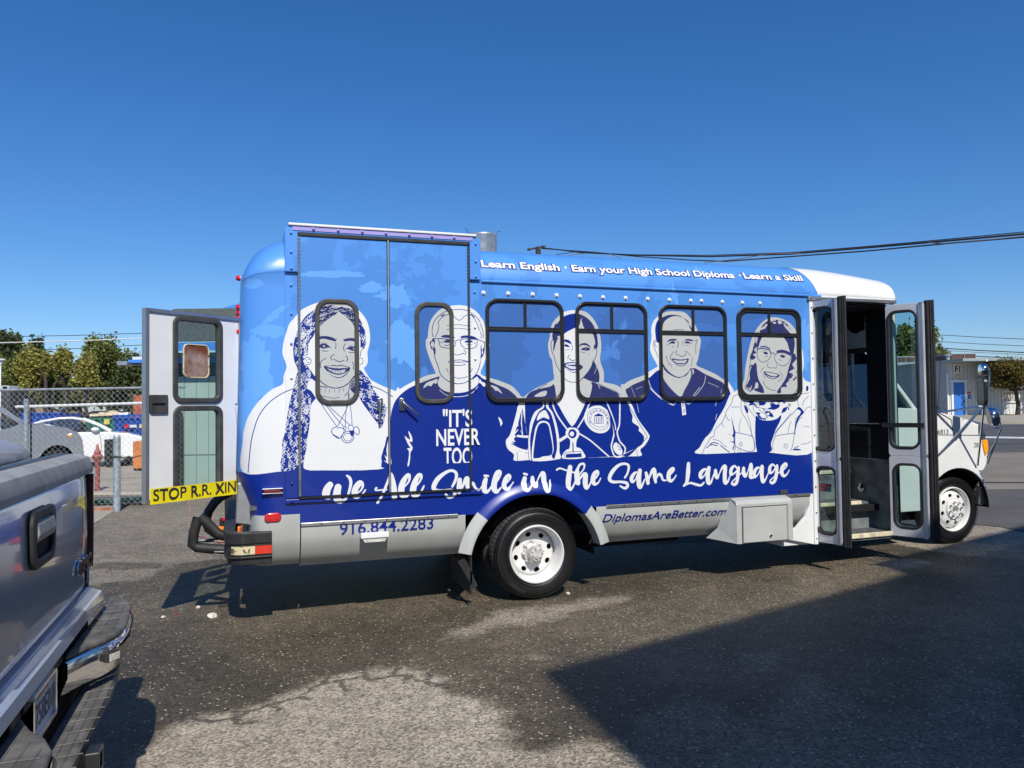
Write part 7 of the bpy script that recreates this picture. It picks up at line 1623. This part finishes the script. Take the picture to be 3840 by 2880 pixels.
# chrome emblem letters, each a raised solid
def solid_letters(body, y0, y1, z0, cap, mt, parent, nm, dep=.014, xf=XT+.005):
    v, f = text_mesh(body, 1., .04); cv, _ = text_mesh('H', 1., .04); ch = max(b for a, b in cv); x0 = min(a for a, b in v); x1 = max(a for a, b in v)
    P = lambda a, b, d: (xf+d, y0+(a-x0)/(x1-x0)*(y1-y0), z0+b/ch*cap); n = len(v); ed = {}
    for q in f:
        for i in range(len(q)): e = (q[i], q[(i+1) % len(q)]); ed[e] = ed.get(e, 0)+1
    side = [(a, b, b+n, a+n) for a, b in ed if (b, a) not in ed]
    return MB().add([P(a, b, dep) for a, b in v]+[P(a, b, 0) for a, b in v], list(f)+side).build(nm, mt, parent)
solid_letters('GMC', -2.42, -2.16, .925, .050, 'dark_red_lens', tg, 'tailgate_emblem', .010); solid_letters('GMC', -2.424, -2.156, .922, .056, 'chrome', tg, 'emblem_border', .008)
# bed sides, tonneau, lower valance
def side(y0, y1):
    s = 1 if y1 > YC else -1
    return MB().grid([[(x, YC+s*(w_), z) for w_, z in ((.80, 1.35), (.90, 1.345), (.955, 1.28), (.975, 1.1), (.97, .92), (.95, .80), (.93, .62))] for x in (XT-.02, XT-.5, XT-1.5, XT-2.2)]).add([(XT-.02, YC+s*w_, z) for w_, z in ((.90, .83), (.90, 1.345), (.955, 1.28), (.975, 1.1), (.97, .92), (.95, .80))], [tuple(range(6))])
mat('gate_side', (.07, .035, .03), .2, coat=.5, noise=.2)
for a in (1, -1): side(0, YC+a).build('bed_side', 'truck_paint', tk, smooth=45, bevel=0)
MB().prism([(YR+.008, 1.30), (YR+.018, 1.30), (YR+.026, 1.1), (YR+.018, .93), (YR+.005, .90)], XT-.05, XT+.004, 'x').build('tail_lamp', 'gate_side', tk)
rows = []
for y in np.linspace(YL+.0, YR+.03, 13): rows.append([(XT+x, y, z) for x, z in ((-.05, .815), (.0, .80), (.035, .785), (.045, .75), (.03, .73), (-.08, .70))])
MB().grid(rows).build('rear_valance', 'truck_paint', tk, smooth=45)
MB().box(XT-.14, XT-.02, YL+.03, YR-.03, 1.33, 1.352).build('bed_cover_floor', 'truck_plastic', tk)
MB().box(XT-.13, XT-.095, YL+.0, YR-.01, 1.378, 1.394).build('tonneau_seal', 'black_metal', tk, bevel=.004)
# domed lid
cx0 = XT-.15
rows = []
for i, t in enumerate((0, .01, .03, .07, .12, .2, .4, .7, 1)):
    x = cx0-.02-1.5*t; row = []
    for s in np.linspace(-1, 1, 33):
        k = (1-abs(s)**5); yy = YC+.90*s; row.append((x-.10*(abs(s)**6)*(1-t), yy, 1.398+.012*k+.115*k**.6*min(1, (t*7)**.6)))
    rows.append(row)
MB().grid([[(r[0], r[1], 1.385) for r in rows[0]]]+rows).build('tonneau_lid', 'tonneau_paint', tk, smooth=50)
# step bumper
PF = lambda o_: [(XT+.01, YR+.16), (XT+.08, YR+.185+o_), (XT+.17+o_, YR+.14+o_), (XT+.215+o_, YR+.02), (XT+.23+o_, YR-.22), (XT+.235+o_, YR-.42)]
padz = .695
pad = [(XT+.02, -1.76), (XT+.09, -1.80), (XT+.135, -1.92), (XT+.15, -2.05), (XT+.165, -2.28), (XT+.155, -2.40), (XT+.12, -2.49), (XT+.07, -2.56), (XT+.015, -2.68)]
MB().prism(pad, .665, padz, 'z').build('bumper_pad', 'bumper_pad', tk, bevel=.014, bseg=3)
mp = lambda pts: [(x, 2*YC-y) for x, y in pts][::-1]
MB().prism(mp(pad), .665, padz, 'z').build('bumper_pad', 'bumper_pad', tk, bevel=.014, bseg=3)
rb = MB()
for m__ in (0, 1):
    for (xa, ya, xb, yb) in [(XT+.05, -1.85, XT+.05, -2.5), (XT+.085, -1.88, XT+.09, -2.46), (XT+.115, -1.95, XT+.13, -2.4)]+[(XT+.03, -1.95-.13*k, XT+.14, -1.95-.13*k) for k in range(4)]:
        if m__: ya, yb = 2*YC-ya, 2*YC-yb
        rb.tube([(xa, ya, padz+.001), (xb, yb, padz+.001)], .0028, 4)
tag(rb.build('pad_ribs', 'bumper_pad', tk), kind='stuff')
ch = [(x+.006, y) for x, y in pad]
def strip(pts, zt, zb, m_, nm, inn=.0):
    rows = [[(x, y, z) for z in (zt, zt-.008, (zt+zb)/2, zb)] for x, y in pts]
    rows = [[(p[0]+(.004 if i in (1, 2) else -.02 if i == 3 else -.004), p[1], p[2]) for i, p in enumerate(r)] for r in rows]
    return MB().grid(rows).build(nm, m_, tk, smooth=50)
strip(ch, .668, .548, 'chrome', 'bumper_chrome'); strip(mp(ch), .668, .548, 'chrome', 'bumper_chrome')
lp = [(XT+.02, -1.86), (XT+.08, -1.90), (XT+.11, -2.05), (XT+.135, -2.30), (XT+.143, -2.5), (XT+.13, YC)]
MB().prism(lp+mp(lp[:-1]), .455, .50, 'z').build('bumper_step', 'bumper_pad', tk, bevel=.014, bseg=3)
rb = MB()
for dx in (.06, .09, .12): rb.tube([(XT+dx, -2.05, .502), (XT+dx+.015, -2.5, .502), (XT+dx+.015, YL+.5, .502), (XT+dx, YL+.1, .502)], .0026, 4)
for k in range(10): y = -2.52-k*.1; rb.tube([(XT+.06, y, .502), (XT+.15, y+.01, .502)], .0024, 4)
tag(rb.build('step_ribs', 'bumper_pad', tk), kind='stuff')
MB().box(XT-.3, XT-.0, YL+.1, YR-.05, .45, .66).box(XT-2, XT-.1, YL+.15, YR-.15, .45, .8).build('bumper_frame', 'dark_void', tk)
MB().box(XT-.06, XT+.0, YL+.55, YR-.55, .53, .70).build('plate_recess', 'black_rubber', tk, bevel=.01)
# step light in the chrome
q = AX(375, 2492, XT+.255)
q.y = -2.53
MB().prism([(XT+.10, -2.50), (XT+.135, -2.515), (XT+.165, -2.475), (XT+.14, -2.44)], .600, .640, 'z').build('step_lamp_housing', 'black_rubber', tk, bevel=.004)
MB().prism([(XT+.136, -2.516), (XT+.1385, -2.516), (XT+.166, -2.479), (XT+.163, -2.479)], .606, .634, 'z').build('step_lamp_lens', 'clear_lens', tk)
# licence plate
XP = XT+.022; py0, py1, pz0, pz1 = -3.18, -2.88, .56, .712
plt = MB().ring(rrect(py0, py1, pz0, pz1, .012), rrect(py0+.012, py1-.012, pz0+.012, pz1-.012, .006), -.02, .012, lambda u, w_, d: (XP+d, u, w_)).build('plate_frame', 'chrome', tk, bevel=.003)
MB().box(XP-.012, XP+.0, py0+.008, py1-.008, pz0+.008, pz1-.008).build('plate', 'plate_white', plt)
v_, f_ = text_mesh('758E01')
lettering('plate_lettering', '9758E01'[0:7], lambda u, v: (XP+.0015, py0+.022+(py1-py0-.044)*u, pz0+.035+v*.07), 'plate_blue', plt, off=.008)
lettering('plate_heading', 'California', lambda u, v: (XP+.0015, py0+.08+(py1-py0-.16)*u, pz1-.035+v*.018), 'red_print', plt, off=.006)
# hitch, wheels, cab (far end, mostly out of frame)
q = MB().ring(rrect(YC-.04, YC+.04, .38, .46, .008), rrect(YC-.028, YC+.028, .392, .448, .004), -.1, .06, lambda u, w_, d: (XT+.12+d, u, w_)).build('hitch_receiver', 'black_metal', tk, bevel=.003)
MB().box(XT-.2, XT+.02, YC-.5, YC+.5, .39, .45).build('hitch_bar', 'black_metal', tk)
for xw in (XT-1.15, XT-4.6):
    for yw, s in ((YR+.02, 1), (YL-.02, -1)):
        MB().lathe([(.2, 0), (.36, -.01*s), (.39, -.05*s), (.39, -.2*s), (.2, -.22*s)], (xw, yw, .39+gz(xw)), 'y', 32).lathe([(.2, 0), (.19, -.05*s), (.05, -.04*s), (0, -.03*s)], (xw, yw, .39+gz(xw)), 'y', 24, mi=1).build('wheel', ['tyre', 'dull_chrome'], tk, smooth=40)
MB().prism([(XT-2.25, .5), (XT-2.25, 1.35), (XT-2.4, 1.9), (XT-2.9, 1.93), (XT-3.9, 1.9), (XT-4.5, 1.3), (XT-5.6, 1.2), (XT-5.7, .5)], YL-.02, YR+.02).build('cab', 'truck_paint', tk, bevel=.06, bseg=3)
bpy.context.view_layer.update()
